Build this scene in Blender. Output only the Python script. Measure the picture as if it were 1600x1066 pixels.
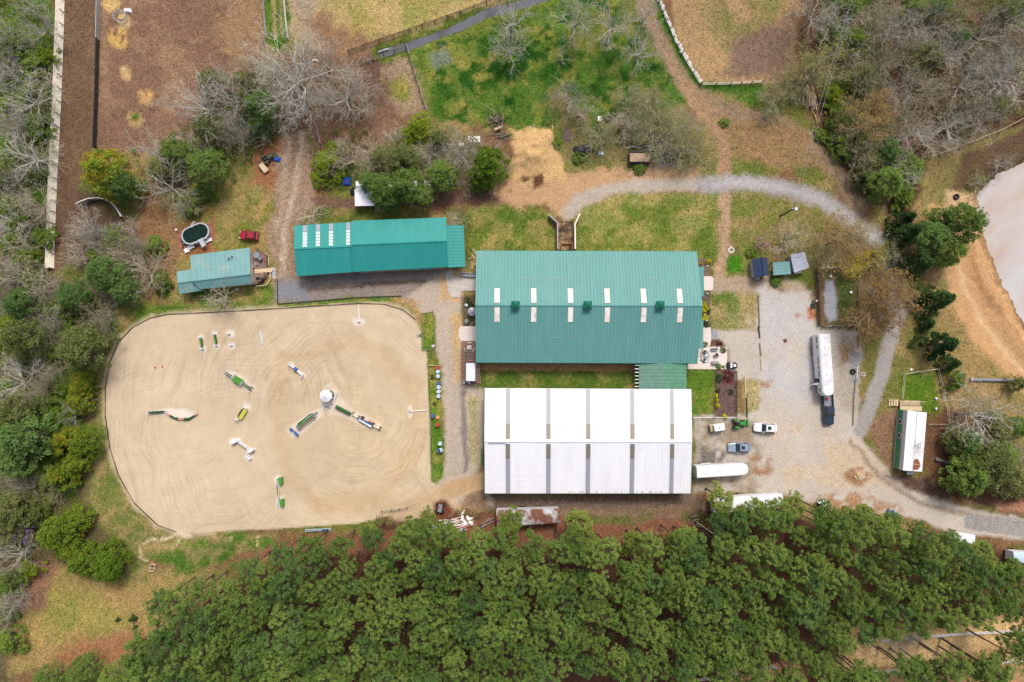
import bpy, bmesh, math, random
import numpy as np
from mathutils import Vector, Matrix, Euler

for o in list(bpy.data.objects):
    bpy.data.objects.remove(o)
S = bpy.context.scene
COL = S.collection
R = math.radians

# ---------------------------------------------------------------- camera, light
H = 133.0                       # drone height in metres
FPX = 1067.0                    # focal length in photograph pixels (1600 wide)
cam_d = bpy.data.cameras.new('camera')
cam_d.sensor_width = 36.0
cam_d.lens = 24.0
cam_d.clip_start = 1.0
cam_d.clip_end = 9000.0
cam = bpy.data.objects.new('camera', cam_d)
COL.objects.link(cam)
CR = Euler((math.atan(42 / FPX), -math.atan(20 / FPX), 0), 'XYZ').to_matrix()
cam.matrix_world = Matrix.Translation((0, 0, H)) @ CR.to_4x4()
S.camera = cam

W = bpy.data.worlds.new('World')
S.world = W
W.use_nodes = True
wn = W.node_tree
sky = wn.nodes.new('ShaderNodeTexSky')
sky.sky_type = 'NISHITA'
sky.sun_disc = False
SUN_EL, SUN_AZ = 57.0, 14.0    # azimuth clockwise from +Y (top of the photograph)
sky.sun_elevation = R(SUN_EL)
sky.sun_rotation = R(SUN_AZ)
sky.air_density = 0.7
sky.dust_density = 5.0
sky.ozone_density = 0.5
wn.links.new(sky.outputs[0], wn.nodes['Background'].inputs[0])
wn.nodes['Background'].inputs[1].default_value = 0.135
sun_d = bpy.data.lights.new('sun', 'SUN')
sun_d.energy = 1.5
sun_d.angle = R(12)
sun_d.color = (1.0, 0.965, 0.915)
sun = bpy.data.objects.new('sun', sun_d)
COL.objects.link(sun)
# aim exactly: light travels from the sun towards the ground
sv = Vector((math.sin(R(SUN_AZ)) * math.cos(R(SUN_EL)), math.cos(R(SUN_AZ)) * math.cos(R(SUN_EL)), math.sin(R(SUN_EL))))
sun.rotation_euler = (-sv).to_track_quat('-Z', 'Y').to_euler()
S.view_settings.view_transform = 'Standard'
S.view_settings.look = 'None'
S.view_settings.exposure = 0.4
S.view_settings.gamma = 1.0
S.view_settings.use_curve_mapping = False

# ---------------------------------------------------------------- helpers
def G(px, py, z=0.0):
    """point of the world at height z seen at photograph pixel (px, py)"""
    d = CR @ Vector(((px - 800.0) / FPX, (533.0 - py) / FPX, -1.0))
    t = (z - H) / d.z
    return Vector((d.x * t, d.y * t, z))

CRI = np.array(CR.transposed())
def to_px(x, y):
    """photograph pixels of ground points (numpy arrays)"""
    c = CRI @ np.stack([x.ravel(), y.ravel(), np.full(x.size, -H)])
    return 800 + FPX * c[0] / -c[2], 533 - FPX * c[1] / -c[2]

def ang(a, b):
    return math.atan2(b.y - a.y, b.x - a.x)

KAL = 1.3
def lin(c):
    c = c / 255.0
    return c / 12.92 if c <= 0.04045 else ((c + 0.055) / 1.055) ** 2.4
def A(r, g, b, k=KAL):
    """reflectance of a surface that photographs as this sRGB value"""
    c = [lin(v) / k for v in (r, g, b)]; y = .3 * c[0] + .6 * c[1] + .1 * c[2]
    return tuple(min(y + (v - y) * .97, 0.86) for v in c)

def tag(o, label=None, cat=None, group=None, kind=None):
    if label: o['label'] = label
    if cat: o['category'] = cat
    if group: o['group'] = group
    if kind: o['kind'] = kind
    return o

def empty(name, loc, label, cat, group=None, rz=0.0):
    o = bpy.data.objects.new(name, None)
    o.empty_display_size = 0.3
    o.location = loc
    o.rotation_euler = (0, 0, rz)
    COL.objects.link(o)
    return tag(o, label, cat, group)

def link(name, mesh, parent=None, loc=None, rot=None, scale=None):
    o = bpy.data.objects.new(name, mesh)
    COL.objects.link(o)
    if parent: o.parent = parent
    if loc is not None: o.location = loc
    if rot is not None: o.rotation_euler = rot
    if scale is not None: o.scale = scale
    return o

class MB:
    """collects simple solids into one mesh"""
    def __init__(s): s.v = []; s.f = []
    def add(s, vs, fs):
        n = len(s.v)
        s.v += [tuple(p) for p in vs]
        s.f += [tuple(i + n for i in f) for f in fs]
        return s
    def box(s, c, size, rz=0.0, rx=0.0, ry=0.0):
        m = Matrix.Translation(c) @ Euler((rx, ry, rz)).to_matrix().to_4x4()
        x, y, z = (k / 2 for k in size)
        vs = [m @ Vector(p) for p in ((-x,-y,-z),(x,-y,-z),(x,y,-z),(-x,y,-z),(-x,-y,z),(x,-y,z),(x,y,z),(-x,y,z))]
        return s.add(vs, [(3,2,1,0),(4,5,6,7),(0,1,5,4),(1,2,6,5),(2,3,7,6),(3,0,4,7)])
    def hexa(s, bottom, top):
        return s.add(list(bottom) + list(top), [(3,2,1,0),(4,5,6,7),(0,1,5,4),(1,2,6,5),(2,3,7,6),(3,0,4,7)])
    def slab(s, quad, th):
        """quad (counter-clockwise from above) with thickness downwards"""
        q = [Vector(p) for p in quad]
        return s.hexa([p - Vector((0, 0, th)) for p in q], q)
    def prism(s, outline, z0, z1):
        n = len(outline)
        vs = [(p[0], p[1], z0) for p in outline] + [(p[0], p[1], z1) for p in outline]
        return s.add(vs, [tuple(range(n - 1, -1, -1)), tuple(range(n, 2 * n))] + [(i, (i + 1) % n, n + (i + 1) % n, n + i) for i in range(n)])
    def loft(s, rings, cap=True):
        n = len(rings[0]); vs = [p for r in rings for p in r]; fs = []
        for k in range(len(rings) - 1):
            for i in range(n):
                a, b = k * n + i, k * n + (i + 1) % n
                fs.append((a, b, b + n, a + n))
        if cap:
            fs += [tuple(range(n - 1, -1, -1)), tuple((len(rings) - 1) * n + i for i in range(n))]
        return s.add(vs, fs)
    def tube(s, pts, rad, n=6, cap=True):
        pts = [Vector(p) for p in pts]
        if not hasattr(rad, '__len__'): rad = [rad] * len(pts)
        rings = []
        for i, p in enumerate(pts):
            d = (pts[min(i + 1, len(pts) - 1)] - pts[max(i - 1, 0)])
            if d.length < 1e-6: d = Vector((0, 0, 1))
            d.normalize()
            u = d.cross(Vector((0, 0, 1)) if abs(d.z) < 0.95 else Vector((1, 0, 0))).normalized()
            w = d.cross(u)
            rings.append([p + (u * math.cos(2 * math.pi * k / n) + w * math.sin(2 * math.pi * k / n)) * rad[i] for k in range(n)])
        return s.loft(rings, cap)
    def cyl(s, c, r, h, n=14, r2=None):
        c = Vector(c); r2 = r if r2 is None else r2
        return s.loft([[c + Vector((math.cos(2*math.pi*k/n)*r, math.sin(2*math.pi*k/n)*r, 0)) for k in range(n)],
                       [c + Vector((math.cos(2*math.pi*k/n)*r2, math.sin(2*math.pi*k/n)*r2, h)) for k in range(n)]])
    def mesh(s, name, mat):
        me = bpy.data.meshes.new(name)
        me.from_pydata(s.v, [], s.f)
        bm = bmesh.new(); bm.from_mesh(me)
        bmesh.ops.recalc_face_normals(bm, faces=bm.faces)
        bm.to_mesh(me); bm.free()
        if mat: me.materials.append(mat)
        return me
    def build(s, name, mat, parent=None, **k):
        return link(name, s.mesh(name, mat), parent, **k)

def off(root, p):
    """world point -> coordinates local to an unrotated root"""
    return Vector(p) - root.location

# unit box with a small chamfer, shared by every plain board, post and rail of a material
_ub = {}
def unit_box(mat):
    if mat.name not in _ub:
        _ub[mat.name] = MB().box((0, 0, 0), (1, 1, 1)).mesh('board', mat)
    return _ub[mat.name]
def pbox(name, parent, wc, size, mat, rz=0.0, rx=0.0, ry=0.0, label=None):
    """a box part at world centre wc; all of one material share a mesh"""
    loc = Vector(wc) if parent is None else Vector(wc) - ROOTLOC(parent)
    o = link(name, unit_box(mat), parent, loc, (rx, ry, rz), size)
    if label: o['label'] = label
    return o
def ROOTLOC(p):
    l = Vector((0, 0, 0))
    while p is not None:
        l = l + p.location; p = p.parent
    return l

# ---------------------------------------------------------------- materials
def nt_of(m):
    m.use_nodes = True
    return m.node_tree, m.node_tree.nodes['Principled BSDF']
_m = {}
def pmat(name, rgb, rough=0.75, var=0.18, scale=2.5, metal=0.0, bump=0.0, second=None, sec_amt=0.5, spec=0.3, streak=None):
    """procedural material: two noise scales vary the colour, optional second colour in worn patches"""
    if name in _m: return _m[name]
    m = bpy.data.materials.new(name)
    nt, b = nt_of(m)
    N, L = nt.nodes, nt.links
    tc = N.new('ShaderNodeNewGeometry')
    src = tc.outputs['Position']
    if streak:
        mp = N.new('ShaderNodeVectorMath'); mp.operation = 'MULTIPLY'; mp.inputs[1].default_value = streak
        L.new(src, mp.inputs[0]); src = mp.outputs[0]
    n1 = N.new('ShaderNodeTexNoise'); n1.inputs['Scale'].default_value = scale; n1.inputs['Detail'].default_value = 6; n1.inputs['Roughness'].default_value = 0.65
    L.new(src, n1.inputs['Vector'])
    mr = N.new('ShaderNodeMapRange'); mr.inputs[1].default_value = 0.3; mr.inputs[2].default_value = 0.7
    mr.inputs[3].default_value = 1 - var; mr.inputs[4].default_value = 1 + var
    L.new(n1.outputs['Fac'], mr.inputs[0])
    mul = N.new('ShaderNodeVectorMath'); mul.operation = 'SCALE'
    mul.inputs[0].default_value = rgb[:3]
    L.new(mr.outputs[0], mul.inputs['Scale'])
    out = mul.outputs[0]
    if second:
        n2 = N.new('ShaderNodeTexNoise'); n2.inputs['Scale'].default_value = scale * 0.35; n2.inputs['Detail'].default_value = 8; n2.inputs['Roughness'].default_value = 0.7
        L.new(src, n2.inputs['Vector'])
        m2 = N.new('ShaderNodeMapRange'); m2.inputs[1].default_value = 1 - sec_amt - 0.08 if sec_amt < 1 else 0; m2.inputs[2].default_value = 1 - sec_amt + 0.08
        L.new(n2.outputs['Fac'], m2.inputs[0])
        mx = N.new('ShaderNodeMix'); mx.data_type = 'RGBA'
        L.new(m2.outputs[0], mx.inputs['Factor']); L.new(out, mx.inputs['A']); mx.inputs['B'].default_value = (*second[:3], 1)
        out = mx.outputs['Result']
    L.new(out, b.inputs['Base Color'])
    b.inputs['Roughness'].default_value = rough
    b.inputs['Metallic'].default_value = metal
    b.inputs['Specular IOR Level'].default_value = spec
    if bump:
        bp = N.new('ShaderNodeBump'); bp.inputs['Strength'].default_value = bump; bp.inputs['Distance'].default_value = 0.05
        L.new(n1.outputs['Fac'], bp.inputs['Height']); L.new(bp.outputs[0], b.inputs['Normal'])
    _m[name] = m
    return m

M = {}
M['teal'] = pmat('teal_roof_metal', (0.102, 0.285, 0.262), 0.6, 0.08, 0.9, second=(0.13, 0.31, 0.288), sec_amt=0.42, spec=0.25, streak=(1.6, .10, 1))
M['teal_rib'] = pmat('teal_roof_rib', (0.14, 0.315, 0.285), 0.5, 0.05, 0.5, spec=0.25)
M['teal2_rib'] = pmat('bright_teal_roof_rib', (0.03, 0.285, 0.25), 0.5, 0.05, 0.5, spec=0.25)
M['teal2'] = pmat('bright_teal_roof_metal', (0.022, 0.262, 0.235), 0.5, 0.09, 0.9, second=(0.032, 0.29, 0.265), sec_amt=0.42, spec=0.3, streak=(1.6, .12, 1))
M['teal_old'] = pmat('weathered_teal_roof', (0.16, 0.33, 0.32), 0.6, 0.08, 0.8, second=(0.34, 0.36, 0.30), sec_amt=0.38, spec=0.35)
M['green_roof'] = pmat('green_roof_metal', (0.085, 0.24, 0.14), 0.55, 0.12, 3.5, second=(0.12, 0.28, 0.19), sec_amt=0.45)
M['white_roof'] = pmat('white_roof_metal', (0.78, 0.79, 0.82), 0.45, 0.04, 1.0, spec=0.4, second=(0.72, 0.735, 0.77), sec_amt=0.45, streak=(1.4, .12, 1))
M['white_old'] = pmat('weathered_white_roof', (0.72, 0.72, 0.74), 0.5, 0.07, 0.9, second=(0.55, 0.55, 0.58), sec_amt=0.38)
M['fibre'] = pmat('grey_translucent_sheet', (0.30, 0.31, 0.35), 0.4, 0.12, 2.5, streak=(5, 0.4, 1))
M['fibre_tan'] = pmat('tan_translucent_sheet', (0.20, 0.18, 0.14), 0.4, 0.25, 2.5, streak=(9, 0.3, 1))
M['sky_light'] = pmat('white_skylight_sheet', (0.82, 0.79, 0.74), 0.35, 0.06, 2.0, second=(0.56, 0.49, 0.42), sec_amt=0.45)
M['green_grey'] = pmat('grey_green_roof_metal', (0.11, 0.23, 0.17), 0.6, 0.14, 3.5, second=(0.15, 0.27, 0.21), sec_amt=0.45)
M['pane'] = pmat('frosted_roof_pane', (0.55, 0.62, 0.63), 0.4, 0.08, 2.0)
M['cupola'] = pmat('dark_green_metal', (0.012, 0.15, 0.085), 0.4, 0.08, 2.0)
M['white'] = pmat('white_paint', (0.78, 0.78, 0.77), 0.5, 0.06, 2.0)
M['cream'] = pmat('cream_paint', (0.62, 0.56, 0.42), 0.6, 0.1, 3.0)
M['tan_wall'] = pmat('tan_siding', (0.42, 0.33, 0.24), 0.7, 0.1, 1.5)
M['green_wall'] = pmat('green_siding', (0.07, 0.30, 0.15), 0.6, 0.12, 1.0)
M['grey_wall'] = pmat('grey_siding', (0.42, 0.42, 0.41), 0.7, 0.1, 1.5)
M['teal_wall'] = pmat('teal_trim', (0.05, 0.25, 0.18), 0.6, 0.08, 1.5)
M['concrete'] = pmat('concrete', (0.52, 0.47, 0.42), 0.85, 0.12, 1.2, bump=0.2, second=(0.38, 0.34, 0.30), sec_amt=0.4)
M['concrete_pink'] = pmat('pale_concrete', (0.66, 0.58, 0.52), 0.85, 0.1, 1.5, bump=0.2)
M['grey'] = pmat('grey_metal', (0.24, 0.26, 0.29), 0.45, 0.15, 3.0, metal=0.3)
M['steel'] = pmat('galvanised_steel', (0.48, 0.50, 0.53), 0.4, 0.12, 3.0, metal=0.5)
M['black'] = pmat('black_paint', (0.018, 0.018, 0.02), 0.5, 0.2, 3.0)
M['rubber'] = pmat('tyre_rubber', (0.02, 0.02, 0.02), 0.9, 0.2, 6.0)
M['glass'] = pmat('dark_glass', (0.025, 0.035, 0.045), 0.08, 0.1, 2.0, spec=0.6)
M['wood'] = pmat('weathered_wood', (0.22, 0.18, 0.14), 0.85, 0.25, 2.0, streak=(1, 1, 6), bump=0.3)
M['wood_dark'] = pmat('dark_wood', (0.055, 0.045, 0.04), 0.85, 0.3, 2.0)
M['wood_new'] = pmat('new_pine_boards', (0.62, 0.47, 0.29), 0.8, 0.14, 2.5)
M['wood_red'] = pmat('red_brown_stained_wood', (0.32, 0.13, 0.085), 0.8, 0.2, 2.0)
M['deck'] = pmat('deck_boards', (0.24, 0.17, 0.15), 0.8, 0.18, 2.5)
M['fence_white'] = pmat('pale_fence_boards', (0.76, 0.70, 0.57), 0.8, 0.1, 0.8, second=(0.64, 0.58, 0.46), sec_amt=0.42)
M['fence_grey'] = pmat('grey_fence_boards', (0.33, 0.32, 0.30), 0.8, 0.15, 1.5)
M['rust'] = pmat('rusty_white_metal', (0.50, 0.52, 0.55), 0.7, 0.15, 1.2, second=(0.16, 0.065, 0.035), sec_amt=0.52)
M['rust2'] = pmat('rust', (0.22, 0.09, 0.045), 0.9, 0.3, 2.0)
M['hedge'] = pmat('dark_green_paint', (0.014, 0.07, 0.022), 0.7, 0.25, 4.0)
M['turf'] = pmat('bright_green_turf', (0.07, 0.24, 0.03), 0.9, 0.2, 5.0)
M['red'] = pmat('red_plastic', (0.42, 0.045, 0.035), 0.45, 0.15, 3.0)
M['orange'] = pmat('orange_plastic', (0.65, 0.28, 0.10), 0.5, 0.1, 3.0)
M['pink'] = pmat('pink_plastic', (0.55, 0.24, 0.20), 0.5, 0.1, 3.0)
M['blue'] = pmat('blue_plastic', (0.05, 0.12, 0.28), 0.5, 0.15, 3.0)
M['blue_tarp'] = pmat('blue_tarpaulin', (0.02, 0.09, 0.50), 0.5, 0.2, 4.0)
M['blue_pale'] = pmat('pale_blue_plastic', (0.46, 0.60, 0.68), 0.5, 0.1, 3.0)
M['yellow'] = pmat('yellow_paint', (0.48, 0.46, 0.08), 0.6, 0.15, 3.0)
M['car_white'] = pmat('white_car_paint', (0.78, 0.79, 0.80), 0.25, 0.03, 1.0, spec=0.5)
M['car_silver'] = pmat('silver_blue_car_paint', (0.28, 0.36, 0.45), 0.25, 0.05, 1.0, metal=0.3, spec=0.5)
M['car_red'] = pmat('dark_red_car_paint', (0.30, 0.012, 0.025), 0.25, 0.08, 1.0, spec=0.5)
M['car_navy'] = pmat('navy_car_paint', (0.02, 0.034, 0.06), 0.2, 0.1, 1.0, spec=0.6)
M['tractor'] = pmat('tractor_green_paint', (0.03, 0.25, 0.04), 0.4, 0.1, 2.0)
M['lamp_clear'] = pmat('clear_lens', (0.7, 0.7, 0.68), 0.2, 0.05, 2.0, spec=0.6)
M['lamp_red'] = pmat('red_lens', (0.35, 0.01, 0.01), 0.25, 0.05, 2.0, spec=0.6)
M['navy_roof'] = pmat('navy_shingles', (0.025, 0.045, 0.10), 0.7, 0.2, 4.0)
M['grey_roof'] = pmat('pale_grey_roof', (0.36, 0.39, 0.47), 0.6, 0.15, 2.0)
M['pool_water'] = pmat('dark_green_pool_water', (0.004, 0.02, 0.014), 0.12, 0.2, 1.0, spec=0.25)
M['dirt_fill'] = pmat('loose_tan_dirt', (0.42, 0.31, 0.20), 0.95, 0.25, 2.0, bump=0.5)
M['soil'] = pmat('dark_soil', (0.13, 0.095, 0.08), 0.95, 0.3, 3.0, bump=0.5)
M['manure'] = pmat('dark_bunker_litter', (0.075, 0.045, 0.03), 0.95, 0.5, 1.5, bump=0.5, second=(0.36, 0.24, 0.12), sec_amt=0.45)
M['log'] = pmat('cut_log', (0.50, 0.37, 0.24), 0.85, 0.25, 3.0)
M['bark_grey'] = pmat('grey_bark', (0.20, 0.19, 0.17), 0.9, 0.25, 2.0)
M['brick_red'] = pmat('red_brick_paving', (0.30, 0.14, 0.115), 0.85, 0.25, 3.0)
M['stone'] = pmat('pale_stone', (0.58, 0.55, 0.52), 0.85, 0.2, 3.0)
M['hay'] = pmat('hay', (0.50, 0.34, 0.12), 0.95, 0.25, 3.0, bump=0.5)
M['dark_plastic'] = pmat('black_plastic_sheet', (0.028, 0.03, 0.035), 0.5, 0.4, 2.5)

# ---------------------------------------------------------------- the ground: one grid, split by surface
_rng = np.random.RandomState(7)
_lat = _rng.rand(256, 256).astype(np.float32)
def vnoise(x, y):
    xi = np.floor(x).astype(int); yi = np.floor(y).astype(int)
    fx = x - xi; fy = y - yi
    fx = fx * fx * (3 - 2 * fx); fy = fy * fy * (3 - 2 * fy)
    a = _lat[yi & 255, xi & 255]; b = _lat[yi & 255, (xi + 1) & 255]
    c = _lat[(yi + 1) & 255, xi & 255]; d = _lat[(yi + 1) & 255, (xi + 1) & 255]
    return (a * (1 - fx) + b * fx) * (1 - fy) + (c * (1 - fx) + d * fx) * fy
def fbm(x, y, s, o=4, seed=0):
    r = 0; a = 1; t = 0
    for k in range(o):
        r = r + a * vnoise(x / s * 2 ** k + 17.3 * k + seed * 31.7, y / s * 2 ** k + 9.1 * k + seed * 13.3); t += a; a *= 0.55
    return r / t * 2 - 1

GS = 0.33
gx = np.arange(-114, 120, GS); gy = np.arange(-78, 90, GS)
NX, NY = len(gx), len(gy)
X, Y = np.meshgrid(gx, gy)
X = X.ravel(); Y = Y.ravel()
PX, PY = to_px(X, Y)
NA = fbm(PX, PY, 40, 5, 1); NB = fbm(PX, PY, 40, 5, 2); NC = fbm(PX, PY, 90, 5, 3)
ND = fbm(PX, PY, 14, 4, 4); NF = fbm(PX, PY, 14, 4, 7); NE = fbm(PX, PY, 6, 3, 5)

def sd_poly(poly, x, y):
    p = np.array(poly, float); n = len(p)
    d = np.full(x.shape, 1e9); ins = np.zeros(x.shape, bool)
    for i in range(n):
        a = p[i]; b = p[(i + 1) % n]
        e = b - a; wx = x - a[0]; wy = y - a[1]
        t = np.clip((wx * e[0] + wy * e[1]) / max(e @ e, 1e-9), 0, 1)
        d = np.minimum(d, (wx - e[0] * t) ** 2 + (wy - e[1] * t) ** 2)
        c = (a[1] <= y) != (b[1] <= y)
        with np.errstate(divide='ignore', invalid='ignore'):
            xi = a[0] + (y - a[1]) * e[0] / (e[1] if e[1] else 1e-9)
        ins ^= c & (x < xi)
    d = np.sqrt(d)
    return np.where(ins, -d, d)
def sd_line(pts, x, y):
    p = np.array(pts, float); d = np.full(x.shape, 1e9)
    for i in range(len(p) - 1):
        a, b = p[i], p[i + 1]; e = b - a; wx = x - a[0]; wy = y - a[1]
        t = np.clip((wx * e[0] + wy * e[1]) / max(e @ e, 1e-9), 0, 1)
        d = np.minimum(d, (wx - e[0] * t) ** 2 + (wy - e[1] * t) ** 2)
    return np.sqrt(d)

CC = np.zeros((X.size, 3)); GR = np.zeros(X.size); SAND = np.zeros(X.size)
def paint(poly=None, line=None, w=10, col=(0, 0, 0), f=5, amp=6, g=0.0, a=1.0, patch=None, sand=0.0, seed=0):
    """lay a surface (photograph-registered outline) over the ones before it; g = grassiness, patch = noise-broken cover"""
    pts = np.array(poly if poly is not None else line, float)
    m = 40 + f + amp + (w if line is not None else 0)
    sel = np.where((PX > pts[:, 0].min() - m) & (PX < pts[:, 0].max() + m) & (PY > pts[:, 1].min() - m) & (PY < pts[:, 1].max() + m))[0]
    if not len(sel): return
    x = PX[sel] + NA[sel] * amp * 1.3 + ND[sel] * amp * 0.9 + NE[sel] * amp * 0.5; y = PY[sel] + NB[sel] * amp * 1.3 + NF[sel] * amp * 0.9 + NE[sel] * amp * 0.5
    d = sd_poly(poly, x, y) if poly is not None else sd_line(line, x, y) - w / 2
    k = np.clip((f - d) / (2 * f), 0, 1); k = k * k * (3 - 2 * k) * a
    if patch is not None:
        n = fbm(PX[sel], PY[sel], patch[0], 5, 10 + seed)
        q = np.clip((n - patch[1]) / 0.25 + 0.5, 0, 1); k = k * q
    c = np.array(A(*col))
    CC[sel] = CC[sel] * (1 - k[:, None]) + c * k[:, None]
    GR[sel] = GR[sel] * (1 - k) + g * k
    SAND[sel] = SAND[sel] * (1 - k) + sand * k

BASE = (150, 132, 84)
CC[:] = A(*BASE); GR[:] = 0.6
BIG = [(-300, -300), (1900, -300), (1900, 1500), (-300, 1500)]
paint(BIG, col=(112, 118, 52), g=1, patch=(120, 0.05), seed=1)
paint(BIG, col=(134, 100, 70), g=0.2, patch=(90, 0.25), seed=2)
# woods on the left
paint([(-300, -300), (86, -300), (76, 420), (128, 490), (172, 545), (150, 640), (148, 800), (205, 890), (60, 910), (25, 1066), (0, 1500), (-300, 1500)], col=(106, 96, 64), f=9, amp=14, g=0.3)
paint([(-300, -300), (86, -300), (80, 330), (-300, 340)], col=(96, 124, 44), f=14, amp=18, g=0.9, patch=(50, -0.15), seed=3)
paint([(-300, 480), (150, 480), (120, 800), (-300, 860)], col=(88, 112, 40), f=14, amp=16, g=0.7, patch=(45, 0.0), seed=4)
# gallop track and upper paddocks
paint([(90, -300), (157, -300), (152, 120), (145, 235), (122, 300), (160, 330), (200, 345), (150, 380), (82, 425), (76, 420)], col=(118, 94, 71), f=3, amp=3)
paint([(120, 300), (210, 335), (205, 400), (120, 425), (95, 380)], col=(100, 80, 66), f=18, amp=16)
paint([(157, -300), (416, -300), (417, 60), (400, 110), (330, 190), (285, 235), (150, 240)], col=(136, 106, 84), f=3, amp=4)
paint([(157, -300), (416, -300), (417, 60), (330, 170), (150, 180)], col=(154, 124, 96), f=12, amp=14, patch=(60, 0.0), seed=5)
paint([(330, -100), (416, -100), (417, 60), (350, 130)], col=(160, 128, 92), f=16, amp=16, patch=(30, -0.05), seed=6)
for (x, y, r, c) in ((172, 3, 16, (208, 174, 112)), (186, 60, 17, (202, 164, 92)), (196, 115, 10, (202, 170, 118)), (231, 152, 11, (202, 162, 104)), (213, 185, 12, (186, 154, 104)), (193, 34, 13, (196, 170, 124)), (190, 27, 8, (208, 184, 140))):
    paint([(x + r * math.cos(t) * 1.05, y + r * math.sin(t)) for t in np.linspace(0, 6.0, 12)], col=c, f=4, amp=6, patch=(9, -0.35), seed=int(x))
paint([(207, 176), (219, 176), (218, 187), (207, 187)], col=(96, 120, 50), f=5, amp=4, g=1)
paint([(414, -300), (449, -300), (452, 62), (430, 85), (414, 70)], col=(86, 118, 38), f=3, amp=4, g=1)
paint(line=[(428, -300), (430, 60)], w=5, col=(170, 150, 100), f=3, amp=3)
paint(line=[(438, -300), (440, 60)], w=4, col=(160, 145, 92), f=3, amp=3)
paint([(449, -300), (800, -300), (790, 0), (700, 40), (560, 82), (500, 84), (452, 56)], col=(184, 160, 106), f=3, amp=3, g=0.25)
paint([(449, -300), (520, -300), (490, 84), (452, 56)], col=(168, 150, 124), f=14, amp=14)
paint([(470, 30), (520, 30), (650, 70), (500, 88)], col=(148, 116, 86), f=14, amp=14)
paint([(520, -20), (760, -20), (640, 50), (540, 50)], col=(160, 150, 84), f=20, amp=16, g=0.5, patch=(40, 0.05), seed=7)
paint([(440, 80), (560, 84), (636, 78), (665, 178), (560, 250), (470, 250), (430, 180)], col=(132, 102, 78), f=7, amp=8)
paint([(590, 92), (640, 78), (664, 176), (600, 170)], col=(158, 136, 108), f=10, amp=10)
paint([(598, 125), (632, 115), (640, 150), (600, 152)], col=(136, 136, 62), f=9, amp=10, g=0.8)
paint([(560, 95), (600, 90), (598, 170), (560, 190)], col=(106, 84, 70), f=20, amp=12)
# green meadow and its brook
paint([(640, 76), (700, 58), (780, 30), (850, 6), (880, -60), (1000, -60), (1030, 60), (1062, 130), (1082, 205), (960, 235), (870, 232), (800, 196), (690, 190), (664, 170)], col=(88, 118, 42), f=6, amp=12, g=1)
paint([(640, 76), (850, 6), (1000, -60), (1062, 130), (960, 200), (690, 185)], col=(56, 96, 26), f=12, amp=12, g=1, patch=(45, 0.05), seed=8)
paint([(640, 76), (740, 48), (750, 90), (660, 160)], col=(122, 132, 58), f=10, amp=10, g=0.8, patch=(30, -0.1), seed=9)
paint([(640, 76), (850, 6), (1000, -60), (1062, 130), (960, 200), (690, 185)], col=(132, 134, 60), f=12, amp=14, g=1, patch=(24, 0.18), seed=60)
paint([(640, 76), (850, 6), (1000, -60), (1062, 130), (960, 200), (690, 185)], col=(42, 84, 22), f=12, amp=14, g=1, patch=(18, 0.22), seed=61)
paint([(870, 20), (1000, -40), (1050, 110), (900, 120)], col=(116, 122, 58), f=14, amp=14, g=0.8, patch=(45, 0.05), seed=10)
paint([(860, 150), (1060, 130), (1110, 250), (880, 260)], col=(128, 118, 74), f=16, amp=16, g=0.6, patch=(40, -0.1), seed=11)
paint([(670, 84), (702, 78), (706, 104), (678, 106)], col=(118, 128, 110), f=6, amp=8, g=0.4)
paint(line=[(598, 82), (640, 72), (700, 50), (760, 22), (850, -3), (900, -20)], w=30, col=(108, 122, 48), f=5, amp=7, g=1)
# paddock top right
paint([(1028, -300), (1250, -300), (1246, 60), (1215, 130), (1096, 134), (1056, 72)], col=(170, 140, 98), f=3, amp=3, g=0.2)
paint([(1090, -100), (1250, -100), (1230, 80), (1130, 90)], col=(142, 130, 80), f=20, amp=16, g=0.5, patch=(45, -0.1), seed=12)
paint([(1150, 60), (1250, 20), (1230, 125), (1130, 125)], col=(128, 106, 88), f=14, amp=12)
paint(line=[(1022, -60), (1035, 30), (1062, 88), (1094, 138), (1190, 140)], w=12, col=(66, 108, 30), f=4, amp=5, g=1)
paint([(1095, 138), (1190, 140), (1185, 165), (1110, 165)], col=(80, 112, 38), f=5, amp=7, g=1, patch=(25, -0.25), seed=13)
# woods top right
paint([(1252, -300), (1900, -300), (1900, 180), (1600, 185), (1455, 245), (1440, 300), (1420, 380), (1330, 290), (1270, 200), (1240, 130)], col=(104, 78, 58), f=10, amp=14, g=0.2)
paint([(1270, -100), (1360, -100), (1380, 200), (1430, 300), (1400, 320), (1300, 230)], col=(80, 96, 34), f=14, amp=14, g=0.7, patch=(40, -0.1), seed=14)
paint([(1400, -100), (1700, -100), (1700, 170), (1460, 230)], col=(92, 86, 50), f=14, amp=14, g=0.6, patch=(40, 0.1), seed=15)
paint([(1560, -60), (1700, -60), (1700, 30), (1590, 40)], col=(70, 118, 36), f=8, amp=8, g=1)
paint([(1380, 150), (1440, 160), (1450, 240), (1400, 250)], col=(126, 78, 54), f=12, amp=12)
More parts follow.
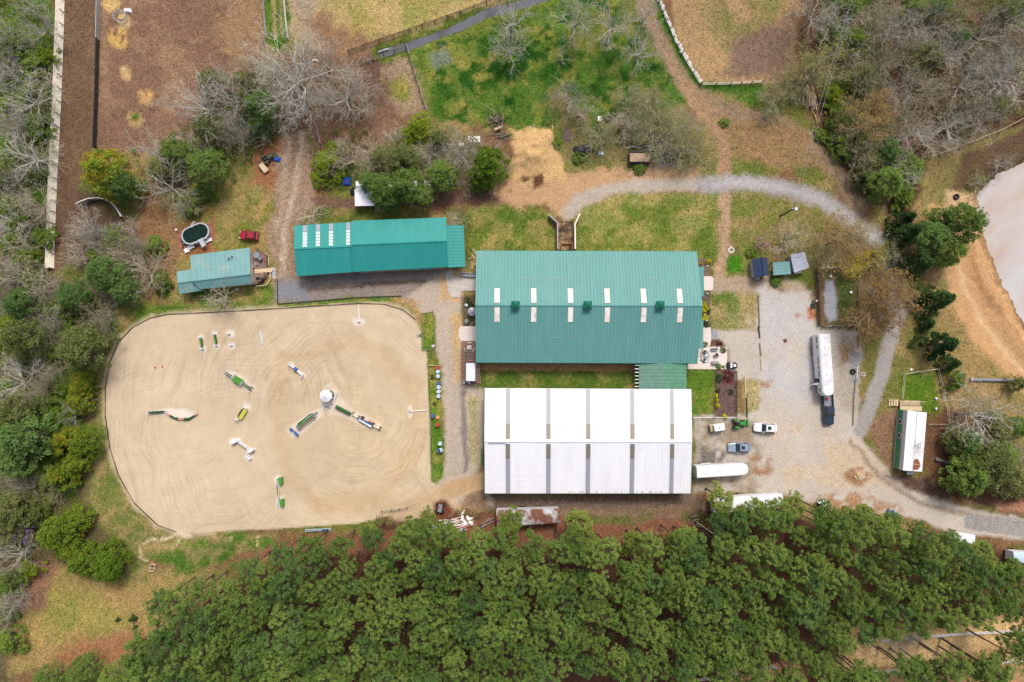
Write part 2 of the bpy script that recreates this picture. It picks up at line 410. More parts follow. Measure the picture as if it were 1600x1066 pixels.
# lower left and forest floor
paint([(148, 560), (200, 545), (180, 690), (205, 800), (270, 835), (430, 830), (440, 870), (330, 880), (210, 870), (140, 790)], col=(146, 134, 84), f=8, amp=8, g=0.7)
paint([(146, 600), (176, 640), (190, 740), (240, 820), (200, 860), (145, 760)], col=(118, 124, 62), f=12, amp=10, g=0.9, patch=(30, -0.05), seed=16)
paint([(190, 870), (420, 838), (360, 870), (300, 900), (220, 905)], col=(88, 116, 44), f=8, amp=8, g=1, patch=(32, 0.0), seed=17)
paint([(250, 838), (450, 828), (440, 850), (300, 856)], col=(100, 126, 50), f=7, amp=7, g=1, patch=(30, -0.1), seed=18)
paint([(20, 905), (90, 880), (160, 915), (230, 905), (320, 890), (260, 930), (230, 1000), (110, 1040), (20, 1050)], col=(164, 140, 86), f=8, amp=10, g=0.45)
paint([(60, 920), (160, 925), (200, 970), (150, 1000), (60, 990)], col=(158, 146, 78), f=20, amp=16, g=0.6)
paint([(20, 870), (90, 880), (70, 950), (20, 960)], col=(146, 108, 84), f=10, amp=10)
paint([(110, 1000), (230, 985), (240, 1040), (60, 1060)], col=(158, 114, 78), f=12, amp=10)
paint([(560, 832), (700, 800), (860, 790), (1080, 780), (1600, 870), (1900, 900), (1900, 1010), (1600, 960), (1330, 985), (1280, 1066), (1250, 1500), (100, 1500), (225, 1050), (295, 965), (380, 905), (480, 858)], col=(92, 64, 48), f=7, amp=8)
paint([(320, 890), (440, 838), (640, 832), (760, 800), (1060, 800), (1110, 830), (1000, 850), (400, 870)], col=(140, 96, 72), f=7, amp=8)
paint([(760, 790), (1090, 776), (1120, 800), (1010, 815), (900, 812)], col=(140, 116, 92), f=6, amp=7)
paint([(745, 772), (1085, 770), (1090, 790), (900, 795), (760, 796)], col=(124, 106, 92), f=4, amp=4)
paint([(900, 805), (1100, 800), (1090, 815), (900, 820)], col=(112, 112, 60), f=6, amp=6, g=0.6, patch=(22, -0.05), seed=19)
paint([(1330, 985), (1600, 955), (1900, 930), (1900, 1500), (1280, 1500), (1310, 1050)], col=(176, 140, 96), f=5, amp=6, g=0.3)
paint([(1330, 1000), (1470, 985), (1600, 960), (1600, 1000), (1340, 1052)], col=(206, 172, 118), f=5, amp=6)
paint([(1120, 1045), (1250, 1030), (1250, 1100), (1120, 1100)], col=(196, 146, 100), f=5, amp=6)
# lawns round the barns
paint([(728, 322), (868, 328), (868, 396), (730, 396)], col=(146, 140, 76), f=4, amp=5, g=0.9)
paint([(902, 316), (1000, 304), (1120, 302), (1120, 402), (900, 396)], col=(152, 146, 82), f=5, amp=6, g=0.9)
paint([(900, 330), (1118, 310), (1118, 400), (900, 396)], col=(114, 126, 52), f=8, amp=10, g=1, patch=(26, 0.05), seed=20)
paint([(728, 325), (866, 330), (866, 396), (728, 396)], col=(104, 122, 46), f=8, amp=10, g=1, patch=(26, 0.0), seed=21)
paint([(1142, 302), (1240, 306), (1330, 350), (1400, 400), (1380, 470), (1270, 420), (1150, 440)], col=(142, 128, 78), f=7, amp=8, g=0.7)
paint([(1145, 310), (1240, 310), (1300, 350), (1200, 400), (1150, 420)], col=(124, 128, 60), f=9, amp=10, g=0.9, patch=(28, 0.0), seed=22)
paint([(1139, 400), (1157, 398), (1160, 424), (1140, 424)], col=(78, 132, 26), f=4, amp=4, g=1)
paint([(1280, 360), (1400, 350), (1420, 470), (1400, 540), (1340, 520), (1340, 400)], col=(126, 102, 66), f=12, amp=12, g=0.3)
paint([(1110, 458), (1186, 458), (1186, 514), (1110, 512)], col=(156, 146, 94), f=3, amp=3, g=0.8)
paint([(1110, 458), (1150, 458), (1150, 512), (1110, 512)], col=(120, 126, 58), f=9, amp=8, g=1, patch=(22, -0.1), seed=23)
paint([(500, 322), (690, 318), (735, 335), (735, 430), (455, 345)], col=(104, 112, 48), f=6, amp=8, g=0.9, patch=(28, -0.2), seed=24)
paint([(745, 567), (1090, 570), (1090, 612), (745, 612)], col=(100, 116, 46), f=4, amp=4, g=1)
paint([(745, 570), (998, 570), (998, 612), (745, 612)], col=(150, 136, 80), f=6, amp=6, g=0.8, patch=(30, 0.15), seed=25)
paint([(752, 566), (998, 569), (998, 580), (752, 579)], col=(190, 140, 98), f=1.5, amp=.8)
paint([(1074, 578), (1118, 578), (1116, 655), (1080, 655)], col=(106, 128, 42), f=3, amp=3, g=1)
paint([(1080, 615), (1112, 620), (1112, 652), (1080, 652)], col=(160, 132, 90), f=8, amp=8, patch=(16, 0.0), seed=26)
paint([(744, 608), (758, 608), (758, 732), (744, 730)], col=(72, 108, 30), f=2.5, amp=2, g=1)
# yard round the small house
paint([(265, 345), (330, 300), (430, 240), (440, 320), (430, 450), (440, 478), (265, 482), (200, 510), (180, 490), (250, 430)], col=(158, 138, 84), f=8, amp=10, g=0.7)
paint([(290, 320), (430, 250), (430, 390), (300, 400)], col=(132, 130, 58), f=12, amp=12, g=0.9, patch=(30, 0.0), seed=27)
paint([(180, 500), (260, 450), (430, 450), (432, 476), (270, 484), (215, 505)], col=(100, 124, 42), f=7, amp=8, g=1, patch=(32, -0.25), seed=28)
paint([(200, 340), (280, 345), (270, 440), (230, 470), (225, 380)], col=(146, 112, 76), f=9, amp=9)
paint([(275, 350), (330, 340), (340, 395), (290, 410)], col=(152, 104, 70), f=8, amp=8)
paint([(395, 230), (440, 220), (440, 290), (390, 290)], col=(160, 106, 74), f=12, amp=12)
# drives and dirt roads
paint([(438, 205), (490, 205), (500, 300), (480, 345), (458, 352), (462, 430), (430, 450), (420, 360), (426, 280)], col=(162, 136, 110), f=6, amp=8)
paint(line=[(470, 210), (464, 280), (446, 350), (440, 430)], w=9, col=(188, 168, 144), f=4, amp=4)
paint(line=[(449, 215), (444, 290), (432, 360)], w=6, col=(182, 160, 134), f=4, amp=4)
paint([(480, 315), (800, 290), (800, 318), (500, 328)], col=(122, 94, 78), f=4, amp=6)
paint([(760, 300), (800, 278), (880, 272), (960, 262), (1080, 268), (1080, 300), (960, 300), (905, 318), (895, 340), (868, 335), (860, 318), (780, 318)], col=(196, 158, 116), f=6, amp=8, sand=.4)
paint([(798, 204), (830, 198), (862, 204), (872, 240), (884, 280), (790, 282), (806, 240)], col=(214, 176, 120), f=4, amp=8, sand=.5)
paint([(800, 275), (900, 268), (890, 285), (800, 300)], col=(106, 74, 50), f=5, amp=6, patch=(18, 0.1), seed=29)
paint([(958, 262), (1090, 262), (1090, 276), (960, 280)], col=(180, 146, 108), f=6, amp=6)
paint(line=[(888, 330), (905, 310), (955, 296), (1040, 290), (1120, 286)], w=20, col=(188, 176, 160), f=6, amp=5, sand=0.5)
paint(line=[(1000, -300), (1010, 20), (1040, 85), (1075, 140), (1130, 172), (1200, 186), (1255, 212), (1310, 275), (1340, 320)], w=24, col=(150, 128, 100), f=5, amp=6)
paint(line=[(1008, 10), (1036, 85), (1072, 142), (1130, 176)], w=6, col=(160, 130, 100), f=3, amp=3)
paint(line=[(1070, 140), (1105, 178), (1130, 215), (1134, 268)], w=22, col=(168, 136, 102), f=6, amp=6)
paint([(1130, 180), (1245, 195), (1290, 262), (1200, 262), (1150, 240)], col=(150, 122, 84), f=9, amp=10, g=0.3)
paint(line=[(1134, 300), (1132, 360), (1128, 430)], w=19, col=(180, 150, 118), f=5, amp=5)
paint([(1112, 432), (1180, 430), (1260, 440), (1260, 462), (1110, 458)], col=(178, 158, 130), f=5, amp=5, sand=0.4)
paint(line=[(1170, 430), (1215, 450), (1260, 475)], w=8, col=(134, 112, 90), f=4, amp=4)
paint([(433, 432), (560, 424), (690, 424), (700, 446), (640, 468), (540, 466), (434, 474)], col=(150, 138, 128), f=5, amp=5, sand=0.4)
paint([(434, 440), (470, 440), (480, 470), (434, 474)], col=(142, 144, 148), f=10, amp=8, sand=0.5)
paint([(560, 428), (690, 426), (690, 446), (600, 460)], col=(156, 142, 128), f=10, amp=8, sand=0.4)
paint(line=[(480, 452), (560, 446), (660, 440)], w=5, col=(108, 90, 80), f=4, amp=4)
paint([(625, 470), (692, 424), (722, 424), (722, 600), (757, 612), (757, 690), (752, 735), (770, 790), (700, 790), (680, 762), (694, 740), (690, 570), (660, 490)], col=(194, 178, 158), f=5, amp=5, sand=0.6)
paint([(690, 424), (722, 424), (718, 470), (690, 470)], col=(206, 170, 124), f=6, amp=6, sand=0.3)
paint([(706, 490), (722, 490), (722, 600), (706, 600)], col=(206, 172, 122), f=5, amp=4, sand=0.3)
paint(line=[(706, 540), (708, 640), (712, 735)], w=14, col=(182, 170, 156), f=7, amp=5, sand=0.6, a=.6)
paint(line=[(721, 612), (724, 680), (728, 735)], w=7, col=(132, 124, 120), f=4, amp=5, sand=0.4)
paint([(730, 620), (746, 622), (746, 726), (732, 720)], col=(180, 164, 124), f=4, amp=4, g=0.3)
paint([(745, 735), (757, 730), (760, 795), (720, 790)], col=(148, 122, 98), f=6, amp=6)
# gravel yard on the right
YARD = [(1186, 456), (1268, 452), (1275, 510), (1340, 520), (1346, 560), (1340, 640), (1350, 690), (1382, 730), (1440, 768), (1520, 798), (1600, 812), (1900, 850), (1900, 900), (1600, 846), (1500, 836), (1440, 812), (1340, 796), (1270, 786), (1220, 770), (1085, 770), (1086, 650), (1166, 648), (1184, 630), (1182, 596), (1138, 592), (1138, 545), (1112, 535), (1112, 514), (1186, 516)]
paint(YARD, col=(200, 190, 176), f=4, amp=4, sand=0.7)
paint([(1190, 460), (1260, 456), (1330, 540), (1250, 640), (1190, 600)], col=(198, 194, 190), f=14, amp=14, sand=0.7, patch=(50, -0.2), seed=30)
paint([(1090, 660), (1180, 660), (1180, 770), (1088, 770)], col=(160, 144, 122), f=10, amp=10, sand=0.4, patch=(40, -0.25), seed=31)
paint([(1180, 660), (1340, 690), (1400, 760), (1230, 770)], col=(206, 186, 158), f=14, amp=14, sand=0.5, patch=(40, -0.1), seed=32)
paint([(1085, 700), (1140, 706), (1140, 732), (1088, 730)], col=(124, 118, 110), f=8, amp=8, patch=(24, 0.0), seed=33)
paint([(1270, 780), (1340, 770), (1420, 800), (1300, 800)], col=(176, 138, 104), f=6, amp=8, patch=(20, -0.1), seed=34)
paint([(1300, 520), (1342, 535), (1340, 640), (1310, 640)], col=(176, 166, 150), f=8, amp=8, sand=0.5)
paint([(1312, 540), (1338, 545), (1330, 565), (1312, 570)], col=(160, 130, 92), f=5, amp=6)
paint([(1326, 550), (1344, 552), (1342, 600), (1328, 600)], col=(150, 150, 154), f=5, amp=6)
for (x, y, r) in ((1340, 742, 17), (1200, 600, 9), (1245, 495, 6), (1190, 735, 10), (1184, 720, 12)):
    paint([(x + r * 1.4 * math.cos(t), y + r * 0.8 * math.sin(t)) for t in np.linspace(0, 6, 10)], col=(168, 132, 98), f=5, amp=6, patch=(14, -0.2), seed=int(x))
paint([(1346, 536), (1400, 528), (1420, 600), (1372, 660), (1346, 662)], col=(126, 122, 64), f=6, amp=8, g=0.8)
paint([(1160, 590), (1186, 592), (1186, 640), (1162, 650)], col=(174, 160, 110), f=3, amp=3, g=0.5)
paint([(1272, 420), (1340, 424), (1336, 512), (1274, 508)], col=(108, 100, 66), f=4, amp=5, g=0.5)
paint([(1308, 430), (1336, 440), (1334, 480), (1312, 480)], col=(76, 92, 44), f=6, amp=6, g=0.8)
paint([(1290, 438), (1302, 438), (1308, 470), (1308, 500), (1294, 502), (1288, 470)], col=(168, 172, 178), f=3, amp=3, sand=0.6)
paint([(1262, 480), (1274, 480), (1276, 500), (1262, 500)], col=(184, 120, 80), f=4, amp=4)
# right: drive, field, bank
paint([(1420, 560), (1480, 480), (1540, 470), (1600, 560), (1900, 640), (1900, 720), (1600, 700), (1480, 690), (1400, 640)], col=(156, 134, 84), f=9, amp=10, g=0.6)
paint([(1455, 330), (1500, 310), (1540, 345), (1560, 420), (1605, 520), (1900, 700), (1900, 760), (1600, 610), (1540, 560), (1496, 500), (1480, 440)], col=(208, 164, 114), f=7, amp=8, sand=.5)
paint([(1480, 300), (1535, 300), (1530, 330), (1470, 340)], col=(206, 172, 128), f=6, amp=8)
paint(line=[(1498, 420), (1530, 500), (1580, 560), (1640, 620)], w=7, col=(224, 190, 142), f=5, amp=6, sand=.5)
paint(line=[(1516, 400), (1548, 480), (1600, 540), (1660, 590)], w=6, col=(186, 142, 96), f=5, amp=6, sand=.5)
paint([(1450, 240), (1600, 185), (1700, 170), (1700, 250), (1560, 260), (1520, 300), (1470, 300)], col=(134, 120, 74), f=8, amp=8, g=0.6)
paint([(1500, 245), (1600, 200), (1640, 190), (1640, 230), (1530, 290), (1490, 300)], col=(104, 84, 62), f=6, amp=8)
paint([(1400, 590), (1462, 580), (1470, 640), (1460, 660), (1405, 636)], col=(98, 122, 36), f=6, amp=6, g=1)
paint([(1360, 660), (1400, 640), (1398, 740), (1440, 745), (1480, 770), (1600, 800), (1420, 762), (1376, 720)], col=(142, 112, 86), f=6, amp=8)
paint([(1440, 650), (1520, 640), (1500, 740), (1440, 740)], col=(120, 88, 62), f=9, amp=10)
paint([(1480, 740), (1600, 760), (1900, 800), (1900, 850), (1600, 808), (1440, 760)], col=(112, 80, 62), f=7, amp=8)
paint([(1380, 740), (1470, 750), (1480, 775), (1420, 762)], col=(98, 78, 66), f=7, amp=7)
paint([(1560, 785), (1640, 790), (1640, 810), (1560, 800)], col=(172, 126, 96), f=5, amp=6)
ROAD = [(1100, 286), (1170, 286), (1225, 294), (1280, 312), (1325, 338), (1362, 368), (1388, 400), (1404, 440), (1406, 490)]
paint(line=ROAD, w=25, col=(168, 164, 160), f=7, amp=5, sand=0.5)
paint(line=ROAD[:6], w=8, col=(182, 178, 176), f=5, amp=3, sand=0.5)
paint(line=[(1405, 440), (1404, 490), (1392, 530), (1376, 590), (1358, 640), (1346, 672)], w=24, col=(166, 160, 154), f=4, amp=3, sand=0.5)
paint(line=[(1330, 690), (1375, 745), (1440, 785), (1520, 806), (1610, 826)], w=5, col=(150, 132, 112), f=4, amp=4)
ASPHALT = [(1508, 804), (1560, 808), (1900, 852), (1900, 900), (1600, 842), (1506, 826)]
paint(ASPHALT, col=(162, 158, 152), f=2, amp=2, sand=0.3)
# riding arena
ARENA = [(235, 497), (262, 491), (330, 488), (400, 484), (480, 479), (560, 474), (600, 475), (630, 484), (650, 500), (662, 524), (668, 560), (671, 620), (674, 700), (676, 752), (690, 766), (720, 756), (757, 738), (757, 762), (716, 778), (668, 786), (640, 796), (610, 806), (560, 818), (440, 826), (330, 831), (276, 831), (246, 820), (210, 786), (186, 744), (172, 700), (165, 650), (165, 605), (172, 566), (186, 534), (208, 511)]
paint(ARENA, col=(216, 196, 164), f=1.5, amp=0.5, sand=1)
paint([(700, 752), (757, 738), (757, 762), (716, 778), (668, 786)], col=(196, 164, 122), f=4, amp=3, sand=1)
paint([(600, 806), (690, 770), (720, 790), (690, 810), (640, 818)], col=(208, 182, 148), f=5, amp=6, sand=0.8)
for poly in ([(520, 560), (640, 590), (640, 740), (500, 770), (440, 700), (440, 600)], [(290, 520), (400, 500), (420, 540), (300, 560)]):
    paint(poly, col=(208, 184, 144), f=30, amp=22, sand=1, a=0.4)
for pts, w in (([(445, 560), (560, 530), (650, 600), (655, 690), (600, 770), (500, 790)], 26), ([(450, 560), (430, 640), (450, 740), (500, 790)], 20), ([(500, 800), (640, 786), (720, 765)], 18)):
    paint(line=pts, w=w, col=(204, 174, 130), f=12, amp=8, sand=1, a=0.5)
paint(line=ARENA[24:] + ARENA[:9], w=9, col=(216, 196, 162), f=5, amp=3, sand=1, a=0.8)
def patch(pts, col=(232, 220, 200), f=2.5, amp=.9, a=1.0): paint(pts, col=col, f=f, amp=amp, sand=1, a=a)
for (x, y, w, h) in ((314, 527, 9, 7), (317, 545, 10, 9), (336, 522, 9, 9), (339, 542, 8, 8), (360, 522, 14, 12), (362, 540, 12, 11), (367, 690, 20, 10), (388, 715, 14, 12), (435, 752, 12, 18), (438, 785, 14, 20), (561, 503, 20, 10), (641, 643, 6, 18), (512, 633, 26, 16), (455, 571, 8, 7), (474, 589, 7, 7), (387, 636, 10, 9), (270, 644, 56, 10), (283, 648, 46, 10)):
    patch([(x - w/2, y - h/3), (x - w/4, y - h/2), (x + w/3, y - h/2), (x + w/2, y), (x + w/3, y + h/2), (x - w/3, y + h/2)], col=(236, 226, 210))
patch([(351, 578), (360, 577), (398, 602), (398, 611), (390, 614), (352, 588)])
patch([(503, 606), (514, 598), (526, 603), (534, 622), (552, 640), (594, 662), (598, 670), (590, 672), (560, 664), (534, 650), (514, 650), (508, 634)], col=(230, 214, 190))
patch([(448, 672), (458, 664), (492, 640), (504, 640), (505, 650), (470, 678), (458, 684)], col=(232, 220, 200))
patch([(404, 518), (409, 516), (411, 540), (406, 541)], col=(214, 208, 196))
paint([(276, 828), (292, 828), (300, 838), (288, 840)], col=(222, 206, 172), f=2.5, amp=4, sand=0.6)
paint(line=[(284, 834), (262, 842), (236, 842), (220, 856), (216, 868), (232, 880)], w=4, col=(216, 200, 164), f=2.5, amp=5, patch=(8, -0.2), seed=40, sand=0.4)
paint(line=[(284, 836), (276, 852), (268, 862)], w=3, col=(210, 194, 158), f=2, amp=4, patch=(8, -0.1), seed=41)
paint([(350, 838), (362, 838), (358, 848), (350, 846)], col=(214, 200, 150), f=2, amp=3, patch=(6, 0), seed=42)
paint([(398, 836), (405, 836), (404, 852), (400, 852)], col=(210, 196, 146), f=2, amp=3, patch=(6, 0), seed=43)
# grass islands beside the arena
ISLE1 = [(658, 490), (675, 488), (680, 498), (680, 540), (676, 546), (660, 548)]
ISLE2 = [(668, 568), (682, 566), (687, 600), (690, 680), (691, 744), (682, 756), (673, 752), (672, 660)]
ISLE3 = [(434, 476), (560, 466), (628, 463), (628, 470), (560, 472), (434, 480)]
for I in (ISLE1, ISLE2, ISLE3):
    paint(I, col=(96, 128, 40), f=1.5, amp=1.2, g=1)
    paint(I, col=(140, 140, 62), f=2.5, amp=1.2, g=0.9, patch=(18, 0.15), seed=44)
paint([(640, 474), (660, 488), (660, 520), (650, 505)], col=(176, 146, 92), f=4, amp=4, g=0.4)
paint([(610, 463), (652, 470), (650, 482), (625, 474)], col=(178, 144, 92), f=5, amp=5, g=0.2)
# garden bed and paved bits
paint([(1119, 580), (1150, 580), (1150, 652), (1118, 652)], col=(112, 92, 84), f=1.5, amp=1)
paint([(1130, 580), (1148, 580), (1148, 602), (1130, 602)], col=(116, 66, 62), f=3, amp=3)
paint([(1090, 404), (1111, 404), (1111, 434), (1090, 434)], col=(126, 104, 92), f=1.5, amp=1)
paint([(1096, 455), (1110, 455), (1110, 512), (1096, 512)], col=(112, 96, 84), f=1.5, amp=1)
paint([(1110, 530), (1124, 530), (1136, 541), (1110, 541)], col=(122, 92, 88), f=1.5, amp=1)
paint([(720, 462), (745, 462), (745, 512), (722, 510)], col=(112, 100, 76), f=3, amp=3)
paint([(1018, 210), (1040, 225), (1070, 262), (1020, 262)], col=(150, 138, 124), f=8, amp=10, patch=(18, -0.1), seed=45)
paint([(678, 786), (700, 782), (708, 800), (690, 815), (672, 815)], col=(122, 72, 52), f=4, amp=5)

DAR = sd_poly(ARENA, PX, PY)
# small variations everywhere
mix_ = np.clip((fbm(PX, PY, 22, 5, 50) - .05) * 3, -1, 1)[:, None] * GR[:, None]
CC = CC * np.where(mix_ > 0, 1 + mix_ * np.array([.34, .16, .30]), 1 + mix_ * np.array([.22, .06, .22]))
CC *= (1 + 0.10 * NC + 0.08 * ND + 0.10 * NE * (1 - 0.7 * np.clip(SAND, 0, 1)))[:, None]
CC = np.clip(CC, 0.004, 0.86)

# relief
POND = [(1532, 330), (1536, 300), (1560, 275), (1600, 256), (1900, 190), (1900, 620), (1640, 560), (1600, 500), (1575, 450), (1552, 400)]
ZZ = 0.10 * NB * (1 - np.clip(SAND * 2, 0, 1))
for (x, y, r, h) in ((835, 232, 36, 1.6), (820, 250, 26, 0.8), (860, 215, 14, 0.8), (1340, 742, 12, 0.35), (1118, 776, 12, 0.5), (988, 220, 6, 0.6)):
    d2 = ((PX - x) ** 2 + (PY - y) ** 2) / r ** 2
    ZZ = ZZ + h * np.exp(-d2 * 1.5) * (1 + 0.5 * ND)
dpond = sd_poly(POND, PX + ND * 6, PY + NE * 5)
ZZ = ZZ - 1.2 * np.clip((14 - dpond) / 24, 0, 1) ** 1.5
ZZ = ZZ + 0.7 * np.exp(-((dpond - 28) / 14) ** 2) * (PY > 330) * (PX > 1490)
creek = [(592, 84), (640, 71), (700, 49), (760, 21), (850, -4), (960, -40)]
dck = sd_line(creek, PX + ND * 5, PY + NE * 3)
ZZ = ZZ - 0.45 * np.clip((12 - dck) / 10, 0, 1)
edge = np.minimum.reduce([X - gx[0], gx[-1] - X, Y - gy[0], gy[-1] - Y])
ZZ = ZZ * np.clip(edge / 4, 0, 1)
# wet rims
CC[dpond < 12 + ND * 8] *= 0.68; CC[dck < 7] *= np.array([0.6, 0.6, 0.62])

def detail_ground(name, arena=False):
    m = bpy.data.materials.new(name)
    nt, b = nt_of(m); N, L = nt.nodes, nt.links
    at = N.new('ShaderNodeAttribute'); at.attribute_name = 'Col'
    mk = N.new('ShaderNodeAttribute'); mk.attribute_name = 'Mask'
    sep = N.new('ShaderNodeSeparateColor'); L.new(mk.outputs['Color'], sep.inputs[0])
    geo = N.new('ShaderNodeNewGeometry')
    def noise(sc, det=5, ro=0.65, dist=0.0):
        n = N.new('ShaderNodeTexNoise'); n.inputs['Scale'].default_value = sc; n.inputs['Detail'].default_value = det
        n.inputs['Roughness'].default_value = ro; n.inputs['Distortion'].default_value = dist
        L.new(geo.outputs['Position'], n.inputs['Vector']); return n.outputs['Fac']
    def rng(src, a, bb, c, d):
        r = N.new('ShaderNodeMapRange'); L.new(src, r.inputs[0])
        for i, v in enumerate((a, bb, c, d)): r.inputs[i + 1].default_value = v
        return r.outputs[0]
    def math_(op, x, y):
        q = N.new('ShaderNodeMath'); q.operation = op
        for i, v in enumerate((x, y)):
            if isinstance(v, (int, float)): q.inputs[i].default_value = v
            else: L.new(v, q.inputs[i])
        return q.outputs[0]
    def scale(col, f):
        s = N.new('ShaderNodeVectorMath'); s.operation = 'SCALE'; L.new(col, s.inputs[0])
        if isinstance(f, (int, float)): s.inputs['Scale'].default_value = f
        else: L.new(f, s.inputs['Scale'])
        return s.outputs[0]
    def mix(f, a_, b_):
        x = N.new('ShaderNodeMix'); x.data_type = 'RGBA'; L.new(f, x.inputs['Factor'])
        if hasattr(a_, 'is_linked'): L.new(a_, x.inputs['A'])
        else: x.inputs['A'].default_value = a_
        if hasattr(b_, 'is_linked'): L.new(b_, x.inputs['B'])
        else: x.inputs['B'].default_value = b_
        return x.outputs['Result']
    col = at.outputs['Color']
    if not arena:
        f1 = rng(noise(1.1, 8, 0.8), 0.34, 0.66, 0.66, 1.36)
        gk = math_('SUBTRACT', 1.0, math_('MULTIPLY', sep.outputs['Green'], 1.1)); gk.node.use_clamp = True
        col = scale(col, math_('ADD', math_('MULTIPLY', math_('SUBTRACT', f1, 1.0), math_('MAXIMUM', gk, .22)), 1.0))
        f2 = rng(noise(3.6, 4, 0.75), 0.38, 0.62, 0.6, 1.42)
        # grain is weaker on sand and gravel
        f2b = math_('ADD', math_('MULTIPLY', math_('SUBTRACT', f2, 1.0), math_('SUBTRACT', 1.0, math_('MULTIPLY', sep.outputs['Green'], 0.75))), 1.0)
        col = scale(col, f2b)
        # tufts: straw and green mixed where grass grows
        tuft = math_('MULTIPLY', rng(noise(1.5, 6, 0.8), 0.5, 0.62, 0, 0.75), sep.outputs['Red'])
        gr = N.new('ShaderNodeVectorMath'); gr.operation = 'MULTIPLY'; L.new(col, gr.inputs[0]); gr.inputs[1].default_value = (0.55, 0.86, 0.45)
        col = mix(tuft, col, gr.outputs[0])
        st = math_('MULTIPLY', rng(noise(2.1, 6, 0.8, 0.4), 0.56, 0.66, 0, 0.6), sep.outputs['Red'])
        sr = N.new('ShaderNodeVectorMath'); sr.operation = 'MULTIPLY'; L.new(col, sr.inputs[0]); sr.inputs[1].default_value = (1.55, 1.22, 1.35)
        col = mix(st, col, sr.outputs[0])
        # litter flecks on bare ground
        lit = math_('MULTIPLY', rng(noise(5.0, 3, 0.8), 0.62, 0.68, 0, 0.55), math_('SUBTRACT', 1.0, sep.outputs['Red']))
        col = mix(math_('MULTIPLY', lit, math_('SUBTRACT', 1.0, math_('MULTIPLY', sep.outputs['Green'], 0.8))), col, scale(col, 0.55))
        stn = math_('MULTIPLY', rng(noise(4.2, 3, 0.8, 0.2), 0.62, 0.7, 0, 0.3), sep.outputs['Green'])
        col = mix(stn, col, scale(col, 0.82))
        hgt = noise(1.3, 7, 0.8)
        bstr = 0.5
    else:
        f1 = rng(noise(0.35, 6, 0.6), 0.35, 0.65, 0.95, 1.05)
        col = scale(col, f1)
        lines = None
        def polar(px, py):
            c = G(px, py)
            mp = N.new('ShaderNodeVectorMath'); mp.operation = 'SUBTRACT'; L.new(geo.outputs['Position'], mp.inputs[0]); mp.inputs[1].default_value = c
            # the harrow weaves a little
            wn_ = N.new('ShaderNodeTexNoise'); wn_.inputs['Scale'].default_value = .06; wn_.inputs['Detail'].default_value = 2; L.new(geo.outputs['Position'], wn_.inputs['Vector'])
            sp = N.new('ShaderNodeSeparateXYZ'); L.new(mp.outputs[0], sp.inputs[0])
            ln_ = N.new('ShaderNodeVectorMath'); ln_.operation = 'LENGTH'; L.new(mp.outputs[0], ln_.inputs[0])
            return math_('ADD', ln_.outputs['Value'], math_('MULTIPLY', wn_.outputs['Fac'], 9.0)), math_('ARCTAN2', sp.outputs[1], sp.outputs[0])
        edge = math_('MULTIPLY', sep.outputs['Blue'], 1.0)
        th0 = polar(420, 655)[1]
        for (rt, sc, dens, seed_, msc, m0, m1, amt) in ((polar(550, 655), 2.6, 1.6, 3., .05, .42, .58, .13), (polar(285, 650), 2.4, 1.4, 11., .05, .5, .62, .12), ((edge, th0), 2.8, 1.2, 23., .04, .48, .62, .06), (polar(420, 1500), 2.2, 5.0, 31., .07, .54, .64, .12), (polar(1150, 420), 2.2, 5.0, 41., .06, .56, .66, .11)):
            cb = N.new('ShaderNodeCombineXYZ'); L.new(math_('MULTIPLY', rt[0], sc), cb.inputs[0]); L.new(math_('MULTIPLY', rt[1], dens), cb.inputs[1]); cb.inputs[2].default_value = seed_
            nn = N.new('ShaderNodeTexNoise'); nn.inputs['Scale'].default_value = 1.0; nn.inputs['Detail'].default_value = 3; nn.inputs['Roughness'].default_value = .6; L.new(cb.outputs[0], nn.inputs['Vector'])
            of = N.new('ShaderNodeVectorMath'); of.operation = 'ADD'; L.new(geo.outputs['Position'], of.inputs[0]); of.inputs[1].default_value = (seed_ * 7, seed_ * 3, 0)
            mn = N.new('ShaderNodeTexNoise'); mn.inputs['Scale'].default_value = msc; mn.inputs['Detail'].default_value = 3; L.new(of.outputs[0], mn.inputs['Vector'])
            ln = math_('MULTIPLY', rng(nn.outputs['Fac'], .50, .64, 0, 1), rng(mn.outputs['Fac'], m0, m1, .12, 1))
            lt = math_('MULTIPLY', rng(nn.outputs['Fac'], .46, .36, 0, 1), rng(mn.outputs['Fac'], m0, m1, .1, 1))
            col = scale(col, math_('SUBTRACT', 1.0, math_('MULTIPLY', ln, amt)))
            col = scale(col, math_('ADD', 1.0, math_('MULTIPLY', lt, amt * .45)))
            lines = ln if lines is None else math_('MAXIMUM', lines, ln)
        f2 = rng(noise(4.5, 3, 0.7), 0.3, 0.7, 0.93, 1.07)
        col = scale(col, f2)
        hf = rng(noise(1.9, 5, 0.8), 0.6, 0.72, 0, 0.12)
        col = mix(hf, col, scale(col, 0.7))
        hgt = math_('SUBTRACT', noise(3.0, 5, 0.7), math_('MULTIPLY', lines, 0.3))
        bstr = 0.25
    L.new(col, b.inputs['Base Color'])
    b.inputs['Roughness'].default_value = 0.95
    b.inputs['Specular IOR Level'].default_value = 0.1
    bp = N.new('ShaderNodeBump'); bp.inputs['Strength'].default_value = bstr; bp.inputs['Distance'].default_value = 0.12
    L.new(hgt, bp.inputs['Height']); L.new(bp.outputs[0], b.inputs['Normal'])
    return m
M['ground'] = detail_ground('ground_cover')
M['arena'] = detail_ground('arena_sand', True)

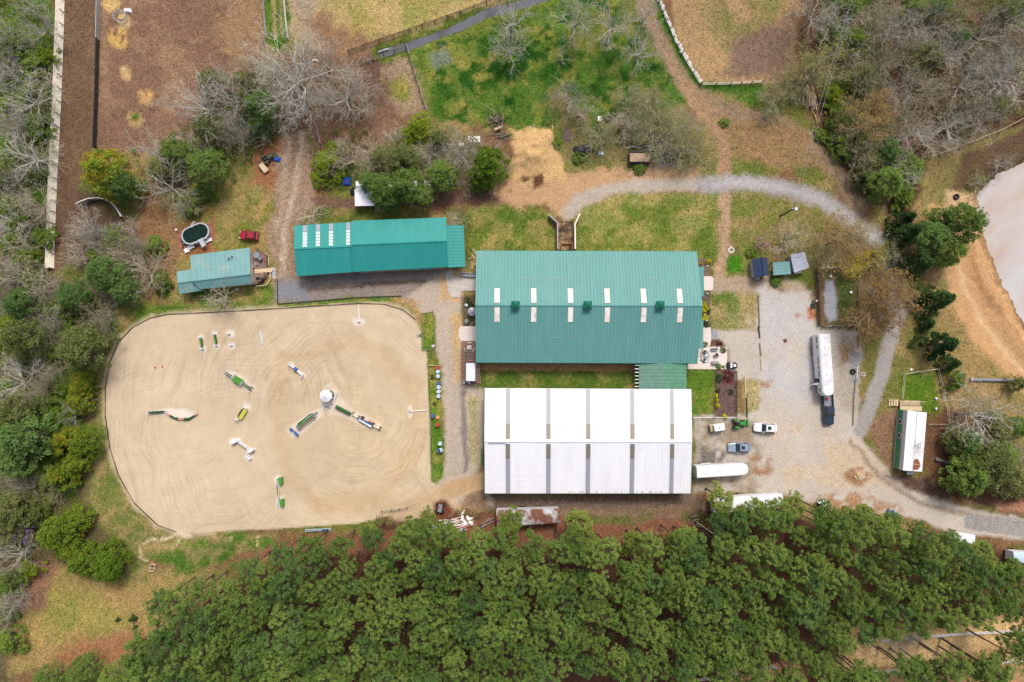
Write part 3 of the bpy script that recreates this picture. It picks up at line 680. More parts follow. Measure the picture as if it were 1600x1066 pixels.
# surfaces as face sets of the grid
fi, fj = np.meshgrid(np.arange(NX - 1), np.arange(NY - 1))
v0 = (fj * NX + fi).ravel()
faces = np.stack([v0, v0 + 1, v0 + NX + 1, v0 + NX], 1)
fpx = PX[v0] + 1.3; fpy = PY[v0] - 1.3
reg = np.zeros(len(faces), np.int8)
wob = ND[v0] * 2.0
def region(k, d): reg[d < 0] = k
region(1, sd_line(ROAD, fpx, fpy) - 11 + wob); region(1, sd_line([(1405, 440), (1404, 490), (1392, 530), (1376, 590), (1358, 640), (1346, 672)], fpx, fpy) - 11 + wob)
region(2, sd_poly(YARD, fpx, fpy) + wob)
region(3, sd_line([(1000, -60), (1010, 20), (1040, 85), (1075, 140), (1130, 172), (1200, 186), (1255, 212), (1310, 275)], fpx, fpy) - 11 + wob)
region(3, sd_poly([(480, 315), (800, 290), (880, 272), (960, 272), (905, 318), (868, 325), (500, 328)], fpx, fpy) + wob)
region(3, sd_poly([(438, 205), (490, 205), (500, 300), (480, 345), (458, 352), (462, 430), (430, 450), (420, 360), (426, 280)], fpx, fpy) + wob)
region(4, sd_poly([(433, 432), (560, 424), (722, 424), (722, 600), (752, 735), (700, 770), (690, 570), (640, 470), (434, 474)], fpx, fpy) + wob)
region(6, sd_poly(ASPHALT, fpx, fpy) + wob * 0.5)
region(5, sd_poly(ARENA, fpx, fpy))
for I in (ISLE1, ISLE2, ISLE3): region(0, sd_poly(I, fpx, fpy))
def grid_part(name, k, mat, extra=False):
    f = faces[reg == k]
    used, inv = np.unique(f, return_inverse=True)
    vs = np.stack([X[used], Y[used], ZZ[used]], 1); fs = inv.reshape(-1, 4)
    cc, gg, ss = CC[used], GR[used], SAND[used]; ed = np.clip(-DAR[used] / 8, 0, 60)
    if extra:       # the plain beyond, out to the horizon, butted against the grid
        n = len(vs); x0, x1, y0, y1 = gx[0], gx[-1], gy[0], gy[-1]; F = 4000.0
        ring = np.array([(x0,y0,0),(x1,y0,0),(x1,y1,0),(x0,y1,0),(-F,-F,0),(F,-F,0),(F,F,0),(-F,F,0)])
        vs = np.concatenate([vs, ring])
        fs = np.concatenate([fs, n + np.array([(4,5,1,0),(5,6,2,1),(6,7,3,2),(7,4,0,3)])])
        cc = np.concatenate([cc, np.tile(A(112, 112, 60), (8, 1))]); gg = np.concatenate([gg, np.full(8, 0.6)]); ss = np.concatenate([ss, np.zeros(8)]); ed = np.concatenate([ed, np.zeros(8)])
    me = bpy.data.meshes.new(name)
    me.vertices.add(len(vs)); me.vertices.foreach_set('co', vs.astype(np.float32).ravel())
    me.loops.add(fs.size); me.loops.foreach_set('vertex_index', fs.astype(np.int32).ravel())
    me.polygons.add(len(fs)); me.polygons.foreach_set('loop_start', np.arange(0, fs.size, 4, dtype=np.int32))
    me.update(calc_edges=True)
    a = me.attributes.new('Col', 'FLOAT_COLOR', 'POINT')
    a.data.foreach_set('color', np.concatenate([cc, np.ones((len(cc), 1))], 1).astype(np.float32).ravel())
    a = me.attributes.new('Mask', 'FLOAT_COLOR', 'POINT')
    a.data.foreach_set('color', np.stack([gg, ss, ed, np.ones_like(gg)], 1).astype(np.float32).ravel())
    me.polygons.foreach_set('use_smooth', np.ones(len(fs), bool))
    me.materials.append(mat)
    return tag(link(name, me), kind='structure')
grid_part('ground', 0, M['ground'], True)
grid_part('gravel_road', 1, M['ground'])
grid_part('gravel_yard', 2, M['ground'])
grid_part('dirt_road', 3, M['ground'])
grid_part('gravel_drive', 4, M['ground'])
grid_part('riding_arena', 5, M['arena'])
grid_part('asphalt_road', 6, M['ground'])

# water
def water_mat(name, c1, c2, rough, sc, spec=.4):
    m = bpy.data.materials.new(name); nt, b = nt_of(m); N, L = nt.nodes, nt.links
    geo = N.new('ShaderNodeNewGeometry')
    n = N.new('ShaderNodeTexNoise'); n.inputs['Scale'].default_value = sc; n.inputs['Detail'].default_value = 4; n.inputs['Distortion'].default_value = 0.8
    L.new(geo.outputs['Position'], n.inputs['Vector'])
    r = N.new('ShaderNodeMapRange'); r.inputs[1].default_value = 0.46; r.inputs[2].default_value = 0.68; L.new(n.outputs['Fac'], r.inputs[0])
    mx = N.new('ShaderNodeMix'); mx.data_type = 'RGBA'; mx.inputs['A'].default_value = (*c1, 1); mx.inputs['B'].default_value = (*c2, 1)
    L.new(r.outputs[0], mx.inputs['Factor']); L.new(mx.outputs['Result'], b.inputs['Base Color'])
    b.inputs['Roughness'].default_value = rough; b.inputs['Specular IOR Level'].default_value = spec
    n2 = N.new('ShaderNodeTexNoise'); n2.inputs['Scale'].default_value = 1.2; n2.inputs['Detail'].default_value = 3; L.new(geo.outputs['Position'], n2.inputs['Vector'])
    bp = N.new('ShaderNodeBump'); bp.inputs['Strength'].default_value = 0.15; bp.inputs['Distance'].default_value = 0.05
    L.new(n2.outputs['Fac'], bp.inputs['Height']); L.new(bp.outputs[0], b.inputs['Normal'])
    return m
pond_pts = [G(x, y) for x, y in [(1500, 330), (1505, 290), (1545, 250), (1600, 230), (1700, 200), (1700, 600), (1640, 590), (1580, 520), (1550, 460), (1525, 400)]]
tag(MB().prism([(p.x, p.y) for p in reversed(pond_pts)], -1.4, -0.42).build('pond_water', water_mat('muddy_water_painted_sky', A(210, 211, 213), A(192, 160, 126), 0.12, 0.035, .35)), kind='structure')  # pale grey is sky reflection painted into the colour; brown is the shallows
cr = MB()
cp = [G(x, y) for x, y in creek]
rings = []
for i, p in enumerate(cp):
    d = (cp[min(i + 1, len(cp) - 1)] - cp[max(i - 1, 0)]).normalized(); n = Vector((-d.y, d.x, 0)) * 1.15
    rings.append([p + n + Vector((0, 0, -0.6)), p - n + Vector((0, 0, -0.6)), p - n + Vector((0, 0, -0.26)), p + n + Vector((0, 0, -0.26))])
cr.loft(rings)
tag(cr.build('brook_water', water_mat('grey_brook', A(104, 108, 116), A(84, 86, 90), 0.55, 0.3, .15)), kind='structure')

# tufts, dead leaves and clods lying on the ground: real scraps, tinted like the soil or turf they come from
def scraps(name, n, want, size, lo, hi, z, seed):
    r = np.random.RandomState(seed)
    i = r.randint(0, X.size, n * 3)
    i = i[(r.rand(len(i)) < want[i]) & (PX[i] > -60) & (PX[i] < 1660) & (PY[i] > -60) & (PY[i] < 1130)][:n]
    m = len(i)
    c = np.stack([X[i] + r.uniform(-.2, .2, m), Y[i] + r.uniform(-.2, .2, m), ZZ[i] + z], 1)
    nrm = r.normal(size=(m, 3)) * .45; nrm[:, 2] = 1; nrm /= np.linalg.norm(nrm, axis=1)[:, None]
    u = np.cross(nrm, r.normal(size=(m, 3))); u /= np.linalg.norm(u, axis=1)[:, None]; v = np.cross(nrm, u)
    s_ = (size * r.uniform(.5, 1.3, m))[:, None]
    P = np.stack([c - u * s_ * .8, c - v * s_ * .4, c + u * s_ * .7, c + v * s_ * .45], 1).reshape(-1, 3)
    f = r.uniform(0, 1, m)[:, None]
    k = np.clip(CC[i] * (np.array(lo) * (1 - f) + np.array(hi) * f), .005, .8)
    me = bpy.data.meshes.new(name)
    me.vertices.add(4 * m); me.vertices.foreach_set('co', P.astype(np.float32).ravel())
    me.loops.add(4 * m); me.loops.foreach_set('vertex_index', np.arange(4 * m, dtype=np.int32))
    me.polygons.add(m); me.polygons.foreach_set('loop_start', np.arange(0, 4 * m, 4, dtype=np.int32)); me.update(calc_edges=True)
    a = me.attributes.new('Col', 'FLOAT_COLOR', 'POINT')
    a.data.foreach_set('color', np.repeat(np.concatenate([k, np.ones((m, 1))], 1), 4, 0).astype(np.float32).ravel())
    me.materials.append(M['scrap'])
    tag(link(name, me), kind='stuff')
sm = bpy.data.materials.new('turf_and_leaf_scraps'); nt_, b_ = nt_of(sm)
at_ = nt_.nodes.new('ShaderNodeAttribute'); at_.attribute_name = 'Col'; nt_.links.new(at_.outputs['Color'], b_.inputs['Base Color']); b_.inputs['Roughness'].default_value = .95; b_.inputs['Specular IOR Level'].default_value = .1
M['scrap'] = sm
cover = np.clip(1 - SAND * 1.8, 0, 1) * (dpond > 4) * (dck > 9)
scraps('grass_tufts', 70000, cover * GR, .28, (.5, .7, .42), (1.65, 1.42, 1.5), .05, 1)
scraps('leaf_litter', 50000, cover * (1 - GR) * np.clip(1.5 - CC[:, 0] * 4.5, .04, .9), .22, (.5, .47, .45), (1.6, 1.52, 1.45), .04, 2)
scraps('gravel_stones', 9000, (SAND > .55) * (DAR > 2) * .6, .16, (.6, .58, .56), (1.15, 1.15, 1.18), .03, 3)

# ---------------------------------------------------------------- buildings
def slope_ribs(mb, e0, e1, r1, r0, step, w=0.05, h=0.05, lift=0.0):
    L_ = (Vector(e1) - Vector(e0)).length; n = max(2, int(L_ / step))
    for i in range(n + 1):
        t = i / n
        a = Vector(e0).lerp(e1, t); b = Vector(r0).lerp(r1, t)
        d = (Vector(e1) - Vector(e0)).normalized() * w / 2
        z = Vector((0, 0, 0.004 + lift)); u = Vector((0, 0, h + lift))
        mb.hexa([a - d + z, a + d + z, b + d + z, b - d + z], [a - d + u, a + d + u, b + d + u, b - d + u])

def slope_patch(root, name, face, s0, s1, t0, t1, mat, lift=0.03, th=0.04, parent=None):
    """sheet lying on a roof face (e0, e1, r1, r0), s along the eave, t up the slope"""
    e0, e1, r1, r0 = face
    def pt(s, t): return e0.lerp(e1, s).lerp(r0.lerp(r1, s), t) + Vector((0, 0, lift + th))
    p = [pt(s0, t0), pt(s1, t0), pt(s1, t1), pt(s0, t1)]
    c = (p[0] + p[2]) / 2
    mb = MB().slab([q - c for q in p], th)
    return mb.build(name, mat, parent or root, loc=c - (parent.location if parent else Vector()))

def gable(root, eaves, ridge, ze, zr, roof, wall, step=0.6, inset=0.35, cap=None, rib_mat=None, th=0.12, ribw=0.06, ribh=0.06, walls=True):
    """eaves: NW, NE, SE, SW photo corners at height ze; ridge: W, E photo points at zr. Returns (north face, south face)."""
    nw, ne, se, sw = [off(root, G(x, y, ze)) for x, y in eaves]
    w, e = [off(root, G(x, y, zr)) for x, y in ridge]
    b = MB().slab([nw, w, e, ne], th).slab([w, sw, se, e], th)
    o = b.build('roof', roof, root)
    rb = MB(); slope_ribs(rb, ne, nw, w, e, step, ribw, ribh); slope_ribs(rb, sw, se, e, w, step, ribw, ribh)
    r = rb.build('roof_rib', rib_mat or roof, o); r['kind'] = 'stuff'
    k = MB(); d = (e - w).normalized(); n = Vector((-d.y, d.x, 0)) * 0.22; u = Vector((0, 0, 0.03)); q = Vector((0, 0, 0.10))
    dz = Vector((0, 0, -0.05))
    k.hexa([w - n + u + dz, e - n + u + dz, e + n + u + dz, w + n + u + dz], [w - n * .4 + q, e - n * .4 + q, e + n * .4 + q, w + n * .4 + q])
    k.build('ridge_cap', cap or roof, o)
    if walls:
        c = (nw + ne + se + sw) / 4
        def ins(p, z): 
            v = Vector((p.x - c.x, p.y - c.y, 0)); l = v.length
            return Vector((c.x, c.y, z)) + v * ((l - inset * 1.4) / l)
        zz = -root.location.z
        mb = MB()
        A_, B_, C_, D_ = [ins(p, 0) for p in (nw, ne, se, sw)]
        wi, ei = ins(w, 0), ins(e, 0)
        top = ze - root.location.z - 0.14; topr = zr - root.location.z - 0.14
        def up(p, z): return Vector((p.x, p.y, z))
        vs = [up(A_, -0.05), up(B_, -0.05), up(C_, -0.05), up(D_, -0.05), up(A_, top), up(B_, top), up(C_, top), up(D_, top), up(wi, topr), up(ei, topr)]
        mb.add(vs, [(0, 1, 5, 4), (2, 3, 7, 6), (1, 2, 6, 9, 5), (3, 0, 4, 8, 7), (3, 2, 1, 0)])
        mb.build('wall', wall, root)
    return (ne, nw, w, e), (sw, se, e, w)

def shed_roof(root, quad, zs, roof, step=0.6, name='lean_to_roof', th=0.1, ribw=0.06, ribh=0.05):
    """single-pitch roof: photo corners NW, NE, SE, SW with their own heights; ribs run from the west edge to the east edge"""
    p = [off(root, G(x, y, z)) for (x, y), z in zip(quad, zs)]
    o = MB().slab([p[0], p[3], p[2], p[1]], th).build(name, roof, root)
    rb = MB(); slope_ribs(rb, p[3], p[0], p[1], p[2], step, ribw, ribh)
    r = rb.build('roof_rib', roof, o); r['kind'] = 'stuff'
    return p

# main barn -----------------------------------------------------------------
barn = empty('barn', G(918, 479), 'long teal metal roofed barn with twelve white skylights and three cupolas', 'barn')
bf = gable(barn, [(745.3, 392), (1088, 393), (1089, 568), (744.3, 566.5)], [(743.6, 477), (1097, 478)], 4.0, 7.6, M['teal'], M['tan_wall'], step=0.61, ribw=0.17, ribh=0.07, rib_mat=M['teal_rib'])
for x in (777, 833, 889.5, 946, 1002, 1058):
    for face, (ta, tb), south in ((bf[0], (452, 473), 0), (bf[1], (502.5, 480.8), 1)):
        y_e, y_r = (392.5, 477.5) if not south else (567, 477.5)
        xc = x
        L0, L1 = 744.8, 1091
        s0, s1 = (xc - 3.6 - L0) / (L1 - L0), (xc + 3.6 - L0) / (L1 - L0)
        if not south: s0, s1 = 1 - s1, 1 - s0
        t0, t1 = (ta - y_e) / (y_r - y_e), (tb - y_e) / (y_r - y_e)
        t0, t1 = min(t0, t1), max(t0, t1)
        sk = slope_patch(barn, 'skylight', face, s0, s1, t0, t1, M['sky_light'], lift=0.05, th=0.05)
        e0, e1, r1, r0 = face
        fr = MB()
        c = sk.location
        for (sa, sb, ua, ub) in ((s0 - .0016, s0, t0, t1), (s1, s1 + .0016, t0, t1), (s0 - .0016, s1 + .0016, t0 - .006, t0), (s0 - .0016, s1 + .0016, t1, t1 + .006)):
            q = [e0.lerp(e1, s).lerp(r0.lerp(r1, s), t) + Vector((0, 0, 0.13)) - c for s, t in ((sa, ua), (sb, ua), (sb, ub), (sa, ub))]
            fr.slab(q, 0.12)
        fr.build('skylight_frame', M['cream'], sk)
for (x0, x1, t, k) in ((816, 836, .5, 0), (850, 882, .5, 0), (1010, 1030, .5, 0), (858, 876, .44, 1), (884, 918, .45, 1), (1000, 1014, .45, 1)):   # pale scuffs along the sheet laps
    a, b = (x0 - 744.8) / 346, (x1 - 744.8) / 346
    if not k: a, b = 1 - b, 1 - a
    slope_patch(barn, 'sheet_lap', bf[k], a, b, t, t + .006, M['grey_roof'], lift=.06, th=.02)
for x in (805.5, 918.5, 1032):
    p = off(barn, G(x, 477, 8.3)); p.z = 7.25
    cu = MB().box((0, 0, 0.45), (1.25, 1.25, 1.1)).build('cupola', M['white'], barn, loc=p)
    MB().loft([[Vector((s * .78, t * .78, 1.0)) for s, t in ((-1, -1), (1, -1), (1, 1), (-1, 1))], [Vector((s * .05, t * .05, 1.75)) for s, t in ((-1, -1), (1, -1), (1, 1), (-1, 1))]]).build('cupola_roof', M['cupola'], cu)
    lv = MB()
    for k in range(4):
        for s in (-1, 1):
            lv.box((0, s * 0.64, 0.2 + k * 0.18), (0.9, 0.03, 0.09)); lv.box((s * 0.64, 0, 0.2 + k * 0.18), (0.03, 0.9, 0.09))
    lv.build('louvre', M['cupola'], cu)
for (qa, qb) in (((1085, 417), (1100, 463)), ((1085, 500), (1099, 545))):
    shed_roof(barn, [(qa[0], qa[1]), (qb[0], qa[1]), (qb[0], qb[1]), (qa[0], qb[1])], (3.5, 3.1, 3.1, 3.5), M['teal'])
    for yy in (qa[1] + 2, qb[1] - 2):
        q = G(qb[0] - 1.5, yy); pbox('post', barn, (q.x, q.y, 1.5), (0.2, 0.2, 3.0), M['white'])
for f in bf:
    MB().tube([f[0] + Vector((0, 0, -.1)), f[1] + Vector((0, 0, -.1))], 0.08, 5).build('gutter', M['teal_wall'], barn)
for (x, y, w, mt) in ((744.2, 445, 3.6, M['white']), (744, 520, 3.6, M['white'])):   # doors of the end wall
    q = G(x + 3.0, y); pbox('door', barn, (q.x + 0.02, q.y, 1.5), (0.08, w, 3.0), mt)

# covered passage between the barns ----------------------------------------
pas = empty('covered_passage', G(1035, 589), 'green roofed passage joining the teal barn to the white barn', 'passage')
pp = [off(pas, G(x, y, z)) for (x, y), z in zip([(998.5, 566), (1073, 566), (1073, 610), (998.5, 610)], (3.55, 3.55, 3.5, 3.5))]
mid0, mid1 = pp[0].lerp(pp[1], .5), pp[3].lerp(pp[2], .5)
up3 = Vector((0, 0, 0.5))
ro = MB().slab([pp[0], pp[3], mid1 + up3, mid0 + up3], .1).build('roof', M['green_grey'], pas)
MB().slab([mid0 + up3, mid1 + up3, pp[2], pp[1]], .1).build('roof', M['green_roof'], pas)
rb = MB(); slope_ribs(rb, pp[3], pp[0], mid0 + up3, mid1 + up3, .6, .05, .05); slope_ribs(rb, pp[1], pp[2], mid1 + up3, mid0 + up3, .6, .05, .05)
rb.build('roof_rib', M['green_roof'], ro)['kind'] = 'stuff'
for y in np.linspace(571, 604, 7):
    q = G(995.5, y, 3.0); pbox('rafter_tail', pas, (q.x, q.y, 3.3), (1.0, 0.14, 0.14), M['white'])
    q = G(1000, y); pbox('post', pas, (q.x, q.y, 1.65), (0.15, 0.15, 3.3), M['wood_dark'])

# white barn ----------------------------------------------------------------
wb = empty('white_barn', G(919, 689), 'large white metal roofed arena barn with five grey translucent strips', 'barn')
wf = gable(wb, [(757.8, 607.3), (1080, 609), (1079, 770.8), (757.8, 770.8)], [(757.2, 690), (1081.2, 690.5)], 4.2, 6.6, M['white_roof'], M['green_wall'], step=0.62, rib_mat=M['white_old'], ribw=0.045, ribh=0.045)
for x0, x1 in ((790, 797), (853, 860), (915, 922), (984, 991), (1046.5, 1053)):
    L0, L1 = 757.5, 1080.5
    s0, s1 = (x0 - L0) / (L1 - L0), (x1 - L0) / (L1 - L0)
    for face, south in ((wf[0], 0), (wf[1], 1)):
        a, b = (1 - s1, 1 - s0) if not south else (s0, s1)
        slope_patch(wb, 'translucent_sheet', face, a, b, 0.0, 0.667, M['fibre'], lift=0.02)
        slope_patch(wb, 'translucent_sheet', face, a, b, 0.67, 0.955, M['fibre_tan'], lift=0.02)
slope_patch(wb, 'worn_strip', wf[0], 1 - (790 - 757.5) / 323, 1 - (763 - 757.5) / 323, 0.97, 0.995, M['white_old'], lift=0.02)
slope_patch(wb, 'worn_strip', wf[1], (763 - 757.5) / 323, (790 - 757.5) / 323, 0.95, 0.995, M['steel'], lift=0.02)
for f in wf: MB().tube([f[0] + Vector((0, 0, -.08)), f[1] + Vector((0, 0, -.08))], 0.09, 5).build('gutter', M['white'], wb)
for f in wf:
    for i, j in ((0, 3), (1, 2)): MB().tube([f[i] + Vector((0, 0, -.1)), f[j] + Vector((0, 0, -.1))], 0.11, 5).build('verge_trim', M['teal_wall'], wb)
grime = pmat('roof_grime', (0.06, 0.055, 0.05), 0.9, 0.4, 6.0)
gr = MB(); rnd = random.Random(4)
for k in range(70):
    s = rnd.choice([rnd.uniform(.02, .98), rnd.uniform(.48, .64), rnd.uniform(.76, .86), rnd.uniform(.4, .5)]); l = rnd.uniform(.008, .055); w = rnd.uniform(.0004, .0013)
    e0, e1, r1, r0 = wf[1]
    q = [e0.lerp(e1, a).lerp(r0.lerp(r1, a), t) + Vector((0, 0, 0.012)) for a, t in ((s - w, .004), (s + w, .004), (s + w * .2, l), (s - w * .2, l))]
    gr.slab(q, 0.01)
gr.build('grime_streak', grime, wb)['kind'] = 'stuff'
for k in range(1, 4):
    e0, e1, r1, r0 = wf[1]; t = k * .12 + .02
    MB().tube([e0.lerp(r0, t) + Vector((0, 0, .02)), e1.lerp(r1, t) + Vector((0, 0, .02))], 0.025, 4).build('screw_line', M['white_old'], wb)
for (y, w) in ((748, 4.0), (640, 3.0)):
    q = G(759.5, y); pbox('door', wb, (q.x + .25, q.y, 1.7), (0.1, w, 3.4), M['white'])

# long stable block -----------------------------------------------------------
sb = empty('stable_block', G(592, 388), 'long bright teal roofed stable block in three stepped sections', 'stable')
s1 = gable(sb, [(460.3, 352.5), (550.5, 347), (553.3, 425), (464.5, 431.5)], [(459.8, 389), (550.5, 385)], 3.4, 4.9, M['teal2'], M['tan_wall'], step=0.6, rib_mat=M['teal2_rib'], ribw=.12)
s2 = gable(sb, [(550.3, 345), (696.5, 339.8), (700, 417), (552.6, 425)], [(549.2, 382.5), (697.5, 376.5)], 3.8, 5.6, M['teal2'], M['tan_wall'], step=0.6, rib_mat=M['teal2_rib'], ribw=.12)
shed_roof(sb, [(696, 352.5), (724.3, 352), (727.3, 416.5), (699.5, 418)], (3.7, 3.1, 3.1, 3.7), M['teal2'])
for yy in (354, 384, 414):
    q = G(722, yy); pbox('post', sb, (q.x, q.y, 1.5), (0.18, 0.18, 3.0), M['wood'])
for x0, x1 in ((473, 480), (493.5, 500), (514, 520.5), (541, 547)):
    L0, L1 = 460, 550.5
    a, b = 1 - (x1 - L0) / (L1 - L0), 1 - (x0 - L0) / (L1 - L0)
    slope_patch(sb, 'translucent_sheet', s1[0], a, b, 0.02, 0.30, M['fibre'], lift=0.03)
    for k in range(5):
        t0 = 0.32 + k * 0.128
        slope_patch(sb, 'roof_pane', s1[0], a, b, t0, t0 + 0.105, M['pane'], lift=0.04)
pw = [off(sb, G(x, y, z)) for (x, y), z in zip([(642, 419), (676, 417.5), (677, 421), (642, 423)], (3.0, 3.0, 2.7, 2.7))]
MB().slab([pw[0], pw[3], pw[2], pw[1]], .06).build('awning', M['teal_old'], sb)
for k in range(6):
    q = G(480 + k * 34, 424.5 - k * 1.7); pbox('stall_door', sb, (q.x, q.y + 0.75, 1.25), (1.3, 0.08, 2.4), M['white'], rz=R(3))

# small house with deck --------------------------------------------------------
hs = empty('small_house', G(340, 425), 'small house with faded teal roof and red brown timber deck', 'house')
h1 = gable(hs, [(297.5, 399), (389.6, 387), (393.6, 443.5), (313, 452)], [(300, 439), (391, 428)], 3.0, 4.1, M['teal_old'], M['cream'], step=0.9)
h2 = gable(hs, [(276, 424.5), (304, 420), (314.5, 454), (281, 459.5)], [(277.3, 442), (306, 438)], 2.6, 3.5, M['teal_old'], M['cream'], step=0.9)
for (x, y) in ((357.5, 404), (362.5, 401)):
    q = off(hs, G(x, y, 3.4)); MB().cyl(q, 0.16, 0.6, 10).build('roof_vent', M['grey'], hs)
for (x, y) in ((330, 448), (350, 446.5), (372, 443.5)):
    q = G(x, y); wn_ = pbox('window', hs, (q.x, q.y + .42, 1.6), (1.1, 0.06, 1.0), M['glass'], rz=R(6))
# deck: boards, rails, steps
dk = [(391, 394), (406, 390), (416, 397), (416.5, 431), (409, 442), (394, 446)]
dz = 0.6
dp = [off(hs, G(x, y, dz)) for x, y in dk]
MB().prism([(p.x, p.y) for p in reversed(dp)], 0.0, dz - .05).build('deck_frame', M['wood_dark'], hs)
dg = MB()
c0 = off(hs, G(404, 418, dz))
for k in range(-22, 23):          # deck boards follow the outline
    y = c0.y + k * 0.15
    xs = []
    for i in range(len(dp)):
        a, b = dp[i], dp[(i + 1) % len(dp)]
        if (a.y <= y) != (b.y <= y): xs.append(a.x + (y - a.y) * (b.x - a.x) / (b.y - a.y))
    if len(xs) >= 2: dg.box(((xs[0] + xs[-1]) / 2, y, dz - .01), (abs(xs[-1] - xs[0]), 0.135, 0.05))
dgo = dg.build('deck_board', M['deck'], hs); dgo['kind'] = 'stuff'
mt = [off(hs, G(x, y, dz)) for x, y in [(398, 421), (425, 418.5), (425, 425), (398, 427)]]
MB().slab([p + Vector((0, 0, .035)) for p in (mt[0], mt[3], mt[2], mt[1])], .03).build('deck_mat', M['wood_new'], hs)
def railing(root, pts, z0, h, mat, name='rail', post='rail_post', w=.1):
    for a, b in zip(pts[:-1], pts[1:]):
        a, b = G(*a), G(*b); d = b - a; L_ = d.length; rz = math.atan2(d.y, d.x)
        for zz in (h, h * .5):
            pbox(name, root, ((a.x + b.x) / 2, (a.y + b.y) / 2, z0 + zz), (L_, w if zz == h else .05, .06), mat, rz)
        for k in range(int(L_ / 1.6) + 1):
            q = a + d * min(1, k * 1.6 / L_); pbox(post, root, (q.x, q.y, z0 + h / 2 - .05), (.1, .1, h), mat)
railing(hs, [(391.5, 392.5), (406, 389.5), (415.5, 396.5), (416, 417)], dz, 1.0, M['wood_red'])
railing(hs, [(416, 427), (416, 431.5), (409, 441.5), (395, 443.5)], dz, 1.0, M['wood_red'])
railing(hs, [(416, 396.5), (421.5, 400), (422, 415)], 0, .8, M['wood_new'])
railing(hs, [(424, 427), (424, 437), (418, 446), (402, 448)], 0, .8, M['wood_new'])
for k, (x, y) in enumerate(((427, 421), (427.5, 427), (428, 433))):
    q = G(x, y); pbox('paving_slab', hs, (q.x, q.y, .04), (.75, .65, .08), M['steel'], rz=.05 * k)
def on(p, z): return Vector((p.x, p.y, z))
def simple_table(name, label, x, y, z, r, mat, cat='table'):
    t = empty(name, on(G(x, y, z), z), label, cat)
    MB().cyl((0, 0, .70), r, .05, 18).build('table_top', mat, t)
    MB().cyl((0, 0, 0), .06, .70, 8).build('stem', M['grey'], t); MB().cyl((0, 0, 0), r * .5, .05, 14).build('base', M['grey'], t)
    return t
simple_table('round_table', 'round glass topped table on the house deck', 402.5, 399.5, .63, .62, M['grey'])
def grill(name, label, x, y, z, size, rz, mat, cat):
    t = empty(name, on(G(x, y, z), z), label, cat, rz=rz)
    sx, sy = size
    MB().box((0, 0, .45), (sx, sy, .5)).build('cabinet', mat, t)
    MB().loft([[Vector((s * sx / 2, -sy / 2, .71)), Vector((s * sx / 2, sy / 2, .71)), Vector((s * sx / 2, sy * .35, .98)), Vector((s * sx / 2, -sy * .35, .98))] for s in (-1, 1)]).build('lid', mat, t)
    for s in (-1, 1):
        for q in (-1, 1): MB().box((s * sx * .42, q * sy * .38, .1), (.07, .07, .2)).build('foot', M['black'], t)
    MB().box((0, -sy / 2 - .06, .86), (sx * .7, .04, .04)).build('handle', M['steel'], t)
grill('cooler_box', 'grey lidded box beside the round deck table', 408.5, 405, .63, (.7, .5), R(40), M['grey'], 'storage box')
grill('barbecue', 'black covered barbecue at the south end of the house deck', 407.5, 436.5, .63, (1.25, .6), R(-6), M['black'], 'barbecue')
def pot(name, label, x, y, z, r, mat, cat='flower pot', h=.4):
    t = empty(name, on(G(x, y, z), z), label, cat)
    MB().loft([[Vector((math.cos(a) * rr, math.sin(a) * rr, hh)) for a in np.linspace(0, 2 * math.pi, 12, endpoint=False)] for rr, hh in ((r * .75, 0), (r, h), (r * 1.1, h), (r * 1.1, h + .06), (r * .9, h + .06), (r * .85, h - .05))]).build('pot', mat, t)
    MB().cyl((0, 0, h - .08), r * .84, .04, 12).build('soil', M['soil'], t)
for i, (x, y, l) in enumerate(((397, 417, 'white pot on the west edge of the house deck'), (413.5, 428, 'white pot beside the barbecue on the deck'), (397.5, 439.5, 'white pot at the south corner of the house deck'), (401, 413, 'small white pot north of the doormat on the deck'))):
    pot('flower_pot', l, x, y, .63, .2, M['white'], h=.3)

# above ground pool --------------------------------------------------------------
pl = empty('swimming_pool', G(305, 366), 'oval above ground pool with dark green water and grey rim', 'pool')
pa, pb_, pr = G(297, 368.5, 1.2), G(313, 361.5, 1.2), 1.62
def stadium(r, n=12):
    d = (pb_ - pa); a0 = math.atan2(d.y, d.x)
    o = [pb_ + Vector((math.cos(a0 - math.pi/2 + math.pi * k / n) * r, math.sin(a0 - math.pi/2 + math.pi * k / n) * r, 0)) for k in range(n + 1)]
    o += [pa + Vector((math.cos(a0 + math.pi/2 + math.pi * k / n) * r, math.sin(a0 + math.pi/2 + math.pi * k / n) * r, 0)) for k in range(n + 1)]
    return [Vector((p.x - pl.location.x, p.y - pl.location.y, 0)) for p in o]
def zed(l, z): return [Vector((p.x, p.y, z)) for p in l]
MB().loft([zed(stadium(pr), -.05), zed(stadium(pr), 1.2), zed(stadium(pr + .09), 1.2), zed(stadium(pr + .09), 1.26), zed(stadium(pr - .18), 1.26), zed(stadium(pr - .18), .9)], cap=False).build('pool_wall', M['steel'], pl)
MB().prism([(p.x, p.y) for p in stadium(pr - .19)], .6, 1.05).build('water', M['pool_water'], pl)
sl = [off(pl, G(x, y, z)) for (x, y), z in zip([(309, 375), (315.5, 372), (321.5, 383), (315.5, 387)], (1.25,) * 4)]
MB().slab([sl[0], sl[3], sl[2], sl[1]], .08).build('step_platform', M['steel'], pl)
for p in sl: MB().box((p.x * .98, p.y * .98, .58), (.1, .1, 1.2)).build('platform_leg', M['grey'], pl)
lad = MB()
a, b = off(pl, G(299, 356.5, 1.3)), off(pl, G(303.5, 347, .6)); lad.tube([a, a + Vector((0, 0, .6)), b + Vector((0, 0, .5)), Vector((b.x, b.y, 0))], .05, 6)
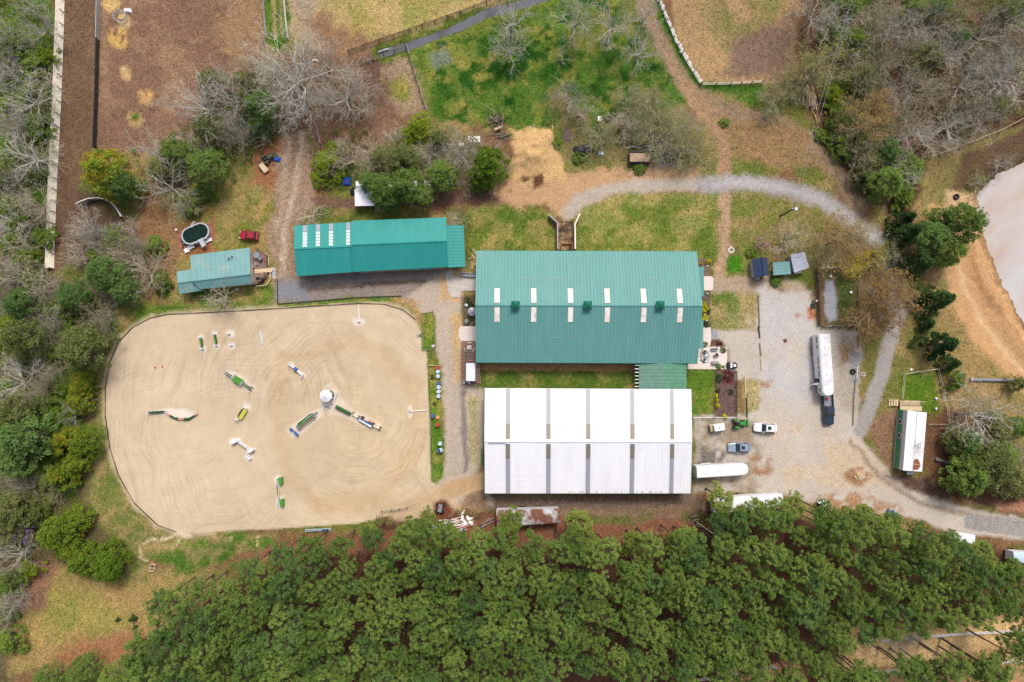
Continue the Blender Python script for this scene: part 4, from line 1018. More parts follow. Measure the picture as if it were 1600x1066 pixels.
a, b = off(pl, G(302, 355.5, 1.3)), off(pl, G(306, 347, .6)); lad.tube([a, a + Vector((0, 0, .6)), b + Vector((0, 0, .5)), Vector((b.x, b.y, 0))], .05, 6)
lad.build('ladder', M['white'], pl)
# pool terrace: black mat and red brick border built brick by brick
pt = empty('pool_terrace', G(303, 374), 'black mat terrace with red brick border round the pool', 'terrace')
tp = [off(pt, G(x, y, .1)) for x, y in [(280, 372), (288, 362), (322, 350), (329, 366), (326, 376), (290, 393), (284, 388)]]
MB().prism([(p.x, p.y) for p in reversed(tp)], -.02, .1).build('mat', M['dark_plastic'], pt)
bm_ = MB().box((0, 0, 0), (.62, .44, .12)).mesh('brick', M['wood_red'])
for line, n in (([(280, 370), (279.5, 378), (284, 389)], 7), ([(325, 351), (329, 358), (331, 372)], 8), ([(286, 390), (300, 384)], 4)):
    for k in range(n):
        t = k / (n - 1) * (len(line) - 1); i = min(int(t), len(line) - 2); t -= i
        x = line[i][0] * (1 - t) + line[i + 1][0] * t; y = line[i][1] * (1 - t) + line[i + 1][1] * t
        q = G(x, y); dd = ang(G(*line[i]), G(*line[i + 1]))
        link('brick', bm_, pt, off(pt, on(q, .12)), (0, 0, dd + math.pi / 2 + .05 * (k % 3)), (1.35, 1.05, 1))
for i, (x, y, w, d_, rz, l) in enumerate(((292.5, 391.5, .9, .75, .35, 'white square board at the south corner of the pool terrace'), (299, 386, 1.2, .7, .4, 'long white board beside the pool platform'), (308, 380, .55, .45, .3, 'small white crate west of the pool platform'), (322, 378, .6, .55, .3, 'white crate just east of the pool platform'), (328, 375, .85, .6, .3, 'white crate at the east end of the pool terrace'))):
    t = empty('crate', on(G(x, y, .12), .12), l, 'crate', rz=rz)
    MB().box((0, 0, .12), (w, d_, .24)).build('box', M['white'], t)
    MB().box((0, 0, .255), (w * 1.06, d_ * 1.06, .03)).build('lid', M['white_old'], t)
tag(MB().loft([[Vector((-.5, -.3, 0)), Vector((.5, -.1, 0)), Vector((-.1, .5, 0))], [Vector((-.35, -.2, .22)), Vector((.3, -.08, .2)), Vector((-.1, .3, .24))]]).build('tarp', M['yellow'], None, loc=on(G(289, 380, .12), .12)), 'crumpled yellow sheet on the black pool mat', 'tarp')
tag(MB().box((0, 0, .15), (.55, .45, .3), rz=.3).add([], []).box((0, 0, .32), (.3, .25, .08)).build('pump', M['brick_red'], None, loc=on(G(322.5, 371, .12), .12)), 'small red pool pump by the pool rim', 'pump')

# mobile home ------------------------------------------------------------------
mh = empty('mobile_home', G(1420, 682), 'green sided mobile home with white metal roof stained brown', 'mobile home')
wl, wr = 2.3, 2.7     # eave heights; the ridge runs left of centre
e_w = [off(mh, G(1411.5, 640.5, wl)), off(mh, G(1405, 733.5, wl))]; rg = [off(mh, G(1418.5, 641.5, 3.25)), off(mh, G(1411, 735, 3.25))]; e_e = [off(mh, G(1448.5, 645, wr)), off(mh, G(1441, 737, wr))]
ro = MB().slab([e_w[0], e_w[1], rg[1], rg[0]], .08).build('roof', M['steel'], mh)
rp = MB().slab([rg[0], rg[1], e_e[1], e_e[0]], .1).build('roof', M['white_roof'], mh)
rbm = MB(); slope_ribs(rbm, e_w[1], e_w[0], rg[0], rg[1], .6, .05, .03); rbm.build('roof_rib', M['grey'], ro)['kind'] = 'stuff'
rbm = MB(); slope_ribs(rbm, e_e[0], e_e[1], rg[1], rg[0], 1.2, .04, .03); rbm.build('roof_rib', M['white_old'], rp)['kind'] = 'stuff'
MB().tube([rg[0].lerp(e_e[0], .5) + Vector((0, 0, .02)), rg[1].lerp(e_e[1], .5) + Vector((0, 0, .02))], .05, 5).build('roof_seam', M['steel'], rp)
pts = [(0.99, .5), (.97, .2), (.9, .1), (.84, .18), (.80, .25), (.79, .4), (.84, .5), (.92, .52), (.98, .5)]
top = [e_e[0].lerp(e_e[1], s).lerp(rg[0].lerp(rg[1], s), t) + Vector((0, 0, .012)) for s, t in pts]
MB().add(top + [p - Vector((0, 0, .008)) for p in top], [tuple(range(len(top))), tuple(range(2 * len(top) - 1, len(top) - 1, -1))]).build('bare_patch', M['rust2'], rp)
def gr(p, z): return Vector((p.x, p.y, z))
n_ = (e_w[0] - e_e[0]).normalized() * .12
wa = [gr(e_w[0] - n_, 0), gr(e_w[1] - n_, 0), gr(e_e[1] + n_, 0), gr(e_e[0] + n_, 0)]
MB().hexa([gr(p, .45) for p in wa], [gr(p, z - .1) for p, z in zip(wa, (wl, wl, wr, wr))]).build('wall', M['green_wall'], mh)
MB().hexa([gr(p, -.05) for p in wa], [gr(p, .45) for p in wa]).build('skirting', M['grey_wall'], mh)
ax_ = (wa[1] - wa[0]).normalized(); gn = Vector((-abs(ax_.y), ax_.x * (1 if ax_.y < 0 else -1), 0)) * 1.0
for t in (.20, .44):
    p = gr(wa[0].lerp(wa[1], t), 1.45) + gn * .03
    rzz = math.atan2(ax_.y, ax_.x)
    w_ = MB().box((0, 0, 0), (1.0, .08, 1.0)).build('window', M['white'], mh, loc=p, rot=(0, 0, rzz))
    MB().box((0, 0, 0), (.78, .10, .8)).build('pane', M['glass'], w_)
q = G(1418, 738); pbox('hitch_cover', mh, (q.x, q.y, .7), (1.3, .7, .5), M['steel'], rz=.05)
# porch deck with steps
pd = empty('porch_deck', G(1420, 634), 'pale new timber porch deck at the north end of the mobile home', 'deck')
for k in range(9):
    a = G(1406 + .6, 626.5 + k * 1.75, .9); b = G(1438 - (0 if k < 4 else -3), 627.5 + k * 1.75, .9)
    pbox('plank', pd, ((a.x + b.x) / 2, (a.y + b.y) / 2, .86), ((b - a).length, .2, .05), M['wood_new'] if k != 4 else M['wood'], rz=ang(a, b))
for x, y in ((1407, 627), (1437, 628), (1407, 640), (1437, 641), (1421, 627)):
    q = G(x, y, .5); pbox('post', pd, (q.x, q.y, .42), (.12, .12, .84), M['wood'])
railing(pd, [(1405.5, 626), (1437.5, 627.5)], .85, .95, M['wood_new'])
for k in range(4):
    q = G(1402.5 - k * 4, 629.5, .8 - k * .2); pbox('step', pd, (q.x, q.y, .72 - k * .19), (.34, 1.25, .06), M['wood_new'])
for k in range(2):
    q = G(1396 , 625.5 + k * 8, .3); pbox('stringer', pd, (q.x, q.y, .36), (2.1, .07, .12), M['wood_new'], ry=-.47 if False else .42)

# small sheds by the yard -----------------------------------------------------------
ds = empty('garden_shed', G(1186, 419), 'small shed with dark navy roof and pale grey wall', 'shed')
gable(ds, [(1175, 404), (1198, 402), (1202, 431), (1178, 434)], [(1187, 403), (1190.5, 432.5)][::1], 2.3, 3.1, M['navy_roof'], M['grey_wall'], step=5) if False else None
qn = [off(ds, G(x, y, 2.3)) for x, y in ((1175.5, 405), (1199, 402.5), (1201.5, 430.5), (1179.5, 433.5))]
ra, rb2 = [(p + q) / 2 + Vector((0, 0, .8)) for p, q in ((qn[0], qn[1]), (qn[3], qn[2]))]
MB().slab([qn[0], qn[3], rb2, ra], .1).slab([ra, rb2, qn[2], qn[1]], .1).build('roof', M['navy_roof'], ds)
MB().tube([ra + Vector((0, 0, .03)), rb2 + Vector((0, 0, .03))], .07, 5).build('ridge_cap', M['black'], ds)
cc_ = (qn[0] + qn[2]) / 2
def shr(p, z, f=.9): return Vector((cc_.x + (p.x - cc_.x) * f, cc_.y + (p.y - cc_.y) * f, z))
MB().hexa([shr(p, -.05) for p in (qn[3], qn[2], qn[1], qn[0])], [shr(p, 2.2) for p in (qn[3], qn[2], qn[1], qn[0])]).add([shr(qn[3], 2.2), shr(qn[2], 2.2), shr(rb2, 2.9), shr(qn[0], 2.2), shr(qn[1], 2.2), shr(ra, 2.9)], [(0, 1, 2), (3, 5, 4)]).build('wall', M['grey_wall'], ds)
q = G(1183, 437); pbox('step', ds, (q.x, q.y + .25, .12), (.9, .6, .24), M['grey_wall'], rz=.1)
pbox('door', ds, (q.x, q.y + .75, 1.1), (.85, .06, 1.9), M['white'], rz=.1)
ts = empty('run_in_shed', G(1222, 418), 'low pen with pale teal roof between the navy and grey sheds', 'shed')
p4 = shed_roof(ts, [(1208, 410), (1234, 409), (1236, 428), (1208.5, 430)], (2.1, 2.1, 1.8, 1.8), M['teal_old'], step=.5, name='roof')
for i, p in enumerate(p4): MB().box((p.x * .95, p.y * .95, .9), (.12, .12, 1.8)).build('post', M['wood'], ts)
pbox('back_wall', ts, (G(1221, 411).x, G(1221, 411).y, 1.0), (3.0, .08, 1.9), M['wood'])
railing(ts, [(1208, 432), (1232, 430)], 0, 1.0, M['wood'])
gs = empty('tool_shed', G(1249, 411), 'grey metal roofed lean to shed beside the bare tree', 'shed')
p4 = shed_roof(gs, [(1235, 398), (1257.5, 394), (1264.5, 418), (1241, 426)], (2.6, 2.6, 2.2, 2.2), M['grey_roof'], step=.7, name='roof')
cg = sum(p4, Vector()) / 4
MB().hexa([Vector((cg.x + (p.x - cg.x) * .88, cg.y + (p.y - cg.y) * .88, -.05)) for p in (p4[3], p4[2], p4[1], p4[0])], [Vector((cg.x + (p.x - cg.x) * .88, cg.y + (p.y - cg.y) * .88, p.z - .1)) for p in (p4[3], p4[2], p4[1], p4[0])]).build('wall', M['grey_wall'], gs)
q = G(1247, 427); pbox('step', gs, (q.x, q.y + .2, .1), (1.4, .5, .2), M['steel'], rz=.2)
pbox('door', gs, (q.x + .05, q.y + .72, .95), (1.0, .06, 1.8), M['white_old'], rz=.27)

# shed among the trees, roofs glimpsed
hb = empty('hidden_shed', G(612, 305), 'white roofed shed half hidden under the evergreens', 'shed')
gable(hb, [(556, 283), (672, 282), (674, 299), (556, 300)], [(556, 290), (673, 290)], 2.6, 3.2, M['white_old'], M['grey_wall'], step=.8)
lo = [off(hb, G(x, y, z)) for (x, y), z in zip([(554, 296), (586, 296), (586, 321.5), (554.5, 322)], (2.6, 2.6, 2.2, 2.2))]
MB().slab([lo[0], lo[3], lo[2], lo[1]], .08).build('porch_roof', M['white_roof'], hb)
for p in lo: MB().box((p.x * .98, p.y * .96, 1.1), (.1, .1, 2.1)).build('post', M['wood'], hb)
for i, (x, y, l) in enumerate(((590.5, 327, 'tan crate on the grass under the evergreens by the stable'), (601, 327.5, 'tan crate next to the dark trunk north of the stable'))):
    t = empty('crate', G(x, y), l, 'crate'); MB().box((0, 0, .35), (1.0, .9, .7)).build('box', M['wood_new'], t); MB().box((0, 0, .73), (1.05, .95, .05)).build('lid', M['wood'], t)

# rusty and white long roofs along the wood ----------------------------------------------
def long_roof(name, label, cat, quad, z, mat, wmat=None):
    t = empty(name, on(sum((G(*p) for p in quad), Vector()) / 4, 0), label, cat)
    q = [off(t, G(x, y, z)) for x, y in quad]
    # rounded van roof: five strips across
    rings = []
    n = 6
    for i in range(n + 1):
        a = math.pi * i / n
        f = .5 - .5 * math.cos(a)
        rings.append([q[0].lerp(q[3], f) + Vector((0, 0, .28 * math.sin(a))), q[1].lerp(q[2], f) + Vector((0, 0, .28 * math.sin(a)))])
    mb = MB(); vs = []; fs = []
    for i, (a, b) in enumerate(rings): vs += [a, b, a - Vector((0, 0, .1)), b - Vector((0, 0, .1))]
    for i in range(n):
        k = i * 4; fs += [(k, k + 4, k + 5, k + 1), (k + 2, k + 3, k + 7, k + 6)]
        fs += [(k, k + 2, k + 6, k + 4), (k + 1, k + 5, k + 7, k + 3)]
    fs += [(0, 1, 3, 2), (n * 4, n * 4 + 2, n * 4 + 3, n * 4 + 1)]
    mb.add(vs, fs).build('roof', mat, t)
    cen = sum(q, Vector()) / 4
    def i_(p, zz): return Vector((cen.x + (p.x - cen.x) * .98, cen.y + (p.y - cen.y) * .97, zz))
    MB().hexa([i_(p, .7) for p in (q[3], q[2], q[1], q[0])], [i_(p, z - .08) for p in (q[3], q[2], q[1], q[0])]).build('body', wmat or M['white_old'], t)
    d = (q[1] - q[0]).normalized()
    for f in (.3, .42):
        for a, b in ((q[0], q[1]), (q[3], q[2])):
            p = i_(a.lerp(b, f), .4); MB().cyl((0, 0, -.12), .4, .24, 12).build('wheel', M['rubber'], t, loc=p, rot=(R(90), 0, math.atan2(d.y, d.x)))
    return t
long_roof('old_trailer', 'long old trailer with white roof rusted brown on one side', 'trailer', [(775, 797.5), (874, 794.5), (876, 818), (777, 823)], 3.0, M['rust'])
lr = long_roof('box_trailer', 'long white box trailer half under the pines by the yard', 'trailer', [(1112, 779), (1222, 772), (1226, 793), (1116, 803)], 3.0, M['white_old'])
long_roof('parked_caravan', 'white caravan roof poking from the pines by the asphalt road', 'caravan', [(1490, 832), (1523, 836), (1522, 851), (1489, 846)], 2.7, M['white_roof'])
long_roof('parked_caravan', 'pale blue caravan roof at the right edge below the road', 'caravan', [(1583, 862), (1612, 864), (1612, 882), (1582, 878)], 2.7, M['blue_pale'])
t = empty('small_trailer', G(1281, 783), 'little tilted white trailer lid at the north edge of the pines', 'trailer', rz=R(-30))
MB().box((0, 0, 1.0), (1.4, 1.1, .9)).build('body', M['white'], t); MB().box((0, 0, 1.48), (1.5, 1.2, .06)).build('roof', M['white_roof'], t)
for s in (-1, 1): MB().cyl((0, 0, -.08), .28, .16, 12).build('wheel', M['rubber'], t, loc=(0, s * .62, .28), rot=(R(90), 0, 0))
MB().box((1.1, 0, .5), (.9, .08, .08)).build('drawbar', M['grey'], t)

# manure bunker ramp ---------------------------------------------------------------------
mbk = empty('muck_ramp', G(885, 365), 'timber sided muck ramp running down to the barn', 'ramp')
def wall_run(root, pts, h, th, mat, name='wall_board', capmat=None, n=3):
    for a, b in zip(pts[:-1], pts[1:]):
        a, b = G(*a), G(*b); L_ = (b - a).length; rz = ang(a, b)
        for k in range(n):
            pbox(name, root, ((a.x + b.x) / 2, (a.y + b.y) / 2, h / n * (k + .5)), (L_, th, h / n - .03), mat, rz)
        if capmat: pbox('cap_board', root, ((a.x + b.x) / 2, (a.y + b.y) / 2, h + .03), (L_ + .05, th + .1, .06), capmat, rz)
        m = max(1, int(L_ / 2.2))
        for k in range(m + 1):
            q = a.lerp(b, k / m); d = (b - a).normalized(); n_ = Vector((-d.y, d.x, 0)) * (th / 2 + .07)
            pbox('post', root, (q.x + n_.x, q.y + n_.y, h / 2), (.14, .14, h), M['wood'], rz)
wall_run(mbk, [(856.5, 338.5), (870, 350.5), (870.5, 391)], 1.6, .15, M['wood'], capmat=M['fence_grey'])
wall_run(mbk, [(904.5, 337), (897, 353), (897.5, 391)], 1.6, .18, M['wood'], capmat=M['fence_white'])
fl = [off(mbk, G(x, y)) for x, y in ((871, 346), (895, 346), (896.5, 391), (871.5, 391))]
MB().slab([p + Vector((0, 0, .16)) for p in (fl[0], fl[3], fl[2], fl[1])], .2).build('floor', M['manure'], mbk)
for (a, b) in (((876.5, 382), (893, 382)), ((876.5, 382), (876.5, 391)), ((893, 382), (893, 391))):
    pa_, pb2 = G(*a), G(*b); pbox('kick_board', mbk, ((pa_.x + pb2.x) / 2, (pa_.y + pb2.y) / 2, .45), ((pb2 - pa_).length, .12, .6), M['rust2'], ang(pa_, pb2))

# concrete pads
def pad(name, pts, z, mat):
    tag(MB().prism([(G(x, y).x, G(x, y).y) for x, y in reversed(pts)], -.05, z).build(name, mat), kind='structure')
pad('concrete_pad', [(695, 424), (705, 422), (709, 432), (746, 432), (746, 454), (720, 455), (719, 465), (706, 465), (700, 455)], .1, M['concrete'])
pad('concrete_pad', [(720, 510), (746, 510), (746, 533), (721, 533), (716.5, 527), (716.5, 516)], .1, M['concrete_pink'])
pad('concrete_pad', [(1096, 432), (1112, 432), (1114.5, 435), (1114, 452), (1112, 454), (1096, 454)], .12, M['concrete_pink'])
pad('concrete_pad', [(1096, 512), (1110.5, 512), (1111, 532), (1109, 541), (1096, 541)], .12, M['concrete_pink'])
pad('patio', [(1090, 542), (1136, 542), (1136, 577), (1074, 577), (1074, 568), (1089, 566)], .10, M['concrete_pink'])
pad('mat', [(1111.5, 517), (1121, 517), (1121, 528), (1111.5, 528)], .05, M['grey'])

# pergola left of the barn ------------------------------------------------------------
pg = empty('pergola', G(733, 566), 'slatted timber pergola against the west end of the teal barn', 'pergola')
for y in np.linspace(536, 597, 19):
    if 566.5 < y: x0, x1 = 721.5, 727.5
    else: x0, x1 = 721.5, 743.5
    segs = [(721.5, 743.5)] if y < 566.5 else [(721.5, 728), (743, 749.5)]
    for x0, x1 in segs:
        a, b = G(x0, y, 2.6), G(x1, y, 2.6); pbox('slat', pg, ((a.x + b.x) / 2, a.y, 2.6), (b.x - a.x, .14, .12), M['wood'])
for x in (722, 727.8, 743.3, 749):
    y0, y1 = (567, 598) if x > 744 else (535, 598)
    a, b = G(x, y0, 2.45), G(x, y1, 2.45); pbox('beam', pg, (a.x, (a.y + b.y) / 2, 2.48), (.12, abs(a.y - b.y), .14), M['wood_dark'])
    for yy in np.linspace(y0 + 1, y1 - 1, 4): q = G(x, yy, 1.2); pbox('post', pg, (q.x, q.y, 1.2), (.12, .12, 2.4), M['wood_dark'])
tag(MB().prism([(G(x, y).x, G(x, y).y) for x, y in reversed([(722, 534), (745, 534), (745, 568), (751, 568), (751, 600), (722, 600)])], -.04, .06).build('brick_paving', M['brick_red']), kind='structure')
bp = bpy.data.objects['brick_paving']
bk = MB().box((0, 0, 0), (.56, .36, .06)).mesh('brick', M['brick_red'])
for i in range(6):
    for j in range(14):
        x, y = 724 + i * 4.7 + (2.2 if j % 2 else 0), 569 + j * 2.3
        if x < 750: link('brick', bk, bp, (G(x, y).x, G(x, y).y, .075), None, (.96, .8, 1))
bx = empty('white_container', G(735, 582), 'white ridged storage container with flat lid on the brick paving', 'container')
a, b = off(bx, G(727.5, 567.5, 2.4)), off(bx, G(742.8, 595.5, 2.4))
w_, l_ = b.x - a.x, a.y - b.y; cx, cy = (a.x + b.x) / 2, (a.y + b.y) / 2
MB().box((cx, cy, 1.2), (w_ * .97, l_ * .97, 2.2)).build('body', M['white'], bx)
MB().box((cx, cy, 2.36), (w_, l_, .1)).build('roof', pmat('pale_blue_white_metal', (.66, .70, .76), .45, .05, .8), bx)
rbm = MB()
for k in range(7): rbm.box((cx, cy - l_ / 2 + (k + .5) * l_ / 7, 2.43), (w_ * .98, .06, .04))
rbm.build('roof_rib', M['white_old'], bx)
MB().box((cx + w_ / 2 + .05, cy, 1.2), (.06, 1.0, 2.0)).build('door', M['cream'], bx)
# bench table ring under the pergola
rt = simple_table('picnic_table', 'round white table ringed by benches under the pergola', 733.5, 543.5, .07, .48, M['white'])
for a0 in (90, 210, 330):
    MB().box((0, 0, .42), (.8, .26, .06)).box((-.3, 0, .2), (.06, .2, .4)).box((.3, 0, .2), (.06, .2, .4)).build('seat', M['white'], rt, loc=(math.cos(R(a0)) * .95, math.sin(R(a0)) * .95, 0), rot=(0, 0, R(a0 + 90)))
t = empty('blue_bench', on(G(733, 557), .07), 'blue bench beneath the pergola slats', 'bench')
MB().box((0, 0, .45), (1.0, .4, .06)).build('seat', M['blue'], t); MB().box((0, .22, .72), (1.0, .05, .4)).build('backrest', M['blue'], t)
for s in (-.42, .42): MB().box((s, 0, .21), (.06, .36, .42)).build('leg', M['blue'], t)
def chair(label, x, y, z, rz, mat, group=None):
    t = empty('chair', on(G(x, y, z), z), label, 'chair', group, rz)
    MB().box((0, 0, .42), (.5, .5, .06)).build('seat', mat, t); MB().box((0, .24, .68), (.5, .06, .5), rx=-.15).build('backrest', mat, t)
    for s in (-.2, .2):
        for q in (-.2, .2): MB().box((s, q, .2), (.05, .05, .4)).build('leg', mat, t)
chair('white chair at the southwest corner of the brick paving', 724.5, 597.5, .06, .5, M['white'])
chair('grey chair on the south edge of the brick paving', 733, 598, .06, -.3, M['steel'])
# water tank and fittings west of the barn
wt = empty('water_tank', G(738, 488), 'round galvanised water tank beside the west wall of the barn', 'tank')
MB().cyl((0, 0, 0), .82, 1.5, 24).build('body', M['steel'], wt); MB().cyl((0, 0, 1.5), .82, .28, 24, .25).build('lid', M['steel'], wt); MB().cyl((0, 0, 1.78), .2, .08, 12).build('hatch', M['grey'], wt)
MB().cyl((0, 0, 0), .7, .5, 20, .7).build('trough', M['grey'], empty('feed_trough', G(729.5, 502.5), 'small round feed tub below the water tank', 'tub'), scale=(.6, .6, .7))
chair('white metal chair in the planting beside the water tank', 729, 477, 0, 1.2, M['white'])
bn = empty('long_bench', G(732, 430.5), 'long grey metal mounting bench by the north concrete pad', 'bench', rz=R(-4))
MB().box((0, 0, .75), (2.9, .55, .06)).build('top', M['grey'], bn); MB().box((0, .3, .95), (2.9, .05, .4)).build('backrest', M['steel'], bn)
for s in (-1.3, 0, 1.3): MB().box((s, 0, .36), (.08, .5, .72)).build('leg', M['grey'], bn)
# loose poles behind the stable
for i, (p, q, l) in enumerate((((738, 389), (744, 396.5), 'green white pole leaning at the north west barn corner'), ((737.5, 398), (741.5, 404.5), 'short white pole beside the stable lean to'), ((732, 405.5), (738.5, 402), 'white pole lying across the debris by the stable'), ((737.5, 411), (737.5, 420), 'white pole standing on the debris heap by the bench'))):
    tag(MB().tube([G(*p, .2), G(*q, .5)], .07, 6).build('pole', M['cream']), l, 'pole')

# ---------------------------------------------------------------- fences and walls
def fence(name, label, cat, pts, h, post_mat, rail_mat, step=2.6, rails=3, rail_h=.14, post=.13, panel=None, group=None, top=None, lean=0.0):
    """posts and rails; with panel, one boarded panel per bay"""
    t = empty(name, on(G(*pts[0]), 0), label, cat, group)
    for a, b in zip(pts[:-1], pts[1:]):
        A_, B_ = G(*a), G(*b); L_ = (B_ - A_).length; rz = ang(A_, B_); n = max(1, round(L_ / step)); d = (B_ - A_) / n
        nrm = Vector((-d.y, d.x, 0)).normalized() * (post / 2 + .02)
        for k in range(n):
            p = A_ + d * k; c = p + d / 2
            pbox('post', t, (p.x, p.y, h / 2), (post, post, h + .1), post_mat, rz)
            if panel:
                pm = panel(k, n) if callable(panel) else panel
                lo = nrm.normalized() * math.sin(lean) * h / 2; pbox('panel', t, (c.x + nrm.x - lo.x, c.y + nrm.y - lo.y, h / 2 * math.cos(lean) + .03), (d.length - .05, .07, h - .1), pm, rz, rx=lean)
                if top: pbox('cap_board', t, (c.x + nrm.x - 2 * lo.x, c.y + nrm.y - 2 * lo.y, h * math.cos(lean) + .03), (d.length, .16, .05), top, rz)
            else:
                for r in range(rails):
                    z = h * (r + .75) / rails - .05
                    pbox('rail', t, (c.x + nrm.x, c.y + nrm.y, z), (d.length - .02, .05, rail_h), rail_mat, rz)
        if tuple(b) == tuple(pts[-1]): pbox('post', t, (B_.x, B_.y, h / 2), (post, post, h + .1), post_mat, rz)
    return t
LEAN = R(42)     # the kickboard slopes outward
fence('track_wall', 'sloping pale boarded wall along the outer side of the gallop track', 'wall', [(101, -20), (99.5, 40), (95, 160), (89, 280), (86, 350), (84, 420)], 1.5, M['wood'], None, step=2.5, panel=M['fence_white'], top=M['fence_white'], lean=LEAN)
bf_ = fence('track_fence', 'boarded fence on the inner side of the track, grey above and black below', 'fence', [(157, -18), (155.5, 64)], 1.5, M['wood_dark'], None, step=2.1, panel=M['fence_grey'], top=M['fence_grey'])
fence('track_fence', 'black boarded fence between the gallop track and the brown paddock', 'fence', [(155, 66), (153, 150), (150, 232)], 1.4, M['wood_dark'], None, step=2.1, panel=M['wood_dark'], top=M['wood_dark'])
fence('curved_wall', 'curved pale timber wall at the end of the gallop track', 'wall', [(126, 322), (133, 318), (144, 314), (158, 312.5), (171, 315), (180, 320.5), (187, 328), (195, 341)], 1.5, M['wood'], None, step=1.6, panel=M['fence_grey'], top=M['fence_white'])
fence('paddock_fence', 'grey board fence between the brown paddock and the grass lane', 'fence', [(412, -15), (413, 20), (416.5, 60)], 1.3, M['wood'], M['fence_grey'])
fence('paddock_fence', 'pale board fence on the right side of the grass lane', 'fence', [(443, -15), (447, 30), (450.5, 62)], 1.3, M['wood'], M['fence_white'])
fence('paddock_fence', 'dark rail fence along the brook side of the sand paddock', 'fence', [(545, 83), (640, 50), (720, 22), (800, -10)], 1.3, M['wood_dark'], M['wood_dark'], step=3.0)
fence('paddock_fence', 'dark rail fence at the top of the small brown paddock', 'fence', [(566, 100), (600, 88), (634, 76)], 1.3, M['wood_dark'], M['wood'], step=2.8)
fence('paddock_fence', 'brown rail fence between the small paddock and the meadow', 'fence', [(635, 72), (650, 122), (667, 176)], 1.3, M['wood'], M['fence_grey'], step=2.6)
fence('paddock_fence', 'short rail fence under the bare tree by the dirt track', 'fence', [(494, 195), (501, 226)], 1.3, M['wood'], M['fence_grey'])
sw_ = fence('paddock_wall', 'white rail fence curving down the dirt lane beside the right paddock', 'fence', [(1024, -12), (1036, 20), (1052, 60), (1072, 98), (1093, 132)], 1.3, M['wood'], M['white'], step=2.2)
fence('paddock_fence', 'rail fence along the bottom of the right hand paddock', 'fence', [(1095, 134), (1140, 133), (1190, 130)], 1.3, M['wood_dark'], M['fence_white'], step=2.4)
# rubble of pale stones along the white fence
rnd = random.Random(11)
stone_meshes = []
for k in range(4):
    bm = bmesh.new(); bmesh.ops.create_icosphere(bm, subdivisions=1, radius=.28)
    for v in bm.verts: v.co *= rnd.uniform(.7, 1.25); v.co.z *= .6
    me = bpy.data.meshes.new('stone'); bm.to_mesh(me); bm.free(); me.materials.append(M['stone']); stone_meshes.append(me)
sr = empty('stone_row', on(G(1056, 66), 0), 'row of pale stones piled along the white paddock fence', 'stones')
ln = [(1026, -8), (1039, 22), (1055, 61), (1075, 97), (1096, 131)]
for k in range(95):
    t = k / 95 * 4; i = int(t); t -= i
    x = ln[i][0] * (1 - t) + ln[i + 1][0] * t + rnd.uniform(-1.2, 2.4); y = ln[i][1] * (1 - t) + ln[i + 1][1] * t + rnd.uniform(-2, 2)
    link('stone', rnd.choice(stone_meshes), sr, off(sr, on(G(x, y), .1)), (0, 0, rnd.uniform(0, 6)), (rnd.uniform(.7, 1.3),) * 3)
fence('yard_fence', 'double red brown rail fence along the west side of the gravel pen', 'fence', [(1277, 422), (1279, 460), (1282, 510)], 1.2, M['wood'], M['wood_red'], step=2.2)
fence('yard_fence', 'pale rail fence on the north side of the gravel pen', 'fence', [(1277, 421), (1304, 419)], 1.2, M['wood'], M['fence_white'], step=2.2)
fence('yard_fence', 'weathered rail fence on the east side of the gravel pen', 'fence', [(1339, 432), (1340, 508)], 1.2, M['wood'], M['wood'], step=2.6)
fence('yard_fence', 'brown rail fence across the south end of the gravel pen', 'fence', [(1284, 511), (1336, 509)], 1.2, M['wood_dark'], M['fence_grey'], step=2.4)
fence('yard_fence', 'inner rail of the gravel pen beside the black mat', 'fence', [(1273, 424), (1276, 470), (1277, 511)], 1.2, M['wood_red'], M['wood_dark'], step=2.4)
fence('garden_fence', 'thin pale wire fence round the lawn of the mobile home', 'fence', [(1408, 622), (1411.5, 585), (1463, 577), (1478, 640), (1481, 660)], 1.0, M['cream'], M['cream'], step=3.2, rails=2, rail_h=.07, post=.09)
fence('garden_fence', 'single pale rail running east from the mobile home', 'fence', [(1449, 663), (1482, 663.5)], .9, M['cream'], M['cream'], step=2.6, rails=1, rail_h=.08, post=.09)
fence('garden_fence', 'white rail fence behind the white utility cart', 'fence', [(1081, 653.5), (1115, 653), (1150, 653.5)], 1.0, M['wood'], M['white'], step=2.4, rails=2)
fence('garden_fence', 'dark rail fence on the east side of the garden bed', 'fence', [(1149.5, 580), (1149.5, 652)], .8, M['wood'], M['wood_dark'], step=2.6, rails=2)
fence('garden_fence', 'thin dark fence on the west side of the garden bed', 'fence', [(1117, 580), (1115.5, 652)], .8, M['wood_dark'], M['wood_dark'], step=2.6, rails=1, post=.09)
fence('boundary_fence', 'pale timber rail running through the bare wood to the pond', 'fence', [(1452, 247), (1500, 230), (1560, 206), (1610, 180)], 1.1, M['fence_grey'], M['fence_white'], step=3.0, rails=1, rail_h=.18)
fence('field_fence', 'white rail fence across the tan field behind the pines', 'fence', [(1345, 1051), (1400, 1046), (1460, 1041), (1600, 1030), (1660, 1020)], 1.2, M['white'], M['white'], step=2.6, rails=3)
fence('field_fence', 'white rail fence on the far side of the tan field', 'fence', [(1375, 1000), (1440, 994), (1510, 989), (1600, 984), (1660, 980)], 1.2, M['white'], M['white'], step=2.6, rails=3)
fence('field_fence', 'pale rail fence behind the clay patch at the bottom edge', 'fence', [(1070, 1064), (1110, 1058), (1150, 1052), (1210, 1040)], 1.2, M['white'], M['white'], step=2.6)
